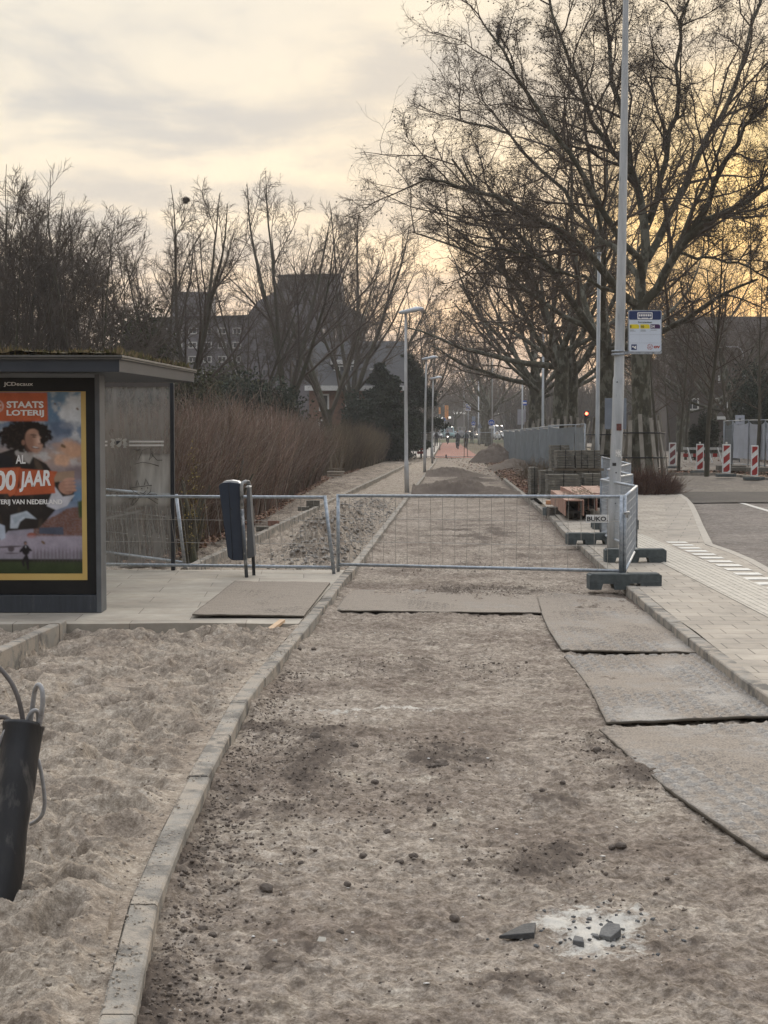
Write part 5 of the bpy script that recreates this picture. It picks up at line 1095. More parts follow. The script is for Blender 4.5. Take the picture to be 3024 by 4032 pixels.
# ---------------------------------------------------------------- street lamps with flat heads along the left kerb
def ped_lamp():
    t = thing('street_lamp', '', 'street lamp', (0, 0, 0), 'flat-headed street lamps along the left kerb')
    MB().tube([(0, 0, -.1), (0, 0, .9), (-.005, 0, .92), (.015, 0, 3), (.05, 0, 5.45)], [.075, .07, .06, .052, .038], 14).build('post', mat('lamp post grey', (.50, .50, .49), (.36, .36, .36), scale=5, rough=.5, metal=.1, stretch=(2, 2, .6)), t)
    hd = MB(); V = []; n = 16
    for j, (zz, sx, sy) in enumerate(((5.44, .16, .09), (5.455, .30, .16), (5.50, .33, .175), (5.55, .27, .14), (5.575, .12, .06))):
        for k in range(n): a = 2 * math.pi * k / n; V.append((.22 + sx * math.cos(a) * 1.25, sy * math.sin(a), zz + .05 * math.cos(a) + .02))
    F = [(j * n + k, j * n + (k + 1) % n, (j + 1) * n + (k + 1) % n, (j + 1) * n + k) for j in range(4) for k in range(n)] + [tuple(range(n))[::-1], tuple(range(4 * n, 5 * n))]
    hd.add(V, F, True); h = hd.build('lamp_head', mat('lamp head', (.62, .66, .70), (.5, .54, .58), scale=4, rough=.35), t)
    MB().box((.22, 0, 5.462), (.34, .16, .012), ry=-.1).build('diffuser', mat('lamp diffuser', (.55, .55, .5), rough=.3), h)
    return t
PL = None
for i, (px, py, lab) in enumerate([(1602, 1932, 'nearest of the flat-headed street lamps, just beyond the barrier'), (1672, 1854, 'second flat-headed street lamp behind the nearest one'), (1702, 1821, 'third flat-headed street lamp, smallest of the three')]):
    p = G(px, py, .06)
    o = ped_lamp() if PL is None else copy_tree(PL)
    PL = PL or o; o.location = tuple(p); o.rotation_euler = (0, [R(-.9), R(.3), 0][i], 0); o['label'] = lab
# ---------------------------------------------------------------- arched street lamps
def arch_lamp(name, label, px, Y, H, arm, rz=0, lit=False, group=None, r=.08, d=1):
    b = base_at(px, Y); t = thing(name, label, 'street lamp', b, group)
    P = [(0, 0, -.1), (0, 0, H - .9)] + [(arm * .35 * (1 - math.cos(a)) * d, 0, H - .9 + .9 * math.sin(a)) for a in np.linspace(.2, math.pi / 2, 6)] + [(arm * d, 0, H + .03)]
    P = [np.array(b) + np.array(p) for p in P]; MB().tube(P, [r, r * .7] + [r * .5] * (len(P) - 2), 10).build('post', POLE, t)
    e = P[-1]; MB().box(e + [.25 * d, 0, -.02], (.6, .22, .10)).build('lamp_head', mat('lit lamp', (.8, .8, .75), emit=((1, .85, .6), 3)) if lit else mat('lamp head', (.62, .66, .7)), t, bevel=.03)
arch_lamp('arched_lamp', 'tall arched street lamp with round blue cycle sign beside it', 1938, 150, 9.1, 1.3)
arch_lamp('arched_lamp', 'distant arched street lamp with its light on, above a white square sign', 1827, 213, 8.6, 1.0, lit=True)
arch_lamp('arched_lamp', 'white arched street lamp before the dark building on the right', 2924, 118, 8.1, 1.5, d=-1, r=.09)
arch_lamp('arched_lamp', 'thin distant arched lamp above the parked cars', 2616, 205, 8.0, .9, d=-1)
def plain_pole(label, px, Y, H, r0, r1, tilt=0):
    b = np.array(base_at(px, Y)); t = thing('lamp_column', label, 'pole', b, 'plain grey columns')
    MB().tube([b - [0, 0, .1], b + [0, 0, 1.2], b + [.0, 0, 1.25], b + [tilt, 0, H]], [r0, r0, r0 * .85, r1], 12).build('shaft', POLE, t)
    MB().tube([b + [tilt, 0, H - .05], b + [tilt, 0, H + .05]], r1 * 1.3, 12).build('cap', GALV, t)
plain_pole('grey column just left of the tall bus stop pole, thinner', 2352, 55, 8.0, .09, .06, .02)
plain_pole('grey column in front of the slim plane tree by the screened fence', 2137, 80, 6.9, .085, .05)
plain_pole('slender column left of the crooked plane tree', 2056, 100, 6.0, .06, .05)
plain_pole('faint column near the far blue sign, left of the plane trunks', 1884, 200, 9, .10, .07)
# ---------------------------------------------------------------- hedges, shrubs, evergreens
def twig_mass(name, n, base_fn, h_fn, m, seed, r0=.006, P=5, wob=.11, up=.05, lean=.25, col=None, sides=3, low=.15, forks=2):
    """a thicket: n stems rising from base points, each forking"""
    rng = np.random.default_rng(seed); S = base_fn(rng, n); keep = rng.random(n) < smooth(.62 + 1.3 * fbm(S[:, 0] * 1.1, S[:, 1] * .6, 3, seed + 50)); S = S[keep]; n = len(S); H = h_fn(S) * (.58 + .44 * rng.random(n) + .30 * fbm(S[:, 0] * 1.3, S[:, 1] * .8, 3, seed + 51))
    D = np.stack([lean * rng.normal(size=n), lean * rng.normal(size=n), np.ones(n)], 1)
    p, r = grow(rng, S, D, H * 1.03, r0 * (.6 + .7 * rng.random(n) + 1.6 * (rng.random(n) < .08)), P, wob, up, .3); Gs = [(p, r, sides)]
    CL_ = H
    if forks:
        S2, D2, L2, R2 = spawn(rng, p, r, H, forks, low, .95, .38, .45, .7, lt=.5); p2, r2 = grow(rng, S2, D2, L2, np.maximum(R2, .0028), 4, wob, up, .5); Gs.append((p2, r2, 3))
        S3, D3, L3, R3 = spawn(rng, p2, r2, L2, 2, .15, .95, .5, .55, .8, lt=.4); p3, r3 = grow(rng, S3, D3, L3, np.maximum(R3, .0022), 3, wob * 1.5, up, .6); Gs.append((p3, r3, 3))
    V, F = tubes(Gs)
    c = []
    pal = np.array(col); 
    for i, (pp, rr_, nn) in enumerate(Gs):
        k = len(pp); idx = rng.integers(0, len(pal), k); base = pal[idx] * (.65 + .6 * rng.random((k, 1))) * (1 + .7 * fbm(pp[:, 0, 0] * .9, pp[:, 0, 1] * .45, 3, seed + 52))[:, None]
        c.append(np.repeat(base, pp.shape[1] * nn, 0))
    return npmesh(name, V, F, False, {'Col': np.concatenate(c)})
def hedge_x(Y): return np.interp(Y, [17, 20, 24, 30, 62, 90, 124], [-3.5, -3.15, -2.95, -2.7, -2.45, -.9, .95])
def hedge(y0, y1, n, label, pal, hf, seed, dep=2.4, r0=.006, gap=None):
    def base(rng, n):
        y = y0 + (y1 - y0) * rng.random(n) ** 1.0; d = np.where(rng.random(n) < .55, .5 * rng.random(n) ** 1.5, dep * rng.random(n)); x = hedge_x(y) - d
        return np.stack([x, y, gz(x, y) - .03], 1)
    me = twig_mass('hedge', n, base, lambda S: hf(S[:, 1]) * (1 - .12 * fbm(S[:, 0] * .8, S[:, 1] * .5, 3, seed)), None, seed, col=pal, r0=r0, lean=.11)
    o = link('hedge', me, vcol('hedge stems', .95, spec=.1)); tag(o, label, 'hedge', 'bare hedges beside the sand strip'); return o
PALH = [(.24, .165, .125), (.20, .14, .11), (.30, .235, .19), (.17, .125, .095), (.22, .19, .135), (.21, .135, .105), (.26, .215, .185)]
PALH2 = [(.22, .165, .12), (.17, .135, .095), (.19, .15, .11), (.14, .12, .075)]
hedge(20.6, 30, 7500, 'tall brown bare hedge behind the shelter glass and the litter bin', PALH, lambda y: np.interp(y, [15, 22, 30], [1.85, 1.95, 2.1]), 71)
hedge(30, 60, 11000, 'tall reddish bare hedge stretching from the litter bin to the lone trestle', PALH, lambda y: np.interp(y, [30, 45, 60], [2.1, 2.2, 1.95]), 72, r0=.0075)
hedge(66, 122, 10500, 'lower tan hedge between the trestle and the street lamps', PALH2, lambda y: np.interp(y, [66, 80, 122], [2.2, 2.35, 1.85]), 73, r0=.010)
def leaf_mass(name, C, sz, pal, m, seed, n_per=1, flat=.5):
    """C: leaf centres (n,3); each a small bent quad"""
    rng = np.random.default_rng(seed); n = len(C); a = nz(rng.normal(size=(n, 3))); b = nz(np.cross(a, rng.normal(size=(n, 3)))); s = sz * (.6 + .8 * rng.random((n, 1)))
    V = np.stack([C - a * s, C - b * s * .5, C + a * s, C + b * s * .5], 1).reshape(-1, 3); c = np.array(pal)[rng.integers(0, len(pal), n)] * (.7 + .6 * rng.random((n, 1)))
    return npmesh(name, V, np.arange(4 * n).reshape(-1, 4), False, {'Col': c.repeat(4, 0)})
LEAF = vcol('leaves', .75, spec=.25)
def shrub(name, label, cat, loc, rx, ry, h, n, sz, pal, seed, group=None, clumps=26, z0=0., stems=True, pal_s=PALH2, cr=.34):
    rng = np.random.default_rng(seed); t = thing(name, label, cat, loc, group); loc = np.array(loc, float)
    cc = nz(rng.normal(size=(clumps, 3))) * rng.random((clumps, 1)) ** .4; cc[:, 2] = np.abs(cc[:, 2]) if z0 == 0 else cc[:, 2]
    cs = loc + cc * [rx, ry, h if z0 == 0 else h / 2] * .85 + [0, 0, z0 + (.12 * h if z0 == 0 else h / 2)]
    k = rng.integers(0, clumps, n); d = nz(rng.normal(size=(n, 3))) * rng.random((n, 1)) ** .35 * cr * np.array([rx, ry, (h if z0 == 0 else h / 2) * .8]) * (.7 + .6 * rng.random((clumps, 1)))[k]
    C = cs[k] + d; C[:, 2] = np.maximum(C[:, 2], loc[2] + .02)
    link('foliage', leaf_mass(name, C, sz, pal, LEAF, seed), LEAF, t)
    if stems:
        ns = 22; S = np.repeat(loc[None], ns, 0) + rng.normal(size=(ns, 3)) * [.15 * rx, .15 * ry, 0]; tg = cs[rng.integers(0, clumps, ns)]
        D = tg - S; L = np.linalg.norm(D, axis=1); p, r = grow(rng, S, D, L, np.full(ns, .03 + .01 * h), 7, .08, 0, .3); V, F = tubes([(p, r, 5)]); link('stems', npmesh('st', V, F, True), BARKD, t)
    return t
YEL = [(.30, .215, .065), (.24, .18, .065), (.18, .15, .05), (.22, .165, .06), (.12, .10, .045)]
DKG = [(.022, .034, .020), (.03, .042, .024), (.016, .026, .016), (.04, .052, .03)]
IVY = [(.06, .065, .028), (.045, .05, .022), (.08, .08, .035), (.035, .04, .02)]
def px_loc(px, Y, dz=0): x = X_at(px, Y); return (x, Y, float(gz(x, Y)) + dz)
shrub('yellow_shrub', 'yellow-leaved shrub growing in the hedge right beside the shelter post', 'shrub', px_loc(752, 20.6), .22, .3, 1.75, 800, .014, YEL, 81, pal_s=PALH)
shrub('yellow_shrub', 'sparser yellow-leaved shrub in the hedge above the litter bin', 'shrub', px_loc(905, 27.0), .24, .3, 1.9, 420, .017, YEL, 82)
# ivy-covered crown and evergreens under the bare trees
shrub('ivy_tree', 'dense ivy-covered crown above the end of the shelter roof', 'tree', px_loc(500, 68), 2.6, 2.0, 7.2, 42000, .09, IVY, 83, clumps=60, cr=.3)
for i, (px, Y, rx, h, pal, lab) in enumerate([(850, 74, 3.6, 5.0, IVY, 'mossy green thicket left of the stepped block, above the hedge'), (1010, 72, 3.0, 4.4, DKG, 'dark evergreen shrub left of the brown brick house'), (1085, 78, 2.0, 3.4, DKG, 'dark evergreen against the left corner of the brown brick house'), (700, 64, 2.6, 4.6, IVY, 'low green thicket just above the shelter roof corner'), (930, 88, 4.0, 5.0, IVY, 'green ivy-clad thicket in front of the stepped block'), (600, 86, 3.5, 5.6, IVY, 'green thicket below the lone square tower'),
                                          (1440, 108, 2.0, 4.4, DKG, 'dark evergreen shrub right of the brown brick house')]):
    shrub('evergreen_shrub', lab, 'shrub', px_loc(px, Y), rx, 2.2, h, 17000, .085, pal, 90 + i, clumps=40)
def conifer(name, label, loc, H, Rr, seed, n=30000, pal=DKG, group=None, cat='tree', lowz=.04):
    rng = np.random.default_rng(seed); t = thing(name, label, cat, loc, group); loc = np.array(loc, float)
    nb = 110; z = H * (lowz + (.98 - lowz) * rng.random(nb)); a = rng.random(nb) * 6.283; L = Rr * (1 - (z / H) ** 1.3) * (.7 + .5 * rng.random(nb)) + .25
    S = loc + np.stack([0 * z, 0 * z, z], 1); D = np.stack([np.cos(a), np.sin(a), -.05 + .35 * rng.random(nb)], 1); p, r = grow(rng, S, D, L, np.full(nb, .035), 7, .05, .01, .2)
    tr = np.array([[loc + [0, 0, -.2], loc + [0, 0, H * .3], loc + [.05, 0, H * .65], loc + [0, 0, H]]]); V, F = tubes([(p, r, 4), (tr, np.array([[.2, .15, .09, .02]]), 8)]); link('trunk', npmesh('ct', V, F, True), BARKD, t)
    k = rng.integers(0, nb, n); f = rng.random(n) ** .7 * 6; i0 = np.minimum(f.astype(int), 5); w = (f - i0)[:, None]; C = p[k, i0] * (1 - w) + p[k, i0 + 1] * w; C = C + rng.normal(size=(n, 3)) * [.16, .16, .12] * (1.3 - f[:, None] / 8) * (L[k] / Rr * .8 + .4)[:, None] * (Rr / 2.2); C[:, 2] -= .1 * rng.random(n)
    link('crown', leaf_mass(name, C, .10, pal, LEAF, seed), LEAF, t); return t
conifer('conifer', 'big dark conifer with drooping right side behind the lamp posts', px_loc(1600, 118), 8.0, 3.4, 101, 52000, lowz=.22)
conifer('conifer', 'dark conifer left of the biggest one, touching the brick house', px_loc(1500, 112), 7.0, 2.8, 102, 40000)
conifer('conifer', 'low dark conifer between the two taller ones', px_loc(1545, 108), 6.0, 2.3, 103, 34000)
shrub('holly_bush', 'large dark glossy evergreen bush at the right edge above the white screened fence', 'bush', px_loc(3010, 86, .6), 2.3, 1.6, 4.6, 30000, .07, DKG, 104, clumps=50)
shrub('laurel_hedge', 'dark upright evergreen bush behind the second striped beacon', 'bush', px_loc(2772, 76, .2), .8, .8, 2.1, 14000, .05, [(.03, .038, .022), (.05, .045, .03), (.022, .03, .016)], 105)
# loose brushwood between the zigzag barriers and the road
def brush():
    def base(rng, n):
        a = rng.random(n) * 6.28; d = rng.random(n) ** .6; c = px_loc(2540, 40.5); x = c[0] + .75 * d * np.cos(a); y = c[1] + .9 * d * np.sin(a); return np.stack([x, y, np.full(n, float(c[2]))], 1)
    me = twig_mass('brush', 2600, base, lambda S: 1.05 - .45 * np.hypot(S[:, 0] - px_loc(2540, 40.5)[0], S[:, 1] - 40.5), None, 110, r0=.006, lean=.75, wob=.18, up=-.01, col=[(.11, .06, .045), (.085, .05, .04), (.14, .085, .06)])
    tag(link('brushwood', me, vcol('hedge stems')), 'reddish brown brushwood heap between the zigzag barriers and the side road', 'brushwood')
brush()
for px, Y, s_, lab in ((2160, 52, .5, 'small dry tuft at the foot of the grey screened fence, near the paving stacks'), (2100, 60, .45, 'small dry tuft at the foot of the screened fence, further left')):
    def base(rng, n, px=px, Y=Y): c = px_loc(px, Y); return np.array(c) + rng.normal(size=(n, 3)) * [.25, .25, 0]
    tag(link('dry_shrub', twig_mass('t', 260, base, lambda S: np.full(len(S), s_ * 2), None, 7, r0=.006, lean=.5, col=PALH2), vcol('hedge stems')), lab, 'shrub')
# fallen leaves
def leaves(name, C, sz, pal, seed):
    rng = np.random.default_rng(seed); n = len(C); a = rng.random(n) * 6.28; s = (sz * (.6 + .8 * rng.random(n)))[:, None]; u = np.stack([np.cos(a), np.sin(a), .35 * rng.normal(size=n)], 1); v = np.stack([-np.sin(a), np.cos(a), .35 * rng.normal(size=n)], 1)
    V = np.stack([C - u * s, C - v * s * .7, C + u * s, C + v * s * .7], 1).reshape(-1, 3); c = np.array(pal)[rng.integers(0, len(pal), n)] * (.7 + .6 * rng.random((n, 1)))
    tag(link(name, npmesh(name, V, np.arange(4 * n).reshape(-1, 4), False, {'Col': c.repeat(4, 0)}), LEAF, origin=None), kind='stuff')
rng = np.random.default_rng(8)
LV = [(.20, .10, .065), (.15, .075, .05), (.24, .14, .09), (.12, .07, .05), (.28, .18, .11)]
def vzone(n, f):
    X, Y = f(rng, n); return np.stack([X, Y, gz(X, Y) - .04 + .05 * rng.random(n)], 1)
def zone_mid(rng, n):
    Y = 46 + 72 * rng.random(n) ** 1.2; u = rng.random(n); X = kr(Y) + .3 + (2.6 + .012 * (Y - 46)) * u; return X, Y
C = vzone(26000, zone_mid); X, Y = C[:, 0], C[:, 1]; C[:, 2] = gz(X, Y) + .02 + .32 * np.clip(fbm(X * .5, Y * .25, 3, 12) + .25, 0, 1) * smooth((X - kr(Y) - .3) / .9) * rng.random(len(X)) ** .3
leaves('fallen_leaves', C, .055, LV, 9)
def zone_right(rng, n): Y = 44 + 75 * rng.random(n) ** 1.3; X = 4.5 + rng.random(n) * (9 + .25 * (Y - 44)); k = (Y < far_y(X) + .5) & (X > 7.3); Y = np.where(k, Y * 0 + far_y(X) + .6 + 12 * rng.random(n), Y); return X, Y
leaves('fallen_leaves', vzone(26000, zone_right), .06, LV + [(.10, .085, .05)], 10)
def zone_left(rng, n): Y = 20 + 60 * rng.random(n) ** 1.5; X = hedge_x(Y) + .55 * rng.random(n) - .3; return X, Y
C = vzone(9000, zone_left); C[:, 2] += .06; leaves('fallen_leaves', C, .03, LV, 11)
# bank of dug earth under the leaves beside the path
def bank():
    ny, nx = 160, 26; ys = np.linspace(44, 118, ny); u = np.linspace(0, 1, nx); Yg = np.repeat(ys[:, None], nx, 1); X = kr(Yg) + .2 + (3.2 + .012 * (Yg - 46)) * u
    Z = gz(X, Yg) - .08 + .30 * np.sin(np.pi * u) ** .8 * (.55 + .9 * np.clip(fbm(X * .5, Yg * .25, 4, 12) + .2, 0, 1)) + .05 * fbm(X * 3, Yg * 2, 3, 14)
    i = (np.arange(ny - 1)[:, None] * nx + np.arange(nx - 1)[None]).ravel()
    tag(link('earth_bank', npmesh('bank', np.stack([X.ravel(), Yg.ravel(), Z.ravel()], 1), np.stack([i, i + 1, i + nx + 1, i + nx], 1), True, {'soil': np.full(X.size, .55), 'pale': np.zeros(X.size)}), DIRT, origin=None), kind='structure')
bank()
def heap(label, px, Y, rx, ry, h, seed, m=None):
    c = np.array(px_loc(px, Y)); n = 60; g = np.linspace(-1.15, 1.15, n); GX, GY = np.meshgrid(g, g); d = np.hypot(GX, GY)
    Z = h * np.clip(1 - d ** 1.4, 0, 1) * (1 + .5 * fbm(GX * 2.5, GY * 2.5, 4, seed, .6)) + .07 * h * fbm(GX * 9, GY * 9, 3, seed + 1) - .06
    V = np.stack([c[0] + GX * rx, c[1] + GY * ry, c[2] + Z], -1).reshape(-1, 3); i = (np.arange(n - 1)[:, None] * n + np.arange(n - 1)[None]).ravel()
    tag(link('soil_heap', npmesh('heap', V, np.stack([i, i + 1, i + n + 1, i + n], 1), True, {'soil': np.full(len(V), .8), 'pale': np.zeros(len(V))}), DIRT), label, 'soil heap')
heap('tall dark soil heap at the left end of the grey screened fence', 1945, 104, 1.7, 3.0, 1.25, 41)
heap('low reddish soil and leaf heap in front of the tall dark one', 2040, 82, 1.8, 4.5, .55, 43)
# ---------------------------------------------------------------- ground sheets (track mats)
def mat_plate(label, corners, zs, seed, warp=.02, pattern=True, th=.022, curve=0.0, worn=0):
    """corners (world xy): near-left, near-right, far-right, far-left; studded sheet with real studs in relief"""
    c = [np.array(p[:2], float) for p in corners]; L = np.linalg.norm(c[3] - c[0]); W = np.linalg.norm(c[1] - c[0]); ny = int(L / .018); nx = int(W / .018)
    u, v = np.meshgrid(np.linspace(0, 1, nx), np.linspace(0, 1, ny)); P = (c[0][None, None] * ((1 - u) * (1 - v))[..., None] + c[1] * (u * (1 - v))[..., None] + c[2] * (u * v)[..., None] + c[3] * ((1 - u) * v)[..., None])
    X, Y = P[..., 0], P[..., 1]; z = zs[0] * (1 - u) * (1 - v) + zs[1] * u * (1 - v) + zs[2] * u * v + zs[3] * (1 - u) * v
    z = z + warp * fbm(u * 2.2 + seed, v * 3.1, 3, seed) + .006 * fbm(X * 6, Y * 6, 3, seed + 9); X = X + curve * np.sin(v * np.pi) ** 1.0
    a, b = u * W / .085, v * L / .075; ch = ((np.floor(a) + np.floor(b)) % 2); la = np.abs((a % 1) - .5); lb = np.abs((b % 1) - .5)
    stud = np.where(ch > .5, (la < .42) & (lb < .16), (lb < .42) & (la < .16)) * 1.0; wear = smooth((fbm(X * 1.3, Y * .9, 3, seed + 3) + .28 + worn) / .4)
    zz = z + (.013 * stud * wear if pattern else 0)
    n = nx * ny; V = np.concatenate([np.stack([X.ravel(), Y.ravel(), zz.ravel()], 1), np.stack([X.ravel(), Y.ravel(), (z - th).ravel()], 1)])
    i = (np.arange(ny - 1)[:, None] * nx + np.arange(nx - 1)[None]).ravel(); F = [np.stack([i, i + 1, i + nx + 1, i + nx], 1), np.stack([i, i + nx, i + nx + 1, i + 1], 1) + n]
    def side(e): e = np.array(e); return np.stack([e[:-1], e[1:], e[1:] + n, e[:-1] + n], 1)
    F += [side(np.arange(nx))[:, ::-1], side(np.arange(nx) + (ny - 1) * nx), side(np.arange(ny) * nx), side(np.arange(ny) * nx + nx - 1)[:, ::-1]]
    dirt = np.clip(.5 - .8 * (fbm(X * 1.6, Y * 1.1, 5, seed + 5) ) - worn, 0, 1) + (.5 if pattern else 0) * (.5 - stud) * wear; dirt = np.concatenate([dirt.ravel(), np.zeros(n)])
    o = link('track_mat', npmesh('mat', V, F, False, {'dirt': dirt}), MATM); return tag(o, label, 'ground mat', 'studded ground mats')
def _matm():
    m = bpy.data.materials.new('track mat'); m.use_nodes = True; N = m.node_tree.nodes; L = m.node_tree.links; b = N['Principled BSDF']; b.inputs['Roughness'].default_value = .62
    a = N.new('ShaderNodeAttribute'); a.attribute_name = 'dirt'; tc = N.new('ShaderNodeTexCoord'); n = N.new('ShaderNodeTexNoise'); n.inputs['Scale'].default_value = 7; n.inputs['Detail'].default_value = 8; n.inputs['Roughness'].default_value = .7; L.new(tc.outputs['Object'], n.inputs[0])
    n2 = N.new('ShaderNodeTexNoise'); n2.inputs['Scale'].default_value = 90; n2.inputs['Detail'].default_value = 3; L.new(tc.outputs['Object'], n2.inputs[0])
    s = N.new('ShaderNodeMath'); s.operation = 'MULTIPLY_ADD'; s.inputs[1].default_value = 1.4; L.new(n.outputs[0], s.inputs[0]); L.new(a.outputs['Fac'], s.inputs[2])
    r = N.new('ShaderNodeMapRange'); r.inputs[1].default_value = .75; r.inputs[2].default_value = 1.35; L.new(s.outputs[0], r.inputs[0])
    x = N.new('ShaderNodeMix'); x.data_type = 'RGBA'; x.inputs[6].default_value = (.195, .184, .168, 1); x.inputs[7].default_value = (.235, .197, .157, 1); L.new(r.outputs[0], x.inputs[0])
    r2 = N.new('ShaderNodeMapRange'); r2.inputs[1].default_value = .3; r2.inputs[2].default_value = .7; r2.inputs[3].default_value = .55; r2.inputs[4].default_value = 1.32; L.new(n2.outputs[0], r2.inputs[0])
    y = N.new('ShaderNodeMix'); y.data_type = 'RGBA'; y.blend_type = 'MULTIPLY'; y.inputs[0].default_value = 1; L.new(x.outputs[2], y.inputs[6]); L.new(r2.outputs[0], y.inputs[7])
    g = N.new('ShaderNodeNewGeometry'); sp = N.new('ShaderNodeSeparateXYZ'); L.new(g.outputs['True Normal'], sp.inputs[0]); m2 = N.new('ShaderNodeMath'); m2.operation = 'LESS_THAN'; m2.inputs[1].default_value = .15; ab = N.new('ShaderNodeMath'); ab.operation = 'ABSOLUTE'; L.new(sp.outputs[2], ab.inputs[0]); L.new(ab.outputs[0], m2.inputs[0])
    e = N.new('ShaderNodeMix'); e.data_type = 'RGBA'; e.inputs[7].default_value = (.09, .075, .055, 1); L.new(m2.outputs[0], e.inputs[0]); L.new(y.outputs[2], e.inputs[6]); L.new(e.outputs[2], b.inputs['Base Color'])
    rr = N.new('ShaderNodeMapRange'); rr.inputs[3].default_value = .68; rr.inputs[4].default_value = .9; L.new(r.outputs[0], rr.inputs[0]); L.new(rr.outputs[0], b.inputs['Roughness'])
    bp = N.new('ShaderNodeBump'); bp.inputs['Strength'].default_value = .5; bp.inputs['Distance'].default_value = .004; L.new(n2.outputs[0], bp.inputs['Height']); L.new(bp.outputs[0], b.inputs['Normal']); return m
MATM = _matm()
g5 = lambda x, y, z=.05: G(x, y, z)
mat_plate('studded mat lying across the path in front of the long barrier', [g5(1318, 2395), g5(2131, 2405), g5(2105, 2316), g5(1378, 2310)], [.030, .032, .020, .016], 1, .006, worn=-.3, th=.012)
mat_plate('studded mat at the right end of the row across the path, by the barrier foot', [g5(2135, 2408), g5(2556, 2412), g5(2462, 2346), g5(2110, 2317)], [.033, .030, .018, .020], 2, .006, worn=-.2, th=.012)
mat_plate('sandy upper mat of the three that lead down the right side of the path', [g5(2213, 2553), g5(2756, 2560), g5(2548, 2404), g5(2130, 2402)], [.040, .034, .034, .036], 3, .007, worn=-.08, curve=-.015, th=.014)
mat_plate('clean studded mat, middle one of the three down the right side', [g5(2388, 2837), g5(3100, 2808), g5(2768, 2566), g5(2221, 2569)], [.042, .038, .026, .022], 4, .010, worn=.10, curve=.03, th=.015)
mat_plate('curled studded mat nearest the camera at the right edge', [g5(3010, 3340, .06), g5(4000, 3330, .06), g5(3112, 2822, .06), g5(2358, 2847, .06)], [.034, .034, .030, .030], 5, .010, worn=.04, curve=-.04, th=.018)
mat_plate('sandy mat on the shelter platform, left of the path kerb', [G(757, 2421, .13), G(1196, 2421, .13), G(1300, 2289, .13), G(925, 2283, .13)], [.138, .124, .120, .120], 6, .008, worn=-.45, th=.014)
# slots burnt through the mats as hand holds
def slots():
    mb = MB()
    for x, y, w in ((2556, 2817, 70), (2545, 2848, 74), (2912, 2807, 70), (2902, 2832, 74)):
        a = G(x - w / 2, y, .108); b = G(x + w / 2, y - 1, .108); mb.tube([a, a * .5 + b * .5, b], [.010, .013, .010], 6)
    return mb
# ---------------------------------------------------------------- paving stacks
STONE = mat('stacked tiles', (.17, .155, .125), (.10, .092, .075), scale=4, rough=.95, bump=.6, c3=(.26, .24, .20), s3=7, f3=.56)
WOOD = mat('weathered wood', (.23, .19, .14), (.14, .115, .085), scale=6, rough=.9, stretch=(1, 8, 8), bump=.3)
REDW = mat('reddish formwork', (.34, .19, .135), (.26, .15, .11), scale=5, rough=.7, c3=(.42, .29, .21), s3=4, f3=.55)
def stack(label, px0, px1, Y, z0, z1, dep, seed, layers=None, name='paving_stack'):
    """a bundle of concrete paving tiles, laid layer on layer"""
    rnd = random.Random(seed); x0, x1 = X_at(px0, Y), X_at(px1, Y); t = thing(name, label, 'paving stack', ((x0 + x1) / 2, Y + dep / 2, z0), 'stacks of paving tiles'); n = layers or max(2, int((z1 - z0) / .062)); h = (z1 - z0) / n; mb = MB()
    for k in range(n):
        w = max(1, round((x1 - x0) / .5)); xa = x0
        for i in range(w):
            xb = x0 + (x1 - x0) * (i + 1) / w; j = rnd.uniform(-.012, .012); nd = max(1, round(dep / .3))
            for q in range(nd):
                ya = Y + dep * q / nd; mb.box(((xa + xb) / 2 + j, ya + dep / nd / 2 + rnd.uniform(-.01, .01), z0 + h * (k + .5)), (xb - xa - .006, dep / nd - .006, h - .006 - rnd.random() * .004), rz=rnd.uniform(-.012, .012))
            xa = xb
    mb.build('tiles', STONE, t, bevel=.004)
    sb = MB(); sb.box(((x0 + x1) / 2, Y - .013, (z0 + z1) / 2), (.016, .003, z1 - z0 + .01)).build('strapping', BLACK, t); return t
zg = .08
for a in [('front left bundle of the lower row of stacked tiles', 2158, 2283, 37.5, zg, .80, .6, 1), ('front right bundle of the lower row, next to the zigzag barrier', 2302, 2367, 37.5, zg, .82, .6, 2), ('small stepped tile stack at the left end of the lower row', 2129, 2180, 38.4, zg, .88, .6, 3), ('narrow upright tile stack at the far left of the lower row', 2091, 2120, 39.0, zg, .94, .8, 4),
          ('left bundle of the upper row of stacked tiles', 2192, 2263, 38.6, .93, 1.38, .6, 5), ('middle bundle of the upper row of stacked tiles', 2267, 2314, 38.6, .93, 1.38, .6, 6), ('right bundle of the upper row of stacked tiles', 2316, 2366, 38.6, .93, 1.38, .6, 7), ('tile bundle behind the upper row, its top just showing', 2170, 2242, 40.2, .5, 1.50, .6, 8), ('lower rear bundle left of the upper row', 2180, 2262, 39.6, zg, .90, .6, 9), ('rear bundle under the right part of the upper row', 2268, 2368, 38.7, zg, .86, .6, 10)]: stack(*a)
def planks(name, label, parts_, cat, m, group=None):
    lo = np.min([np.minimum(a, b) for a, b, w, h in parts_], 0); hi = np.max([np.maximum(a, b) for a, b, w, h in parts_], 0); t = thing(name, label, cat, ((lo + hi) / 2)[:2].tolist() + [lo[2]], group)
    for a, b, w, h in parts_: MB().beam(a, b, w, h).build('board', m, t, bevel=.004)
    return t
planks('timber_bearers', 'two weathered boards carrying the upper row of tile stacks', [((X_at(2186, 38.4), 38.7, .895), (X_at(2385, 38.4), 38.7, .89), .10, .06), ((X_at(2186, 38.4), 39.1, .895), (X_at(2385, 38.4), 39.1, .89), .10, .06)], 'boards', WOOD)
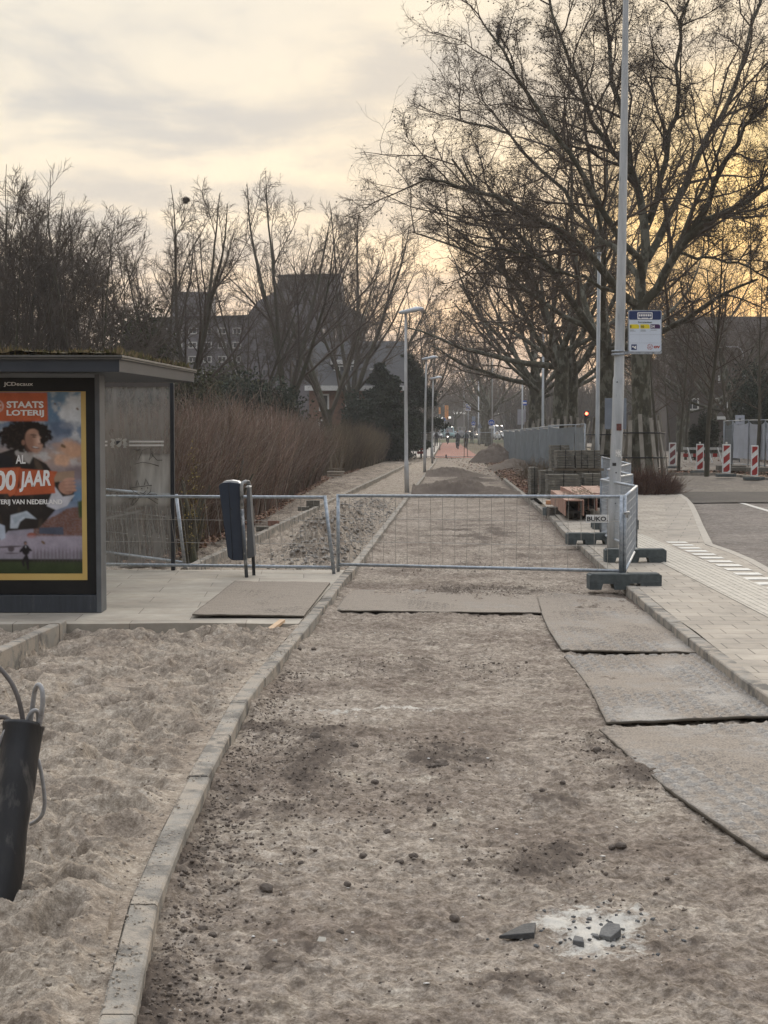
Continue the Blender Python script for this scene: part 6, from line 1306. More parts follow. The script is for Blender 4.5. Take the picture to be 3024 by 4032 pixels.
# reddish hollow timber boxes in a heap
for i, (nx_, ny_, fx, fy, z, lab) in enumerate([(2262, 2035, 2200, 1968, .42, 'reddish timber box, leftmost of the heap of four'), (2315, 2022, 2238, 1962, .50, 'reddish timber box in the middle of the heap with a torn dark end'), (2352, 2008, 2275, 1962, .50, 'reddish timber box right of the torn one'), (2368, 1990, 2320, 1962, .52, 'reddish timber box, rightmost, half behind the meshed barrier')]):
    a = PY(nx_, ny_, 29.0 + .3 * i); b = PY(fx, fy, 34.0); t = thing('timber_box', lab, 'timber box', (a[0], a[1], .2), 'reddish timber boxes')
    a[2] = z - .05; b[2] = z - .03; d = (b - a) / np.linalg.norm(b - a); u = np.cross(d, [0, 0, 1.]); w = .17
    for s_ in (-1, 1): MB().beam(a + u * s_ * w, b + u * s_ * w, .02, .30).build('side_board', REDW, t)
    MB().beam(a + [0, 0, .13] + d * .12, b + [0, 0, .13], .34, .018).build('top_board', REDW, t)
    if i in (0, 1):
        rnd2 = random.Random(i); mb = MB()
        for k in range(60): p = a + d * rnd2.uniform(.1, 2.2) + u * rnd2.uniform(-.15, .15) + [0, 0, .15]; q = p + np.array([rnd2.uniform(-.1, .1), rnd2.uniform(-.1, .1), rnd2.uniform(0, .08)]); mb.tube([p, q], .005, 4)
        mb.build('wood_scraps', mat('splinters', (.55, .45, .32), (.2, .15, .1), scale=20), t)
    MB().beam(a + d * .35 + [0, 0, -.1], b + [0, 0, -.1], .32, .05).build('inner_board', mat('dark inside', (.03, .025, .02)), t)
for lab, x0, x1, Y in (('low pallet block under the timber boxes, left', 2160, 2226, 31.5), ('low pallet block under the timber boxes, middle', 2232, 2320, 30.0)):
    a, b = X_at(x0, Y), X_at(x1, Y); planks('timber_pallet', lab, [((a, Y, .26), (b, Y, .26), .5, .03)] + [((a + (b - a) * f, Y - .25, .17), (a + (b - a) * f, Y + .25, .17), .08, .14) for f in (.1, .5, .9)], 'pallet', mat('dark pallet', (.10, .085, .065), (.07, .06, .05), scale=9, rough=.95), 'pallets under the timber')
planks('orange_board', 'short orange board lying left of the timber boxes', [((X_at(2151, 35), 35, .22), (X_at(2196, 35), 35, .22), .12, .09)], 'board', mat('orange board', (.55, .27, .13), (.45, .22, .11), rough=.7))
for i, (x0, x1, y0, y1, Y, m_, lab) in enumerate([(1007, 1056, 2074, 2093, 27.0, STONE, 'small dark pile of kerb bricks on the left kerb, nearest the litter bin'), (1053, 1099, 2050, 2071, 28.6, REDW, 'small reddish pile of bricks just behind the dark nearest one'), (1172, 1216, 1996, 2012, 34.2, STONE, 'small pale pile of bricks, third along the left kerb'), (1205, 1259, 1971, 1998, 36.0, STONE, 'larger brown pile of bricks, last along the left kerb')]):
    a, b = PY(x0, y1, Y), PY(x1, y0, Y); t = thing('brick_pile', lab, 'bricks', ((a[0] + b[0]) / 2, Y, a[2]), 'small brick piles along the left kerb'); mb = MB(); n = 3 if i < 3 else 5
    for r_ in range(2):
        for k in range(n): w = (b[0] - a[0]) / n; mb.box((a[0] + w * (k + .5), Y + .12, a[2] + (b[2] - a[2]) * (r_ + .5) / 2), (w - .004, .24 - .02 * r_, (b[2] - a[2]) / 2 - .003), rz=.03 * ((k + r_) % 2))
    mb.build('bricks', m_, t, bevel=.003)
# trestle of old boards beside the hedge
def trestle():
    Y = 64.0; q = lambda x, y, d=0: PY(x, y, Y + d); L = [((1300, 1868), (1308, 1772)), ((1310, 1868), (1298, 1790)), ((1338, 1860), (1312, 1768)), ((1340, 1862), (1352, 1776))]
    planks('plank_trestle', 'rough upright plank trestle against the hedge gap', [(q(a[0], a[1], .1 * i), q(b[0], b[1], .1 * i), .07, .03) for i, (a, b) in enumerate(L)] + [(q(1290, 1846), q(1352, 1846), .1, .04)], 'trestle', WOOD)
    planks('board_stack', 'low stack of pale boards at the foot of the trestle', [(q(1288, 1858 + 9 * k, -.3), q(1356 - 4 * k, 1858 + 9 * k, -.3), .5, .05) for k in range(3)], 'boards', mat('pale boards', (.38, .33, .27), (.28, .24, .19), rough=.9))
trestle()
# offcut of fresh wood in the sand
_a, _b = G(1060, 2492, .07), G(1112, 2458, .08); tag(MB().beam(_a + [0, 0, .02], _b + [0, 0, .03], .05, .028).build('wood_offcut', mat('fresh wood', (.56, .38, .22), (.45, .30, .18), scale=4), bevel=.003), 'fresh pale wood offcut on the sand in front of the platform mat', 'wood')
# ---------------------------------------------------------------- tall construction fences
def site_fence_panel(label, A, B, z0, H, cloth, cm, group, seed=0, sag=.04, pn='screen_cloth'):
    A = np.array([*A, z0]); B = np.array([*B, z0]); t = thing('fence_panel', label, 'fence', (A + B) / 2, group); up = np.array([0, 0, 1.]); m = MB()
    for P in (A, B): m.tube([P + up * .02, P + up * H], .021, 8)
    for z in (.12, H): m.tube([A + up * z, B + up * z], .019, 8)
    m.build('frame', GALV, t); rng = np.random.default_rng(seed); L = np.linalg.norm(B - A)
    if not cloth[0]:
        w = MB(); n = int(L / .14)
        for i in range(1, n): p = A + (B - A) * i / n; w.tube([p + up * .12, p + up * H], .003, 4, False, False)
        for k in range(1, 5): w.tube([A + up * H * k / 5, B + up * H * k / 5], .003, 4, False, False)
        w.build('wire_mesh', GALV, t)
    if cloth[1]:
        nx, nz_ = 30, 24; u, v = np.meshgrid(np.linspace(.01, .99, nx), np.linspace(0, 1, nz_)); d = nz((B - A)[:2]); nrm = np.array([-d[1], d[0]]); top = H - .04 - sag * np.sin(u * np.pi) * 2 - .3 * sag * np.sin(u * 9 + seed); bot = cloth[2]
        Z = z0 + bot + (top - bot) * v; off = .03 + .035 * fbm(u * 4 + seed, v * 2.5, 3, seed) + .02 * np.sin(u * 14 + seed) * (1 - v); X = A[0] + (B - A)[0] * u - nrm[0] * off * -1; Yy = A[1] + (B - A)[1] * u + nrm[1] * off
        i = (np.arange(nz_ - 1)[:, None] * nx + np.arange(nx - 1)[None]).ravel(); link(pn, npmesh('c', np.stack([X.ravel(), Yy.ravel(), Z.ravel()], 1), np.stack([i, i + 1, i + nx + 1, i + nx], 1), True), cm, t)
    return t
def netting(name, col, tr):
    m = bpy.data.materials.new(name); m.use_nodes = True; N = m.node_tree.nodes; L = m.node_tree.links; b = N['Principled BSDF']; b.inputs['Base Color'].default_value = (*col, 1); b.inputs['Roughness'].default_value = .8
    t = N.new('ShaderNodeBsdfTransparent'); x = N.new('ShaderNodeMixShader'); n = N.new('ShaderNodeTexNoise'); n.inputs['Scale'].default_value = 1.4; n.inputs['Detail'].default_value = 4; tc = N.new('ShaderNodeTexCoord'); L.new(tc.outputs['Object'], n.inputs[0])
    r = N.new('ShaderNodeMapRange'); r.inputs[1].default_value = .3; r.inputs[2].default_value = .7; r.inputs[3].default_value = tr - .08; r.inputs[4].default_value = min(1, tr + .1); L.new(n.outputs[0], r.inputs[0]); L.new(r.outputs[0], x.inputs[0]); L.new(t.outputs[0], x.inputs[1]); L.new(b.outputs[0], x.inputs[2]); L.new(x.outputs[0], N['Material Output'].inputs[0]); return m
GREYNET = netting('grey netting', (.17, .195, .21), .80); WHITENET = netting('white sheeting', (.58, .61, .68), .92)
n = 17; ord_ = ['first', 'second', 'third', 'fourth', 'fifth', 'sixth', 'seventh', 'eighth', 'ninth', 'tenth', 'eleventh', 'twelfth', 'thirteenth', 'fourteenth', 'fifteenth', 'sixteenth', 'seventeenth']
pts = []
for i in range(n + 1):
    f = i / n; Y = 51.5 + (113 - 51.5) * f; px = np.interp(Y, [51.5, 57, 70, 85, 113], [2303, 2194, 2130, 2075, 1987]); x = X_at(px, Y) + (.32 if i % 2 else -.25) * (1 if i else 0); pts.append((x, Y))
for i in range(n): site_fence_panel('grey netted fence panel, %s of the row counted from the paving stacks' % ord_[i], pts[i], pts[i + 1], float(gz(*pts[i])) + .02, 2.0, (True, True, .05), GREYNET, 'grey netted fence panels', i)
# see-through fence across the path where the red cycle track starts
for k, (x0, x1) in enumerate(((1655, 1828), (1828, 1985))):
    site_fence_panel(['left see-through fence panel across the start of the red cycle track', 'right see-through fence panel across the start of the red cycle track'][k], (X_at(x0, 117.5), 117.5), (X_at(x1, 117.5), 117.5), .13, 1.95, (False, False, 0), None, 'see-through fence panels')
planks('stand', 'narrow upright A-frame stand at the edge of the red track', [(PY(1827, 1806, 116), PY(1829, 1725, 116), .05, .05), (PY(1842, 1800, 116), PY(1837, 1725, 116), .05, .05)], 'stand', WOOD)
# white screened fence at the right edge
wf = [(X_at(2850, 66), 66), (X_at(2884, 64), 64.0), (X_at(2947, 61.5), 61.5), (X_at(3013, 59.5), 59.5), (X_at(3080, 58), 58), (X_at(3160, 57), 57)]
for i in range(5): site_fence_panel(['left end', 'second', 'third', 'fourth', 'last'][i] + ' panel of the white sheeted fence at the right edge', wf[i], wf[i + 1], .50 - .01 * i, 1.9, (False, True, .35), GREYNET if i == 0 else WHITENET, 'white sheeted fence panels', 30 + i, sag=.08)
slab_b = [(2880, 60.5, .55, .18), (2935, 59, .8, .14), (3010, 57.5, .7, .16)]
for i, (px, Y, w, h) in enumerate(slab_b): tag(MB().box((X_at(px, Y), Y, .42 + h / 2), (w * 2, .5, h), rz=.1 * i).build('concrete_slab', STONE, bevel=.01), ['concrete slab under the left end of the white sheeted fence', 'long low concrete slab in front of the white sheeted fence', 'concrete slab right of the long low one'][i], 'slab', 'slabs under the white fence')
# ---------------------------------------------------------------- striped beacons
RED_ = mat('beacon red', (.36, .022, .018), (.30, .02, .02), rough=.35)
def beacon(label, xl, xr, yt, yb, Y, light=True, fade=False):
    q = lambda x, y, d=0: PY(x, y, Y + d); a = q(xl, yb); b = q(xr, yt); t = thing('striped_beacon', label, 'beacon', ((a[0] + b[0]) / 2, Y, a[2] - .12), 'red and white striped beacons')
    MB().b2((a[0], Y, a[2]), (b[0], Y + .05, b[2])).build('board', PAINTW, t, bevel=.012)
    W = b[0] - a[0]; H = b[2] - a[2]; m = .13 * W; x0, x1, z0, z1 = a[0] + m, b[0] - m, a[2] + m * 1.2, b[2] - m * 1.2; mb = MB(); w = x1 - x0; hh = z1 - z0; rise = w * .85; band = hh * .26
    def clip(P):
        out = []
        for side in (0, 1):
            P2 = []; f = (lambda p: p[1] - z0) if side == 0 else (lambda p: z1 - p[1])
            for i in range(len(P)):
                p, r = P[i], P[(i + 1) % len(P)]
                if f(p) >= 0: P2.append(p)
                if (f(p) >= 0) != (f(r) >= 0): tt = f(p) / (f(p) - f(r)); P2.append((p[0] + (r[0] - p[0]) * tt, p[1] + (r[1] - p[1]) * tt))
            P = P2
            if not P: return P
        return P
    for c in (z0 - rise * .5 - band * .1, z0 + hh * .5 - rise * .5 - band * .5 + band * .05, z1 - band * .95):
        P = clip([(x0, c), (x1, c + rise), (x1, c + rise + band), (x0, c + band)])
        if len(P) > 2: mb.add([(x, Y - .004, z) for x, z in P], [tuple(range(len(P)))])
    mb.build('red_stripes', RED_ if not fade else mat('faded red', (.22, .06, .06), (.18, .06, .06), rough=.5), t)
    if light: c = q((xl + xr) / 2, yt); MB().lathe([(.001, .075), (.03, .07), (.035, .03), (.03, 0), (.001, 0)], (c[0], Y + .025, c[2] + .003), 12).build('lamp', mat('beacon lamp', (.7, .68, .6), rough=.3), t)
    MB().box(((a[0] + b[0]) / 2, Y + .1, a[2] - .075), (.62, .40, .10)).build('base', RUBBER, t, bevel=.015)
beacon('leftmost and faded striped beacon, by the far kerb', 2634, 2663, 1743, 1833, 66, False, True); beacon('second striped beacon from the left', 2741, 2772, 1748, 1852, 56.6); beacon('third striped beacon, before the left end of the white fence', 2844, 2878, 1749, 1863, 51.7); beacon('rightmost striped beacon at the picture edge', 2957, 2987, 1754, 1875, 49.5, False)
def low_barrier():
    for k, (x0, x1) in enumerate(((2690, 2768), (2772, 2842))):
        Y = 63 - k; q = lambda x, y: PY(x, y, Y); a, b = q(x0, 1811), q(x1, 1762); t = thing('road_barrier', ['left half of the low white road barrier behind the beacons', 'right half of the low white road barrier behind the beacons'][k], 'road barrier', ((a[0] + b[0]) / 2, Y, a[2]), 'low white road barriers')
        MB().b2((a[0], Y, b[2] - .10), (b[0], Y + .05, b[2])).build('top_board', mat('dull white', (.50, .49, .46), (.38, .37, .35)), t, bevel=.01); MB().b2((a[0], Y, a[2] + .12), (b[0], Y + .04, a[2] + .26)).build('lower_board', mat('dull white', (.5, .49, .46)), t)
        r = MB(); n = 4
        for i in range(0, n, 2): r.b2((a[0] + (b[0] - a[0]) * i / n, Y - .004, a[2] + .12), (a[0] + (b[0] - a[0]) * (i + 1) / n, Y - .001, a[2] + .26))
        r.build('red_fields', RED_, t)
        for f in (.25, .8): x = a[0] + (b[0] - a[0]) * f; MB().beam((x - .05, Y - .1, b[2]), (x + .1, Y - .25, a[2] - .1), .05, .03).build('leg', PAINTW, t)
low_barrier()
# ---------------------------------------------------------------- board guards round the tree trunks
def guard(label, px, Y, rad, H, nb, seed, lean=.18):
    b = np.array(base_at(px, Y)); rnd = random.Random(seed); t = thing('trunk_guard', label, 'trunk guard', b, 'board guards round plane trunks')
    for k in range(nb):
        a = 2 * math.pi * k / nb + rnd.uniform(-.1, .1); r0 = rad * 1.25; r1 = rad * .85; tw = lean * rnd.uniform(.4, 1.2); h = H * rnd.uniform(.9, 1.1); tx = lambda a, r: np.array([r * math.cos(a), r * math.sin(a), 0])
        p = b + tx(a, r0) + [0, 0, .02]; q = b + tx(a + tw * .8, r1) + [0, 0, h]; MB().beam(p, q, .13, .028, up=(math.cos(a), math.sin(a), 0)).build('board', mat('guard board', (.34, .31, .26), (.22, .20, .165), scale=5, rough=.9, stretch=(1, 1, .3), bump=.3), t)
    s = MB()
    for f in (.35, .72):
        P = [b + [rad * (1.25 - .4 * f) * 1.08 * math.cos(a), rad * (1.25 - .4 * f) * 1.08 * math.sin(a), H * f] for a in np.linspace(0, 2 * math.pi, 25)]; s.tube(P, .022, 5, False)
    s.build('strap', BLACK, t)
guard('board guard round the biggest plane, right of the tall pole', 2524, 50, .72, 2.15, 12, 1, -.3); guard('board guard round the plane left of the tall pole', 2384, 59, .80, 2.1, 13, 2, .35); guard('board guard round the left stem of the plane pair', 2205, 72, .62, 2.3, 10, 3); guard('board guard round the right stem of the plane pair', 2256, 76, .6, 2.2, 9, 4); guard('board guard round the slim plane right of the crooked one', 2130, 92, .55, 2.4, 9, 5); guard('board guard round the crooked plane', 2098, 96, .6, 2.4, 10, 6)
# ---------------------------------------------------------------- road signs
def sign_post(px, Y, H, t, r=.03, z0=None):
    b = np.array(base_at(px, Y)); MB().tube([b - [0, 0, .1], b + [0, 0, H]], r, 8).build('post', GALV, t); return b
BLUE = mat('sign blue', (.02, .09, .42), (.02, .08, .38), rough=.4)
def disc(mb, c, r, y, n=24, th=.02): mb.tube([c + np.array([0, y, 0]), c + np.array([0, y + th, 0])], r, n)
def cycle_sign(label, px, py, Y, dia, sub=True):
    c = PY(px, py, Y); t = thing('cycle_sign', label, 'road sign', base_at(px, Y), 'round blue cycle signs'); b = sign_post(px, Y, c[2] - float(gz(c[0], Y)) + dia / 2, t); r = dia / 2
    m = MB(); disc(m, c, r, -.06); d = m.build('disc', BLUE, t); m = MB()
    n = 24; V = [c + np.array([rr_ * math.cos(2 * math.pi * k / n), -.064, rr_ * math.sin(2 * math.pi * k / n)]) for k in range(n) for rr_ in (r * .92, r * .99)]; m.add(V, [(2 * k, 2 * ((k + 1) % n), 2 * ((k + 1) % n) + 1, 2 * k + 1) for k in range(n)]); m.build('rim', WHITE, d)
    m = MB()
    for s_ in (-1, 1):
        w = c + np.array([s_ * r * .42, -.064, -r * .18]); m.tube([w + r * .27 * np.array([math.cos(a), 0, math.sin(a)]) for a in np.linspace(0, 2 * math.pi, 17)], r * .045, 5, False)
    k = lambda x, z: c + np.array([x * r, -.064, z * r])
    for P in ([(-.42, -.18), (-.2, .22), (.24, .22), (.42, -.18)], [(-.2, .22), (.02, -.18), (-.42, -.18)], [(.02, -.18), (.24, .22), (.2, .38), (.34, .40)], [(-.22, .22), (-.26, .34), (-.36, .34), (-.16, .34)]): m.tube([k(*p) for p in P], r * .04, 5)
    m.build('bicycle_symbol', WHITE, d)
    if sub: MB().box(c - [0, .05, r + .13], (dia * .75, .015, .2)).build('sub_plate', PAINTW, t)
cycle_sign('nearest round blue cycle sign, on the dark plane trunk', 1935, 1664, 140, .60); cycle_sign('second round blue cycle sign under a tall panel, left of the trunks', 1864, 1667, 205, .60); cycle_sign('farthest round blue cycle sign near the orange banners', 1749, 1651, 260, .60, False)
def flat_sign(name, label, x0, x1, y0, y1, Y, m, post=True, deco=None, tri=False):
    q = lambda x, y, d=0: PY(x, y, Y + d); a, b = q(x0, y1), q(x1, y0); cx = (x0 + x1) / 2; t = thing(name, label, 'sign', base_at(cx, Y))
    if post: sign_post(cx, Y, b[2] - float(gz(b[0], Y)) - .02, t, .035)
    if tri: MB().add([q(x0, y1, -.05), q(x1, y1, -.05), q(cx, y0, -.05), q(x0, y1, -.03), q(x1, y1, -.03), q(cx, y0, -.03)], [(0, 1, 2), (5, 4, 3), (0, 3, 4, 1), (1, 4, 5, 2), (2, 5, 3, 0)]).build('plate', m, t)
    else: p = MB().b2((a[0], Y - .06, a[2]), (b[0], Y - .04, b[2])).build('plate', m, t, bevel=.008)
    if deco:
        d = MB()
        for (u0, u1, v0, v1) in deco[0]: d.b2((a[0] + (b[0] - a[0]) * u0, Y - .066, a[2] + (b[2] - a[2]) * v0), (a[0] + (b[0] - a[0]) * u1, Y - .061, a[2] + (b[2] - a[2]) * v1))
        d.build('symbol', deco[1], p)
    return t
GB = mat('sign back grey', (.22, .25, .29), (.18, .205, .24), scale=3, rough=.5, metal=.2)
flat_sign('sign_back', 'grey back of a tapering temporary sign behind the tall pole', 2380, 2466, 1568, 1690, 46, GB)
flat_sign('square_sign', 'white square sign with a blue drawing on the arched lamp post', 1832, 1854, 1589, 1618, 211, PAINTW, True, ([(.12, .88, .10, .18), (.12, .88, .82, .90), (.12, .2, .1, .9), (.8, .88, .1, .9), (.3, .45, .35, .7), (.55, .7, .3, .6)], BLUE))
flat_sign('panel_sign', 'tall pale panel above the second blue cycle sign', 1858, 1872, 1640, 1657, 206, mat('pale blue panel', (.30, .36, .45)), False); flat_sign('warning_sign', 'grey back of a triangular warning sign left of the plane trunks', 1878, 1900, 1663, 1686, 190, GB, True, None, True)
flat_sign('grey_panel_sign', 'large plain grey panel behind the crooked plane', 2037, 2070, 1612, 1672, 130, mat('light grey panel', (.34, .34, .37)), True); flat_sign('blue_white_sign', 'blue and white striped stop sign left of the crooked plane', 2058, 2074, 1577, 1596, 135, BLUE, True, ([(0.05, .95, .35, .65)], WHITE))
flat_sign('tall_banner_sign', 'tall narrow pale blue banner between two plane trunks', 2101, 2119, 1575, 1671, 120, mat('banner pale blue', (.42, .56, .66), (.34, .46, .56), scale=3), True, ([(.2, .8, .1 + .15 * i, .17 + .15 * i) for i in range(4)], mat('banner print', (.12, .16, .2))))
flat_sign('white_sign_board', 'white board with a dark mark above the white sheeted fence', 2894, 2931, 1635, 1672, 80, mat('pale board', (.50, .54, .62)), True, ([(.38, .46, .3, .7), (.54, .62, .3, .7), (.38, .62, .47, .53)], DARK)); flat_sign('small_blue_sign', 'small blue sign left of the parked cars', 2600, 2612, 1640, 1656, 190, BLUE); flat_sign('wide_blue_sign', 'wide dark blue sign above the parked cars', 2628, 2652, 1643, 1656, 200, BLUE)
for i, (x0, x1, y0, y1, lab) in enumerate(((1751, 1766, 1596, 1652, 'taller orange banner on a mast at the far end of the cycle track'), (1727, 1735, 1604, 1630, 'smaller orange banner left of the taller one'))): flat_sign('orange_banner', lab, x0, x1, y0, y1, 290, mat('banner orange', (.75, .28, .06), (.7, .33, .12), scale=1.5), True)
def traffic_light(label, px, py, Y, lit):
    c = PY(px, py, Y); t = thing('traffic_light', label, 'traffic light', base_at(px, Y)); sign_post(px, Y, c[2] - float(gz(c[0], Y)), t, .05); h = MB().box(c - [0, .1, .0], (.30, .22, .95)).build('housing', BLACK, t, bevel=.03)
    for k, (col, on) in enumerate((((1, .08, .04), lit), ((.1, .08, .02), False), ((.02, .1, .04), False))):
        p = c + np.array([0, -.215, .28 - .28 * k]); MB().tube([p, p + [0, .01, 0]], .11, 14).build('lens', mat('red light', (.6, .05, .03), emit=((1, .12, .06), 6)) if on else mat('dark lens', (.02, .02, .02), rough=.2), h)
traffic_light('traffic light showing red between the tree guards', 2308, 1644, 110, True); traffic_light('dark traffic light before the far shop front', 2010, 1590, 250, False)
# ---------------------------------------------------------------- leaning rubber tube with hoses, bottom left
def hose_tube():
    Yt = 5.45; top = PY(92, 2852, Yt); bot = PY(-22, 3690, 5.15); t = thing('drain_tube', 'black open rubber tube standing in the sand with grey hoses stuck in it', 'tube', (bot[0], bot[1], .03)); ax = top - bot; L = np.linalg.norm(ax); ax /= L
    rad = lambda f: .056 + .018 * min(1, f * 1.15); n = 28; u = nz(np.cross(ax, [0, 1., 0])); v = np.cross(ax, u); V = []; prof = [(-.02, 0, 1), (0, 0, 1), (.12, 0, 1), (.3, .004, 1), (.5, -.004, 1), (.7, .003, 1), (.85, -.002, 1), (.97, 0, 1), (.985, .003, 1), (1, .003, 1), (1, -.006, 1), (.9, -.006, 1), (.75, -.008, 1)]
    rng = random.Random(3)
    for f, d, _ in prof:
        for k in range(n): a = 2 * math.pi * k / n; r = rad(f) + d + .0035 * math.sin(2 * a + f * 5) + .002 * math.sin(5 * a - f * 9); V.append(bot + ax * L * f + r * (u * math.cos(a) + v * math.sin(a)))
    F = [(j * n + k, j * n + (k + 1) % n, (j + 1) * n + (k + 1) % n, (j + 1) * n + k) for j in range(len(prof) - 1) for k in range(n)] + [tuple(range((len(prof) - 1) * n, len(prof) * n))[::-1], tuple(range(n))[::-1]]
    MB().add(V, F, True).build('sleeve', mat('scuffed black rubber', (.010, .010, .011), (.018, .017, .017), scale=14, rough=.38, bump=.3, bscale=40, stretch=(1, 1, .22), c3=(.10, .09, .08), s3=9, f3=.60, spec=.4), t)
    HG = mat('grey hose', (.34, .34, .34), (.24, .23, .22), scale=25, rough=.6, c3=(.13, .12, .11), s3=20, f3=.6); HD = mat('dark hose', (.12, .105, .095), (.08, .07, .065), scale=25, rough=.7)
    def hose(P, m, r=.0088, nm='hose', cyc=5.45):
        P = [PY(x, y, cyc + d) for x, y, d in P]; q, _ = resample(P, 40)
        for _ in range(3): q[1:-1] = q[1:-1] * .5 + (q[2:] + q[:-2]) * .25
        MB().tube(list(q), r, 10).build(nm, m, t)
    hose([(80, 2960, .02), (95, 2870, .0), (85, 2800, 0), (70, 2740, 0), (45, 2685, .02), (0, 2630, .04), (-60, 2590, .05)], HD)
    hose([(105, 2930, .04), (118, 2850, .04), (128, 2790, .03), (134, 2730, .02), (143, 2696, 0), (157, 2688, -.02), (168, 2710, -.04), (170, 2760, -.04), (164, 2810, -.03), (153, 2862, -.02), (145, 2930, 0)], HG)
    hose([(95, 2900, .0), (103, 2850, -.01), (118, 2810, -.02), (135, 2792, -.02), (150, 2800, -.01), (152, 2835, .02), (146, 2900, .03)], HG, .008)
    hose([(-60, 3010, -.05), (-20, 2960, -.06), (10, 2900, -.06), (40, 2852, -.06), (65, 2838, -.05), (88, 2848, -.03), (98, 2880, -.01), (100, 2950, 0)], HG)
    hose([(-60, 2850, .0), (-20, 2826, 0), (15, 2822, -.01), (40, 2836, -.02), (60, 2870, 0), (70, 2940, .02)], HD)
    hose([(150, 2990, .06), (162, 3040, .05), (172, 3100, .05), (177, 3160, .05), (170, 3205, .05), (150, 3230, .06), (120, 3245, .08)], HG, .0075)
hose_tube()
# ---------------------------------------------------------------- rubble, stones, crumbs on the path
def rocks(C, S, seed, sub=1, sq=.7):
    """many small irregular lumps as arrays"""
    bm = bmesh.new(); bmesh.ops.create_icosphere(bm, subdivisions=sub, radius=1); v0 = np.array([v.co[:] for v in bm.verts]); f0 = np.array([[v.index for v in f.verts] for f in bm.faces]); bm.free()
    rng = np.random.default_rng(seed); n = len(C); k = len(v0); D = 1 + .28 * rng.normal(size=(n, k, 1)).clip(-1.6, 1.6); q = 1 + .35 * (rng.random((n, 1, 3)) - .5); q[..., 2] *= sq
    a = rng.random(n) * 6.28; c, s = np.cos(a)[:, None], np.sin(a)[:, None]; P = v0[None] * D * q * S[:, None, None]; X = P[..., 0] * c - P[..., 1] * s; Yy = P[..., 0] * s + P[..., 1] * c
    V = np.stack([X, Yy, P[..., 2]], -1) + C[:, None]; F = (f0[None] + k * np.arange(n)[:, None, None]).reshape(-1, 3); return V.reshape(-1, 3), F
def pz(X, Y): return path_z(X, Y, X * 0)[0]
rng = np.random.default_rng(77)
cl_ = []
for cx, cy, sx, sy, st in _PW:
    if st < .3 or cy > 20: continue
    n = int(420 * st * min(sx * sy / .12, 4)); X = cx + sx * rng.normal(size=n) * .62; Y = cy + sy * rng.normal(size=n) * .62; cl_.append(np.stack([X, Y, np.full(n, .0042)], 1))
n = 1500; Y = 4.0 + 7 * rng.random(n) ** 1.6; X = kl(Y) + .03 + np.abs(rng.normal(size=n)) * .13; cl_.append(np.stack([X, Y, np.full(n, .0048)], 1))
n = 2000; Y = 4.0 + 12 * rng.random(n) ** 1.5; X = kl(Y) + (kr(Y) - kl(Y)) * rng.random(n); cl_.append(np.stack([X, Y, np.full(n, .0026)], 1))
A_ = np.concatenate(cl_); ok = (A_[:, 0] > kl(A_[:, 1]) + .02) & (A_[:, 0] < kr(A_[:, 1]) - .02) & (A_[:, 1] > 3.9); A_ = A_[ok]; sz = A_[:, 2] * np.exp(.45 * rng.normal(size=len(A_))); sz = sz.clip(.0012, .012)
C = np.stack([A_[:, 0], A_[:, 1], pz(A_[:, 0], A_[:, 1]) + sz * .25], 1); V, F = rocks(C, sz, 78); CLOD = mat('soil crumbs', (.19, .155, .125), (.115, .092, .074), scale=3, rough=1, bump=.6, bscale=120, lo=.4, hi=.6)
tag(link('soil_crumbs', npmesh('crumbs', V, F, False), CLOD, origin=None), kind='stuff')
n = 520; Y = 4.0 + 13 * rng.random(n) ** 1.3; X = kl(Y) + .05 + (kr(Y) - kl(Y) - .1) * rng.random(n); C = np.stack([X, Y, pz(X, Y) + .003], 1); V, F = rocks(C, (.0028 + .008 * rng.random(n) ** 3), 79, 1, .25)
tag(link('shell_chips', npmesh('chips', V, F, False), mat('shell chips', (.62, .60, .56), (.45, .42, .38), scale=5, rough=.7), origin=None), kind='stuff')
n = 5000; Y = 3.9 + 9 * rng.random(n) ** 1.4; X = kl(Y) - .12 - 3.2 * rng.random(n) ** 1.3; Zs = sand_z(X, Y, None)[0]; C = np.stack([X, Y, Zs + .001], 1); V, F = rocks(C, (.003 + .008 * rng.random(n) ** 2.5), 80, 1, .8)
tag(link('sand_lumps', npmesh('lumps', V, F, True), mat('sand lumps', (.36, .31, .25), (.28, .235, .19), scale=4, rough=1, bump=.5, bscale=150), origin=None), kind='stuff')
ST = mat('brown stone', (.13, .105, .085), (.085, .068, .055), scale=20, rough=.95, bump=.5); ST2 = mat('grey stone', (.14, .14, .135), (.09, .09, .09), scale=25, rough=.9, bump=.5)
_lab = 'loose brown stone lying on the dirt path'
for i, (x, y, s) in enumerate([(1476, 3095, .024), (1692, 3205, .022), (1430, 3388, .024), (1628, 3398, .024), (1578, 3416, .018), (1790, 3640, .026), (1340, 3690, .020), (796, 3668, .026), (1240, 2925, .045), (838, 3690, .02), (1525, 3300, .022), (1368, 3508, .022), (1050, 3530, .035), (1185, 3425, .016), (1460, 3220, .018), (2215, 2340 + 770, .02), (2670, 3110, .026), (1235, 2570, .028), (1180, 2580, .024), (1395, 2960, .03), (2510, 2980, .02), (2135, 3130, .02), (2445, 3355, .028), (2410, 3350, .022), (2130, 3125, .016), (2350, 2980, .03), (860, 3800, .014), (1080, 3815, .014)]):
    p = G(x, y); z = float(pz(np.array([p[0]]), np.array([p[1]]))[0]); tag(MB().ico((p[0], p[1], z + s * .25), s * .72, 2, (1.15, .95, .8), .13, i, i).build('stone', ST), _lab, 'stone', 'loose brown stones on the dirt')
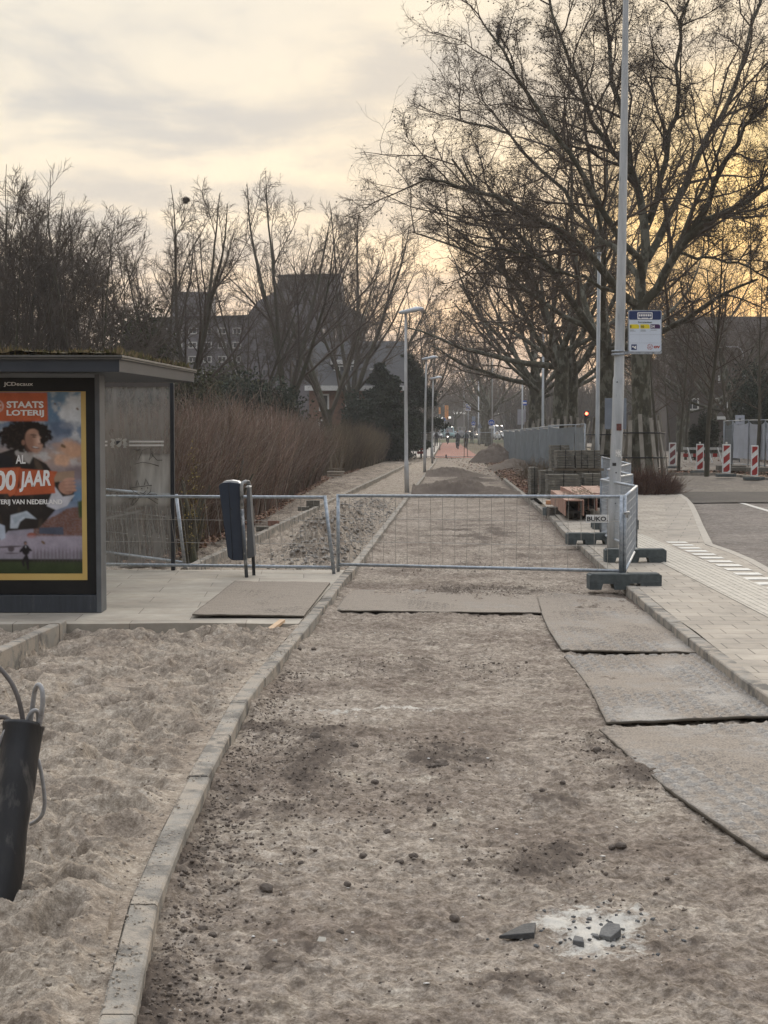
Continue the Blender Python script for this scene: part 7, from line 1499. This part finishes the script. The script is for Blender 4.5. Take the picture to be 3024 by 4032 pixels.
def shard(label, P, z0, th, m, tilt=0, name='stone_shard'):
    W = [G(x, y, z0) for x, y in P]; c = sum(W) / len(W); mb = MB(); k = len(W); top = [w + [0, 0, th + tilt * (w[0] - c[0])] for w in W]; mb.add(W + top, [tuple(range(k)), tuple(range(2 * k - 1, k - 1, -1))] + [(i, i + k, (i + 1) % k + k, (i + 1) % k) for i in range(k)]); o = mb.build(name, m, bevel=.003); tag(o, label, 'shard')
shard('dark wedge-shaped tile fragment left of the pale cement spill', [(1964, 3697), (2104, 3701), (2110, 3662), (2060, 3662)], .008, .022, mat('dark tile', (.045, .045, .045), (.07, .068, .065), scale=30, rough=.8, bump=.4), .12)
shard('grey broken stone lying on the pale cement spill', [(2358, 3695), (2405, 3712), (2445, 3690), (2440, 3672), (2394, 3655), (2366, 3672)], .010, .022, ST2, .22)
shard('small flat chip beside the grey broken stone', [(2322, 3692), (2360, 3702), (2356, 3690), (2330, 3686)], .006, .012, ST2); shard('rough grey lump at the left of the cement spill', [(2254, 3724), (2300, 3732), (2296, 3712), (2262, 3704)], .008, .02, ST2)
shard('white pointed sliver on the dirt left of the gravel patch', [(2172, 3384), (2215, 3410), (2228, 3408), (2186, 3390)], .012, .006, WHITE); _c = G(1742, 3022); _V, _F = rocks(np.array([[_c[0], _c[1], .02], [_c[0] - .05, _c[1] - .03, .012], [_c[0] + .05, _c[1] + .02, .01]]), np.array([.042, .03, .028]), 99, 3, .45); tag(link('clod', npmesh('clod', _V, _F), CLOD), 'flat brown clod of earth with a dark shadow in the middle of the path', 'clod')
shard('flat grey flagstone piece half buried near the bottom', [(1045, 3740), (1100, 3750), (1170, 3735), (1150, 3710), (1080, 3706)], .006, .012, mat('flag', (.25, .24, .21), (.19, .18, .16), scale=12)); shard('small pale brick piece right of the flagstone', [(1246, 3730), (1286, 3732), (1284, 3712), (1255, 3708)], .006, .02, mat('flag', (.25, .24, .21)))
n = 1500; Y = 3.95 + 9 * rng.random(n) ** 1.3; X = kl(Y) - .10 + .085 * rng.random(n) ** 1.6; X = X[(perlin(Y * 2.1, Y * 0, 5) > -.12)]; Y = Y[(perlin(Y * 2.1, Y * 0, 5) > -.12)]; V, F = rocks(np.stack([X, Y, Y * 0 + .102], 1), .0018 + .005 * rng.random(len(X)) ** 3, 86, 1, .5)
tag(link('sand_lumps', npmesh('lumps on kerb', V, F, True), _M['sand lumps'], origin=None), kind='stuff')
n = 9000; Y = 19.2 + 26 * rng.random(n) ** 1.4; u_ = rng.random(n) ** .55; X = (k2(Y) + .15) + (kl(Y) - .14 - k2(Y) - .15) * u_; Zs = sand_z(X, Y, None)[0]; kp = rng.random(n) < smooth((Zs - .02) / .16) * .9 + .12; X, Y, Zs = X[kp], Y[kp], Zs[kp]
V, F = rocks(np.stack([X, Y, Zs + .004], 1), .008 + .030 * rng.random(len(X)) ** 2.2, 87, 1, .7); tag(link('grey_rubble', npmesh('rubble', V, F), mat('grey rubble', (.33, .30, .26), (.22, .20, .175), scale=3, rough=1, bump=.5, bscale=60), origin=None), kind='stuff')
n = 60; X = CEM[0] + .13 * rng.normal(size=n); Y = CEM[1] + .2 * rng.normal(size=n); V, F = rocks(np.stack([X, Y, pz(X, Y) + .003], 1), .004 + .006 * rng.random(n), 85, 1, .6); tag(link('cement_crumbs', npmesh('cc', V, F), ST2, origin=None), kind='stuff')
# ---------------------------------------------------------------- buildings
BRICK = mat('brown brick', (.25, .15, .105), (.19, .115, .08), scale=6, rough=.9, c3=(.10, .075, .06), s3=.6, f3=.55)
ROOFD = mat('dark roof tiles', (.055, .055, .058), (.075, .072, .072), scale=5, rough=.85, bump=.4, stretch=(1, 1, 3))
RENDER_ = mat('grey violet cladding', (.17, .158, .166), (.135, .125, .13), scale=.35, rough=.9, c3=(.13, .12, .12), s3=.8, f3=.55)
BRIGHT = mat('mirror glass', (.85, .85, .85), rough=.05, metal=1.0)
def window(t, x0, x1, z0, z1, Y, frame=None, pane=None, bar=True, w=.10):
    f = MB(); fr = frame or PAINTW
    f.b2((x0, Y - .06, z0), (x0 + w, Y + .04, z1)).b2((x1 - w, Y - .06, z0), (x1, Y + .04, z1)).b2((x0 + w, Y - .06, z0), (x1 - w, Y + .04, z0 + w)).b2((x0 + w, Y - .06, z1 - w), (x1 - w, Y + .04, z1))
    if bar: f.b2(((x0 + x1) / 2 - .03, Y - .05, z0 + w), ((x0 + x1) / 2 + .03, Y + .03, z1 - w))
    o = f.build('window', fr, t); MB().b2((x0 + w * .9, Y - .02, z0 + w * .9), (x1 - w * .9, Y - .01, z1 - w * .9)).build('pane', pane or GLASS_D, o); return o
def stepped_block():
    Y = 150.0; q = lambda x, y: PY(x, y, Y); t = thing('apartment_block', 'tall grey stepped apartment block with a lower wing and square tower, seen through bare trees', 'building', base_at(1050, Y))
    def pr(P, d0, d1, nm, m):
        mb = MB(); k = len(P); W = [q(*p) for p in P]; mb.add([(w[0], Y + d0, w[2]) for w in W] + [(w[0], Y + d1, w[2]) for w in W], [tuple(range(k)), tuple(range(2 * k - 1, k - 1, -1))] + [(i, i + k, (i + 1) % k + k, (i + 1) % k) for i in range(k)]); return mb.build(nm, m, t)
    pr([(598, 1760), (598, 1256), (1010, 1244), (1010, 1760)], 0, 13, 'low_wing', RENDER_)
    pr([(668, 1262), (670, 1150), (676, 1141), (806, 1141), (814, 1150), (817, 1262)], 2, 8, 'tower', mat('tower cladding', (.16, .15, .152), (.19, .18, .182), scale=.5, rough=.9))
    pr([(990, 1760), (990, 1240), (1020, 1196), (1086, 1160), (1107, 1099), (1342, 1094), (1352, 1204), (1434, 1248), (1440, 1760)], -2.5, 12, 'high_wing', RENDER_)
    pr([(1100, 1103), (1100, 1094), (1346, 1089), (1346, 1098)], -2.9, 12.4, 'roof_edge', ROOFD); pr([(596, 1260), (596, 1252), (990, 1240), (990, 1248)], -.3, 13.3, 'roof_edge', ROOFD)
    for r_, yy in enumerate(range(1290, 1640, 56)):
        for px in range(626, 970, 58): a, b = q(px, yy + 26), q(px + 34, yy); window(t, a[0], b[0], a[2], b[2], Y - .05, frame=mat('dull white', (.5, .49, .46)))
        for px in range(1040, 1200, 54): a, b = q(px, yy + 26), q(px + 30, yy); window(t, a[0], b[0], a[2], b[2], Y - 2.55, frame=RENDER_)
    for (x, y, w, h) in ((1279, 1262, 8, 30), (1281, 1312, 12, 24), (1319, 1262, 10, 30), (1323, 1320, 16, 40), (1346, 1290, 6, 34), (1391, 1318, 7, 24), (1229, 1352, 10, 16), (1198, 1400, 6, 30)): a, b = q(x - w / 2, y + h / 2), q(x + w / 2, y - h / 2); window(t, a[0] - .05, b[0] + .05, a[2], b[2], Y - 2.55, frame=RENDER_, pane=BRIGHT, bar=False, w=.06)
stepped_block()
def brick_house():
    Y = 115.0; q = lambda x, y: PY(x, y, Y); t = thing('brick_house', 'brown brick house with a steep dark tiled roof and white trimmed windows', 'house', base_at(1400, Y)); x0, x1 = q(1200, 0)[0], q(1600, 0)[0]; ze = q(0, 1527)[2]; zr = 8.9; z0 = float(gz(x0, Y)) - .2; D = 9
    MB().b2((x0 + .25, Y, z0), (x1 - .25, Y + D, ze)).build('wall', BRICK, t)
    e = .5; mb = MB(); P = [(x0, Y - e, ze - .1), (x1, Y - e, ze - .1), (x1, Y + D / 2, zr), (x0, Y + D / 2, zr), (x1, Y + D + e, ze - .1), (x0, Y + D + e, ze - .1)]; P2 = [(x, y, z + .25) for x, y, z in P]
    mb.add(P + P2, [(0, 1, 2, 3), (3, 2, 4, 5), (6, 9, 8, 7), (9, 11, 10, 8), (0, 6, 7, 1), (1, 7, 8, 2), (2, 8, 10, 4), (0, 3, 9, 6), (3, 5, 11, 9), (4, 10, 11, 5)]); roof = mb.build('roof', ROOFD, t)
    MB().add([(x0 + .25, Y, ze), (x0 + .25, Y + D, ze), (x0 + .25, Y + D / 2, zr - .05), (x0 + .45, Y, ze), (x0 + .45, Y + D, ze), (x0 + .45, Y + D / 2, zr - .05)], [(0, 2, 1), (3, 4, 5)]).build('gable', BRICK, t)
    MB().b2((x0 - .05, Y - e - .15, ze - .22), (x1 + .05, Y - e, ze + .14)).build('gutter', PAINTW, t)
    for (a0, a1, b0, b1) in ((1256, 1296, 1551, 1619), (1359, 1413, 1550, 1616), (1480, 1530, 1550, 1616)): a, b = q(a0, b1), q(a1, b0); window(t, a[0], b[0], a[2], b[2], Y, w=.13, bar=a0 != 1256)
    a, b = q(1254, 1700), q(1300, 1652); window(t, a[0], b[0], a[2], b[2], Y, w=.12)
    Yd = Y + 1.2; a, b = PY(1309, 1500, Yd), PY(1404, 1434, Yd); MB().b2((a[0], Yd, a[2] - .3), (b[0], Yd + 3.2, b[2])).build('dormer', ROOFD, t); MB().b2((a[0] - .15, Yd - .25, b[2]), (b[0] + .15, Yd + 3.2, b[2] + .32)).build('dormer_roof', PAINTW, t); window(t, a[0] + .1, a[0] + 1.0, a[2], b[2] - .1, Yd - .02, w=.10); window(t, a[0] + 1.05, b[0] - .1, a[2], b[2] - .1, Yd - .02, w=.10)
    a, b = PY(1455, 1500, Yd), PY(1466, 1450, Yd); MB().b2((a[0], Yd, a[2]), (b[0] + .2, Yd + 2, b[2])).build('chimney', PAINTW, roof)
brick_house()
def dark_building():
    Y = 128.0; q = lambda x, y: PY(x, y, Y); t = thing('dark_building', 'long dark brick building with white dormers on the far right behind young trees', 'building', base_at(2900, Y)); x0, x1 = q(2640, 0)[0], q(3420, 0)[0]; z0 = float(gz(x0, Y)) - .2; zw = q(0, 1515)[2]; zr = q(0, 1238)[2]
    DB = mat('dark brick', (.14, .12, .105), (.11, .095, .085), scale=4, rough=.9)
    MB().b2((x0, Y, z0), (x1, Y + 11, zw)).build('wall', DB, t)
    MB().add([(x0 - .3, Y - .3, zw), (x1, Y - .3, zw), (x1, Y + 2.2, zr), (x0 + 2, Y + 2.2, zr), (x0 - .3, Y + 11.3, zw), (x1, Y + 11.3, zw), (x1, Y + 9, zr), (x0 + 2, Y + 9, zr)], [(0, 1, 2, 3), (3, 2, 6, 7), (4, 7, 6, 5), (0, 3, 7, 4), (1, 5, 6, 2), (0, 4, 5, 1)]).build('roof', mat('dark mansard roof', (.13, .108, .095), (.105, .088, .08), scale=3, rough=.9), t)
    for a0, a1, b0, b1 in ((2822, 2866, 1480, 1509), (2918, 2962, 1480, 1507), (3016, 3060, 1480, 1507), (2725, 2760, 1482, 1508), (2800, 2869, 1567, 1616), (2928, 2990, 1566, 1614), (2700, 2752, 1568, 1616), (3030, 3090, 1566, 1614), (3120, 3180, 1566, 1614), (3120, 3160, 1480, 1507)):
        a, b = q(a0, b1), q(a1, b0); up = b1 < 1520
        if up: MB().b2((a[0] - .2, Y - .55, a[2] - .1), (b[0] + .2, Y + 1.6, b[2] + .25)).build('dormer', mat('dark brick', (.08, .07, .06)), t)
        window(t, a[0], b[0], a[2], b[2], Y - (.58 if up else 0), w=.14)
    for a0, a1 in ((2788, 2866), (2905, 2985), (3010, 3090)): a, b = q(a0, 1652), q(a1, 1640); MB().b2((a[0], Y - 1.0, a[2]), (b[0], Y - .02, b[2])).build('canopy', PAINTW, t)
    for px in (2780, 2900, 3020): a = q(px, 1650); MB().b2((a[0], Y - .02, z0), (a[0] + 1.0, Y - .12, z0 + 2.4) if False else (a[0] + 1.0, Y + .01, z0 + 2.4)).build('door', mat('door green grey', (.10, .12, .12)), t)
dark_building()
def shop(label, x0, x1, yt, Y, strip_y, seed):
    q = lambda x, y: PY(x, y, Y); a, b = q(x0, 1730), q(x1, yt); t = thing('shop_building', label, 'building', base_at((x0 + x1) / 2, Y)); z0 = float(gz(a[0], Y)) - .2
    MB().b2((a[0], Y, z0), (b[0], Y + 10, b[2])).build('wall', mat('grey brown wall', (.17, .15, .135), (.12, .11, .10), scale=.6, rough=.9), t); s0, s1 = q(x0, strip_y + 8), q(x1, strip_y); n = max(3, int((b[0] - a[0]) / 1.8))
    for k in range(n):
        xa = a[0] + (b[0] - a[0]) * (k + .08) / n; xb = a[0] + (b[0] - a[0]) * (k + .85) / n; window(t, xa, xb, z0 + .9, z0 + 2.8, Y - .05, frame=mat('dull white', (.5, .49, .46)))
        MB().b2((xa, Y - .1, s0[2]), (xb, Y - .03, s1[2])).build('lit_strip', mat('lit shop strip', (.8, .8, .78), emit=((1, .96, .9), .9)), t)
shop('low shop building at the end of the avenue with a row of lit white panels', 1786, 1836, 1612, 345, 1622, 1); shop('low dark building with one long pale lit strip, right of the blue cycle sign', 1958, 2090, 1614, 340, 1621, 2); shop('pale low building at the left end of the avenue', 1690, 1780, 1600, 350, 1640, 3)
# far wood closing the view
def far_wood(name, x0, x1, y0, y1, H, n, seed):
    def base(rng, n): X = x0 + (x1 - x0) * rng.random(n); Y = y0 + (y1 - y0) * rng.random(n); return np.stack([X, Y, gz(X, Y) - .1], 1)
    me = twig_mass(name, n, base, lambda S: H * (.75 + .5 * fbm(S[:, 0] * .06, S[:, 1] * .06, 3, seed) + .2), None, seed, r0=.10, P=6, wob=.08, up=.02, lean=.22, col=[(.10, .085, .07), (.085, .075, .062), (.12, .10, .08)], forks=5)
    tag(link(name, me, vcol('hedge stems'), origin=None), kind='stuff')
far_wood('far_wood', -70, 130, 355, 400, 13, 5200, 120); far_wood('far_wood', -75, 4, 172, 190, 8, 2600, 121); far_wood('far_wood', 36, 90, 138, 165, 9, 1500, 122); far_wood('far_wood', 20, 60, 215, 260, 9, 2200, 123)
# ---------------------------------------------------------------- vehicles
TYRE = mat('tyre', (.015, .015, .016), rough=.9)
def car(name, label, cat, px, Y, rz, paint, L=4.3, W=1.78, H=1.48, kind='car', lights=False, group=None):
    b = np.array(base_at(px, Y)); b[2] += .04; t = thing(name, label, cat, b, group); Mx = lambda p: xf([p], b, rz)[0]
    if kind == 'van': low = [(-L / 2, .35), (-L / 2, 1.0), (-L / 2 + .05, H * .98), (L * .18, H), (L * .30, H * .93), (L * .40, 1.12), (L / 2 - .05, .98), (L / 2, .6), (L / 2, .32)]; cab = None
    else: low = [(-L / 2, .32), (-L / 2 - .02, .75), (-L / 2 + .08, .95), (L * .18, .98), (L / 2 - .2, .80), (L / 2, .62), (L / 2, .3)]; cab = [(-L / 2 + .15, .95), (-L / 2 + .5, H - .04), (-L * .1, H), (L * .08, H - .05), (L * .26, .95)]
    def ext(P, w0, w1, nm, m, par, bev=.05, zs=None):
        k = len(P); zmin = min(p[1] for p in P); zmax = max(p[1] for p in P); V = []
        for s in (-1, 1):
            for y, z in P: f = (z - zmin) / (zmax - zmin + 1e-6); V.append(Mx((s * (w0 + (w1 - w0) * f) / 2, -y, z)))
        return MB().add(V, [tuple(range(k))[::-1], tuple(range(k, 2 * k))] + [(i, (i + 1) % k, (i + 1) % k + k, i + k) for i in range(k)]).build(nm, m, par, bevel=bev)
    body = ext(low, W, W * (.86 if kind == 'van' else .97), 'body', paint, t)
    if cab: cb = ext(cab, W * .94, W * .74, 'cabin', paint, t, .04)
    def quad(P, nm, m, par): return MB().add([Mx(p) for p in P], [(0, 1, 2, 3)]).build(nm, m, par)
    if kind == 'van':
        y0, z0, y1, z1 = -(L * .40) + .0, 1.14, -(L * .30), H * .91; quad([(-W * .40, y0 - .03, z0), (W * .40, y0 - .03, z0), (W * .36, y1 - .04, z1), (-W * .36, y1 - .04, z1)], 'windscreen', GLASS_D, t)
        for s in (-1, 1): quad([(s * (W * .47), -L * .30, 1.15), (s * (W * .47), -L * .05, 1.15), (s * (W * .445), -L * .05, H * .86), (s * (W * .445), -L * .24, H * .86)], 'side_window', GLASS_D, t)
    else:
        quad([(-W * .42, -L * .255 - .02, 1.0), (W * .42, -L * .255 - .02, 1.0), (W * .34, -L * .09 - .03, H - .09), (-W * .34, -L * .09 - .03, H - .09)], 'windscreen', GLASS_D, t); quad([(-W * .40, L / 2 - .17, 1.0), (W * .40, L / 2 - .17, 1.0), (W * .34, L / 2 - .46, H - .09), (-W * .34, L / 2 - .46, H - .09)], 'rear_window', GLASS_D, t)
        for s in (-1, 1): quad([(s * W * .468, -L * .2, 1.0), (s * W * .468, L * .38, 1.0), (s * W * .395, L * .33, H - .12), (s * W * .395, -L * .06, H - .12)], 'side_window', GLASS_D, t)
    for s in (-1, 1):
        for y in (-L * .31, L * .30):
            c0, c1 = Mx((s * (W / 2 - .2), y, .31)), Mx((s * (W / 2 + .012), y, .31)); w = MB().tube([c0, c1], .32, 18).build('wheel', TYRE, t); MB().tube([c1 - (c1 - c0) * .1, c1 + (c1 - c0) * .03], .18, 14).build('rim', GALV, w)
        h = Mx((s * W * .36, -L / 2 - .005, .68)); MB().box(h, (.34, .06, .15), rz=rz).build('headlight', mat('lit headlight', (.8, .8, .8), emit=((1, .95, .85), 5)) if lights else mat('headlight', (.6, .62, .64), rough=.15), t, bevel=.02)
    MB().box(Mx((0, -L / 2 - .005, .42)), (W * .7, .05, .18), rz=rz).build('grille', BLACK, t)
WP = mat('white car paint', (.62, .64, .66), (.58, .60, .62), scale=2, rough=.25, coat=.5); SP = mat('silver car paint', (.32, .33, .34), rough=.3, metal=.4, coat=.5); DP = mat('dark car paint', (.05, .055, .07), rough=.3, coat=.5); TP = mat('teal van paint', (.28, .48, .50), rough=.3, coat=.4)
car('parked_car', 'silver parked car seen head-on beyond the young trees, left one of two', 'car', 2630, 236, .15, SP, H=1.75, group='cars beyond the young trees'); car('parked_car', 'white parked car right of the silver one', 'car', 2690, 240, .2, WP, group='cars beyond the young trees'); 
car('van', 'white van facing the camera behind the round blue cycle sign', 'van', 1957, 282, .1, WP, L=5.6, W=2.0, H=2.5, kind='van', group='traffic at the end of the avenue'); car('car', 'white car in front of the white van', 'car', 1977, 262, .15, WP, lights=False, group='traffic at the end of the avenue'); car('car', 'dark car with lit lamps between the white van and the fence', 'car', 2020, 272, .1, DP, lights=True, group='traffic at the end of the avenue')
car('van', 'pale teal van at the far end of the red cycle track', 'van', 1762, 296, .1, TP, L=5.6, W=2.1, H=2.3, kind='van', group='traffic at the end of the avenue'); car('car', 'white car at far left behind the third lamp post', 'car', 1713, 285, .3, WP, group='traffic at the end of the avenue'); car('car', 'grey car passing behind the white square sign post', 'car', 1840, 292, 1.3, SP, group='traffic at the end of the avenue'); car('car', 'low white car right of the pale teal van', 'car', 1790, 300, 1.2, WP, group='traffic at the end of the avenue')
# ---------------------------------------------------------------- people
def skin_body(name, joints, edges, radii, mat_, parent, M):
    me = bpy.data.meshes.new(name); me.from_pydata([tuple(j) for j in joints], edges, []); o = bpy.data.objects.new(name, me); COL.objects.link(o)
    m = o.modifiers.new('s', 'SKIN'); m.use_smooth_shade = True
    for i, r in enumerate(radii): me.skin_vertices[0].data[i].radius = (r, r)
    me.skin_vertices[0].data[0].use_root = True
    sb = o.modifiers.new('b', 'SUBSURF'); sb.levels = 1; sb.render_levels = 1
    dg = bpy.context.evaluated_depsgraph_get(); ev = bpy.data.meshes.new_from_object(o.evaluated_get(dg)); bpy.data.objects.remove(o)
    c = np.empty(len(ev.vertices) * 3, np.float32); ev.vertices.foreach_get('co', c); c = M(c.reshape(-1, 3).astype(float)); ev.vertices.foreach_set('co', c.astype(np.float32).ravel()); ev.update(); ev.materials.clear()
    return link(name, ev, mat_, parent)
CLO = mat('dark clothing', (.018, .019, .024), (.03, .03, .036), scale=8, rough=.9); CLO2 = mat('dark green clothing', (.022, .032, .03), (.03, .04, .038), scale=8, rough=.9); SKIN = mat('skin', (.40, .25, .19), rough=.6)
def person(label, b, rz, pose, cl_, scale=1.0, group=None, hairc=(.03, .02, .015)):
    t = thing('person', label, 'person', b, group); M = lambda P: xf(np.array(P) * scale, b, rz)
    if pose == 'ride': J = [(0, .0, .98), (0, -.10, 1.2), (0, -.20, 1.42), (0, -.22, 1.52), (0, -.24, 1.60), (0, -.25, 1.70), (-.17, -.19, 1.40), (-.25, -.36, 1.18), (-.26, -.58, 1.08), (.17, -.19, 1.40), (.25, -.36, 1.18), (.26, -.58, 1.08), (-.11, 0, .94), (-.13, -.38, .80), (-.12, -.22, .36), (-.12, -.34, .30), (.11, 0, .94), (.13, -.34, .62), (.12, -.10, .22), (.12, -.22, .14)]
    else: J = [(0, 0, .95), (0, 0, 1.2), (0, 0, 1.42), (0, 0, 1.5), (0, -.01, 1.58), (0, -.02, 1.70), (-.18, 0, 1.40), (-.24, .02, 1.14), (-.22, -.08, .90), (.18, 0, 1.40), (.24, .02, 1.14), (.22, -.08, .90), (-.10, 0, .9), (-.11, -.04, .5), (-.11, .02, .09), (-.11, -.12, .04), (.10, 0, .9), (.11, .06, .5), (.11, .12, .09), (.11, 0, .04)]
    E = [(0, 1), (1, 2), (2, 3), (3, 4), (4, 5), (2, 6), (6, 7), (7, 8), (2, 9), (9, 10), (10, 11), (0, 12), (12, 13), (13, 14), (14, 15), (0, 16), (16, 17), (17, 18), (18, 19)]
    Rd = [.16, .17, .16, .06, .08, .09, .075, .06, .04, .075, .06, .04, .11, .085, .055, .05, .11, .085, .055, .05]
    body = skin_body('body', J, E, Rd, cl_, t, M); h = M([J[5]])[0]
    MB().ico(h + [0, 0, .0], .100 * scale, 2, (.85, 1, 1.15), 0, 0, rz).build('head', SKIN, t); MB().ico(h + [0, .02, .03], .112 * scale, 2, (.9, 1, 1.05), .04, 2, rz).build('hair', mat('dark hair', hairc, rough=.9), t)
    return t
def bicycle(label, b, rz, lamp=False, group=None, m=BLACK):
    t = thing('bicycle', label, 'bicycle', b, group); M = lambda p: xf([p], b, rz)[0]
    for y in (-.55, .52):
        w = MB().tube([M((0, y + .33 * math.cos(a), .34 + .33 * math.sin(a))) for a in np.linspace(0, 2 * math.pi, 25)], .018, 6, False); o = w.build('wheel', TYRE, t); s = MB()
        for k in range(8): a = k * math.pi / 8; s.tube([M((0, y + .32 * math.cos(a), .34 + .32 * math.sin(a))), M((0, y - .32 * math.cos(a), .34 - .32 * math.sin(a)))], .003, 4)
        s.build('spokes', GALV, o)
    f = MB()
    for P in ([(0, .52, .34), (0, .1, .30), (0, .22, .88)], [(0, .1, .30), (0, -.38, .82)], [(0, .18, .70), (0, -.36, .86)], [(0, -.55, .34), (0, -.36, .95), (0, -.36, 1.05)], [(0, .52, .34), (0, .2, .75)]): f.tube([M(p) for p in P], .018, 6)
    f.build('frame', m, t); MB().tube([M((-.28, -.28, 1.06)), M((-.15, -.38, 1.05)), M((.15, -.38, 1.05)), M((.28, -.28, 1.06))], .014, 6).build('handlebar', GALV, t); MB().box(M((0, .24, .92)), (.16, .26, .06), rz=rz).build('saddle', BLACK, t, bevel=.02)
    if lamp: MB().ico(M((0, -.46, .95)), .07, 2).build('lamp', mat('lit headlight', (.8, .8, .8), emit=((1, .95, .85), 5)), t)
for px, Y, cl_, l1, l2 in ((1803, 157, CLO, 'cyclist in black riding away on the left of the red track', 'bicycle of the left rider in black'), (1836, 161, CLO2, 'cyclist in dark green riding away on the right of the red track', 'bicycle of the right rider in dark green')):
    b = np.array(base_at(px, Y)); b[2] += .03; person(l1, b, math.pi + .05, 'ride', cl_, 1.04, 'cyclists on the red track'); bicycle(l2, b, math.pi + .05, group='bicycles on the red track')
b = np.array(base_at(1762, 196)); b[2] += .03; person('oncoming rider in dark clothing behind a small lit lamp', b, 0, 'ride', CLO, 1.0); bicycle('oncoming bicycle with a small lit lamp', b, 0, True)
b = np.array(base_at(1719, 178)); b[2] += .03; person('dark-coated walker on the footpath left of the red track', b, .3, 'stand', CLO, 1.03)
b = np.array(base_at(1857, 215)); b[2] += .03; person('small distant walker right of the two cyclists', b, .3, 'stand', CLO2, 1.0)
# red cargo tricycle and its owner beside the second lamp post
def cargo():
    b = np.array(base_at(1657, 116)); t = thing('cargo_bike', 'red box cargo bike standing left of the second lamp post', 'cargo bike', b); RB = mat('cargo red', (.20, .018, .022), (.16, .015, .02), rough=.5)
    MB().box(b + [0, 0, .78], (.62, .75, .34)).build('box', RB, t, bevel=.03); MB().box(b + [0, .1, .42], (.55, .6, .18)).build('lower_box', RB, t, bevel=.02)
    for s in (-.36, .36): MB().tube([b + [s, .33 * math.cos(a), .33 + .33 * math.sin(a)] for a in np.linspace(0, 2 * math.pi, 21)], .02, 6, False).build('wheel', TYRE, t)
    MB().tube([b + [0, .3, .4], b + [0, 1.2, .35], b + [0, 1.0, 1.0]], .02, 6).tube([b + [-.3, .9, 1.05], b + [.3, .9, 1.05]], .015, 6).build('frame', BLACK, t); b2 = b + [.18, 1.2, 0]; person('person in dark clothing standing behind the red cargo bike', b2, 0, 'stand', CLO, 1.0)
cargo()
g_ = np.array(base_at(1688, 116)); t = thing('utility_cabinet', 'grey cabinet on legs right of the second lamp post', 'cabinet', g_); MB().box(g_ + [0, 0, 1.1], (.42, .3, .55)).build('housing', mat('cabinet grey', (.12, .13, .12)), t, bevel=.02)
for s in (-.17, .17): MB().box(g_ + [s, 0, .42], (.05, .05, .84)).build('leg', DARK, t)
c_ = np.array(base_at(1757, 117)); tag(MB().lathe([(.13, 0), (.13, .03), (.05, .05), (.06, .2), (.02, .26), (.001, .27)], c_, 14).build('marker_knob', BLACK), 'small black knob on the ground where the red track starts', 'marker')
# low posts along the footpath
for i, (px, Y) in enumerate([(1732, 150), (1710, 140), (1648, 130), (1665, 150), (1680, 165)]):
    b = np.array(base_at(px, Y)); t = MB().tube([b - [0, 0, .1], b + [0, 0, 2.0 if i == 0 else 1.6]], .045, 8); tag(t.build('thin_post', mat('rusty post', (.10, .08, .07), (.2, .19, .18), scale=4)), 'thin post on the footpath left of the red track', 'post', 'thin posts on the footpath')
# bird and nests in the bare trees
def bird():
    c = PY(1963, 131, 48.5); t = MB(); t.ico(c, .16, 2, (.55, .6, 1.1), .03, 1); t.ico(c + [0, -.02, .19], .075, 2); t.tube([c - [0, 0, .1], c - [0, -.03, .34]], [.06, .03], 6); t.tube([c + [-.05, -.02, .19], c + [-.13, -.02, .18]], [.02, .004], 5)
    tag(t.build('bird', mat('bird feathers', (.03, .03, .035), (.06, .06, .07), scale=30)), 'dark pigeon perched high in the biggest plane tree', 'bird')
bird()
def nest(label, px, py, Y, r):
    rng = np.random.default_rng(3); c = PY(px, py, Y); n = 220; a = nz(rng.normal(size=(n, 3))) * [1, 1, .7]; S = c + a * r * .8; D = np.cross(a, rng.normal(size=(n, 3))); p, rr_ = grow(rng, S, D, np.full(n, r * 1.1), np.full(n, .012), 4, .3, 0, .6); V, F = tubes([(p, rr_, 3)]); tag(link('nest', npmesh('nest', V, F), TWIG), label, 'nest')
nest('dark twig nest in the tall vase-shaped tree left of the lone tower', 733, 789, 66, .13)
# ---------------------------------------------------------------- haze
def haze():
    mb = MB(); mb.b2((-950, -35, -3), (950, 2600, 60))
    m = bpy.data.materials.new('haze'); m.use_nodes = True; N = m.node_tree.nodes; N.clear()
    o = N.new('ShaderNodeOutputMaterial'); v = N.new('ShaderNodeVolumePrincipled'); v.inputs['Color'].default_value = (.85, .84, .84, 1); v.inputs['Density'].default_value = .00055; v.inputs['Anisotropy'].default_value = .2
    m.node_tree.links.new(v.outputs[0], o.inputs['Volume'])
    h = mb.build('haze', m, origin=None); tag(h, kind='stuff')
if True: haze()
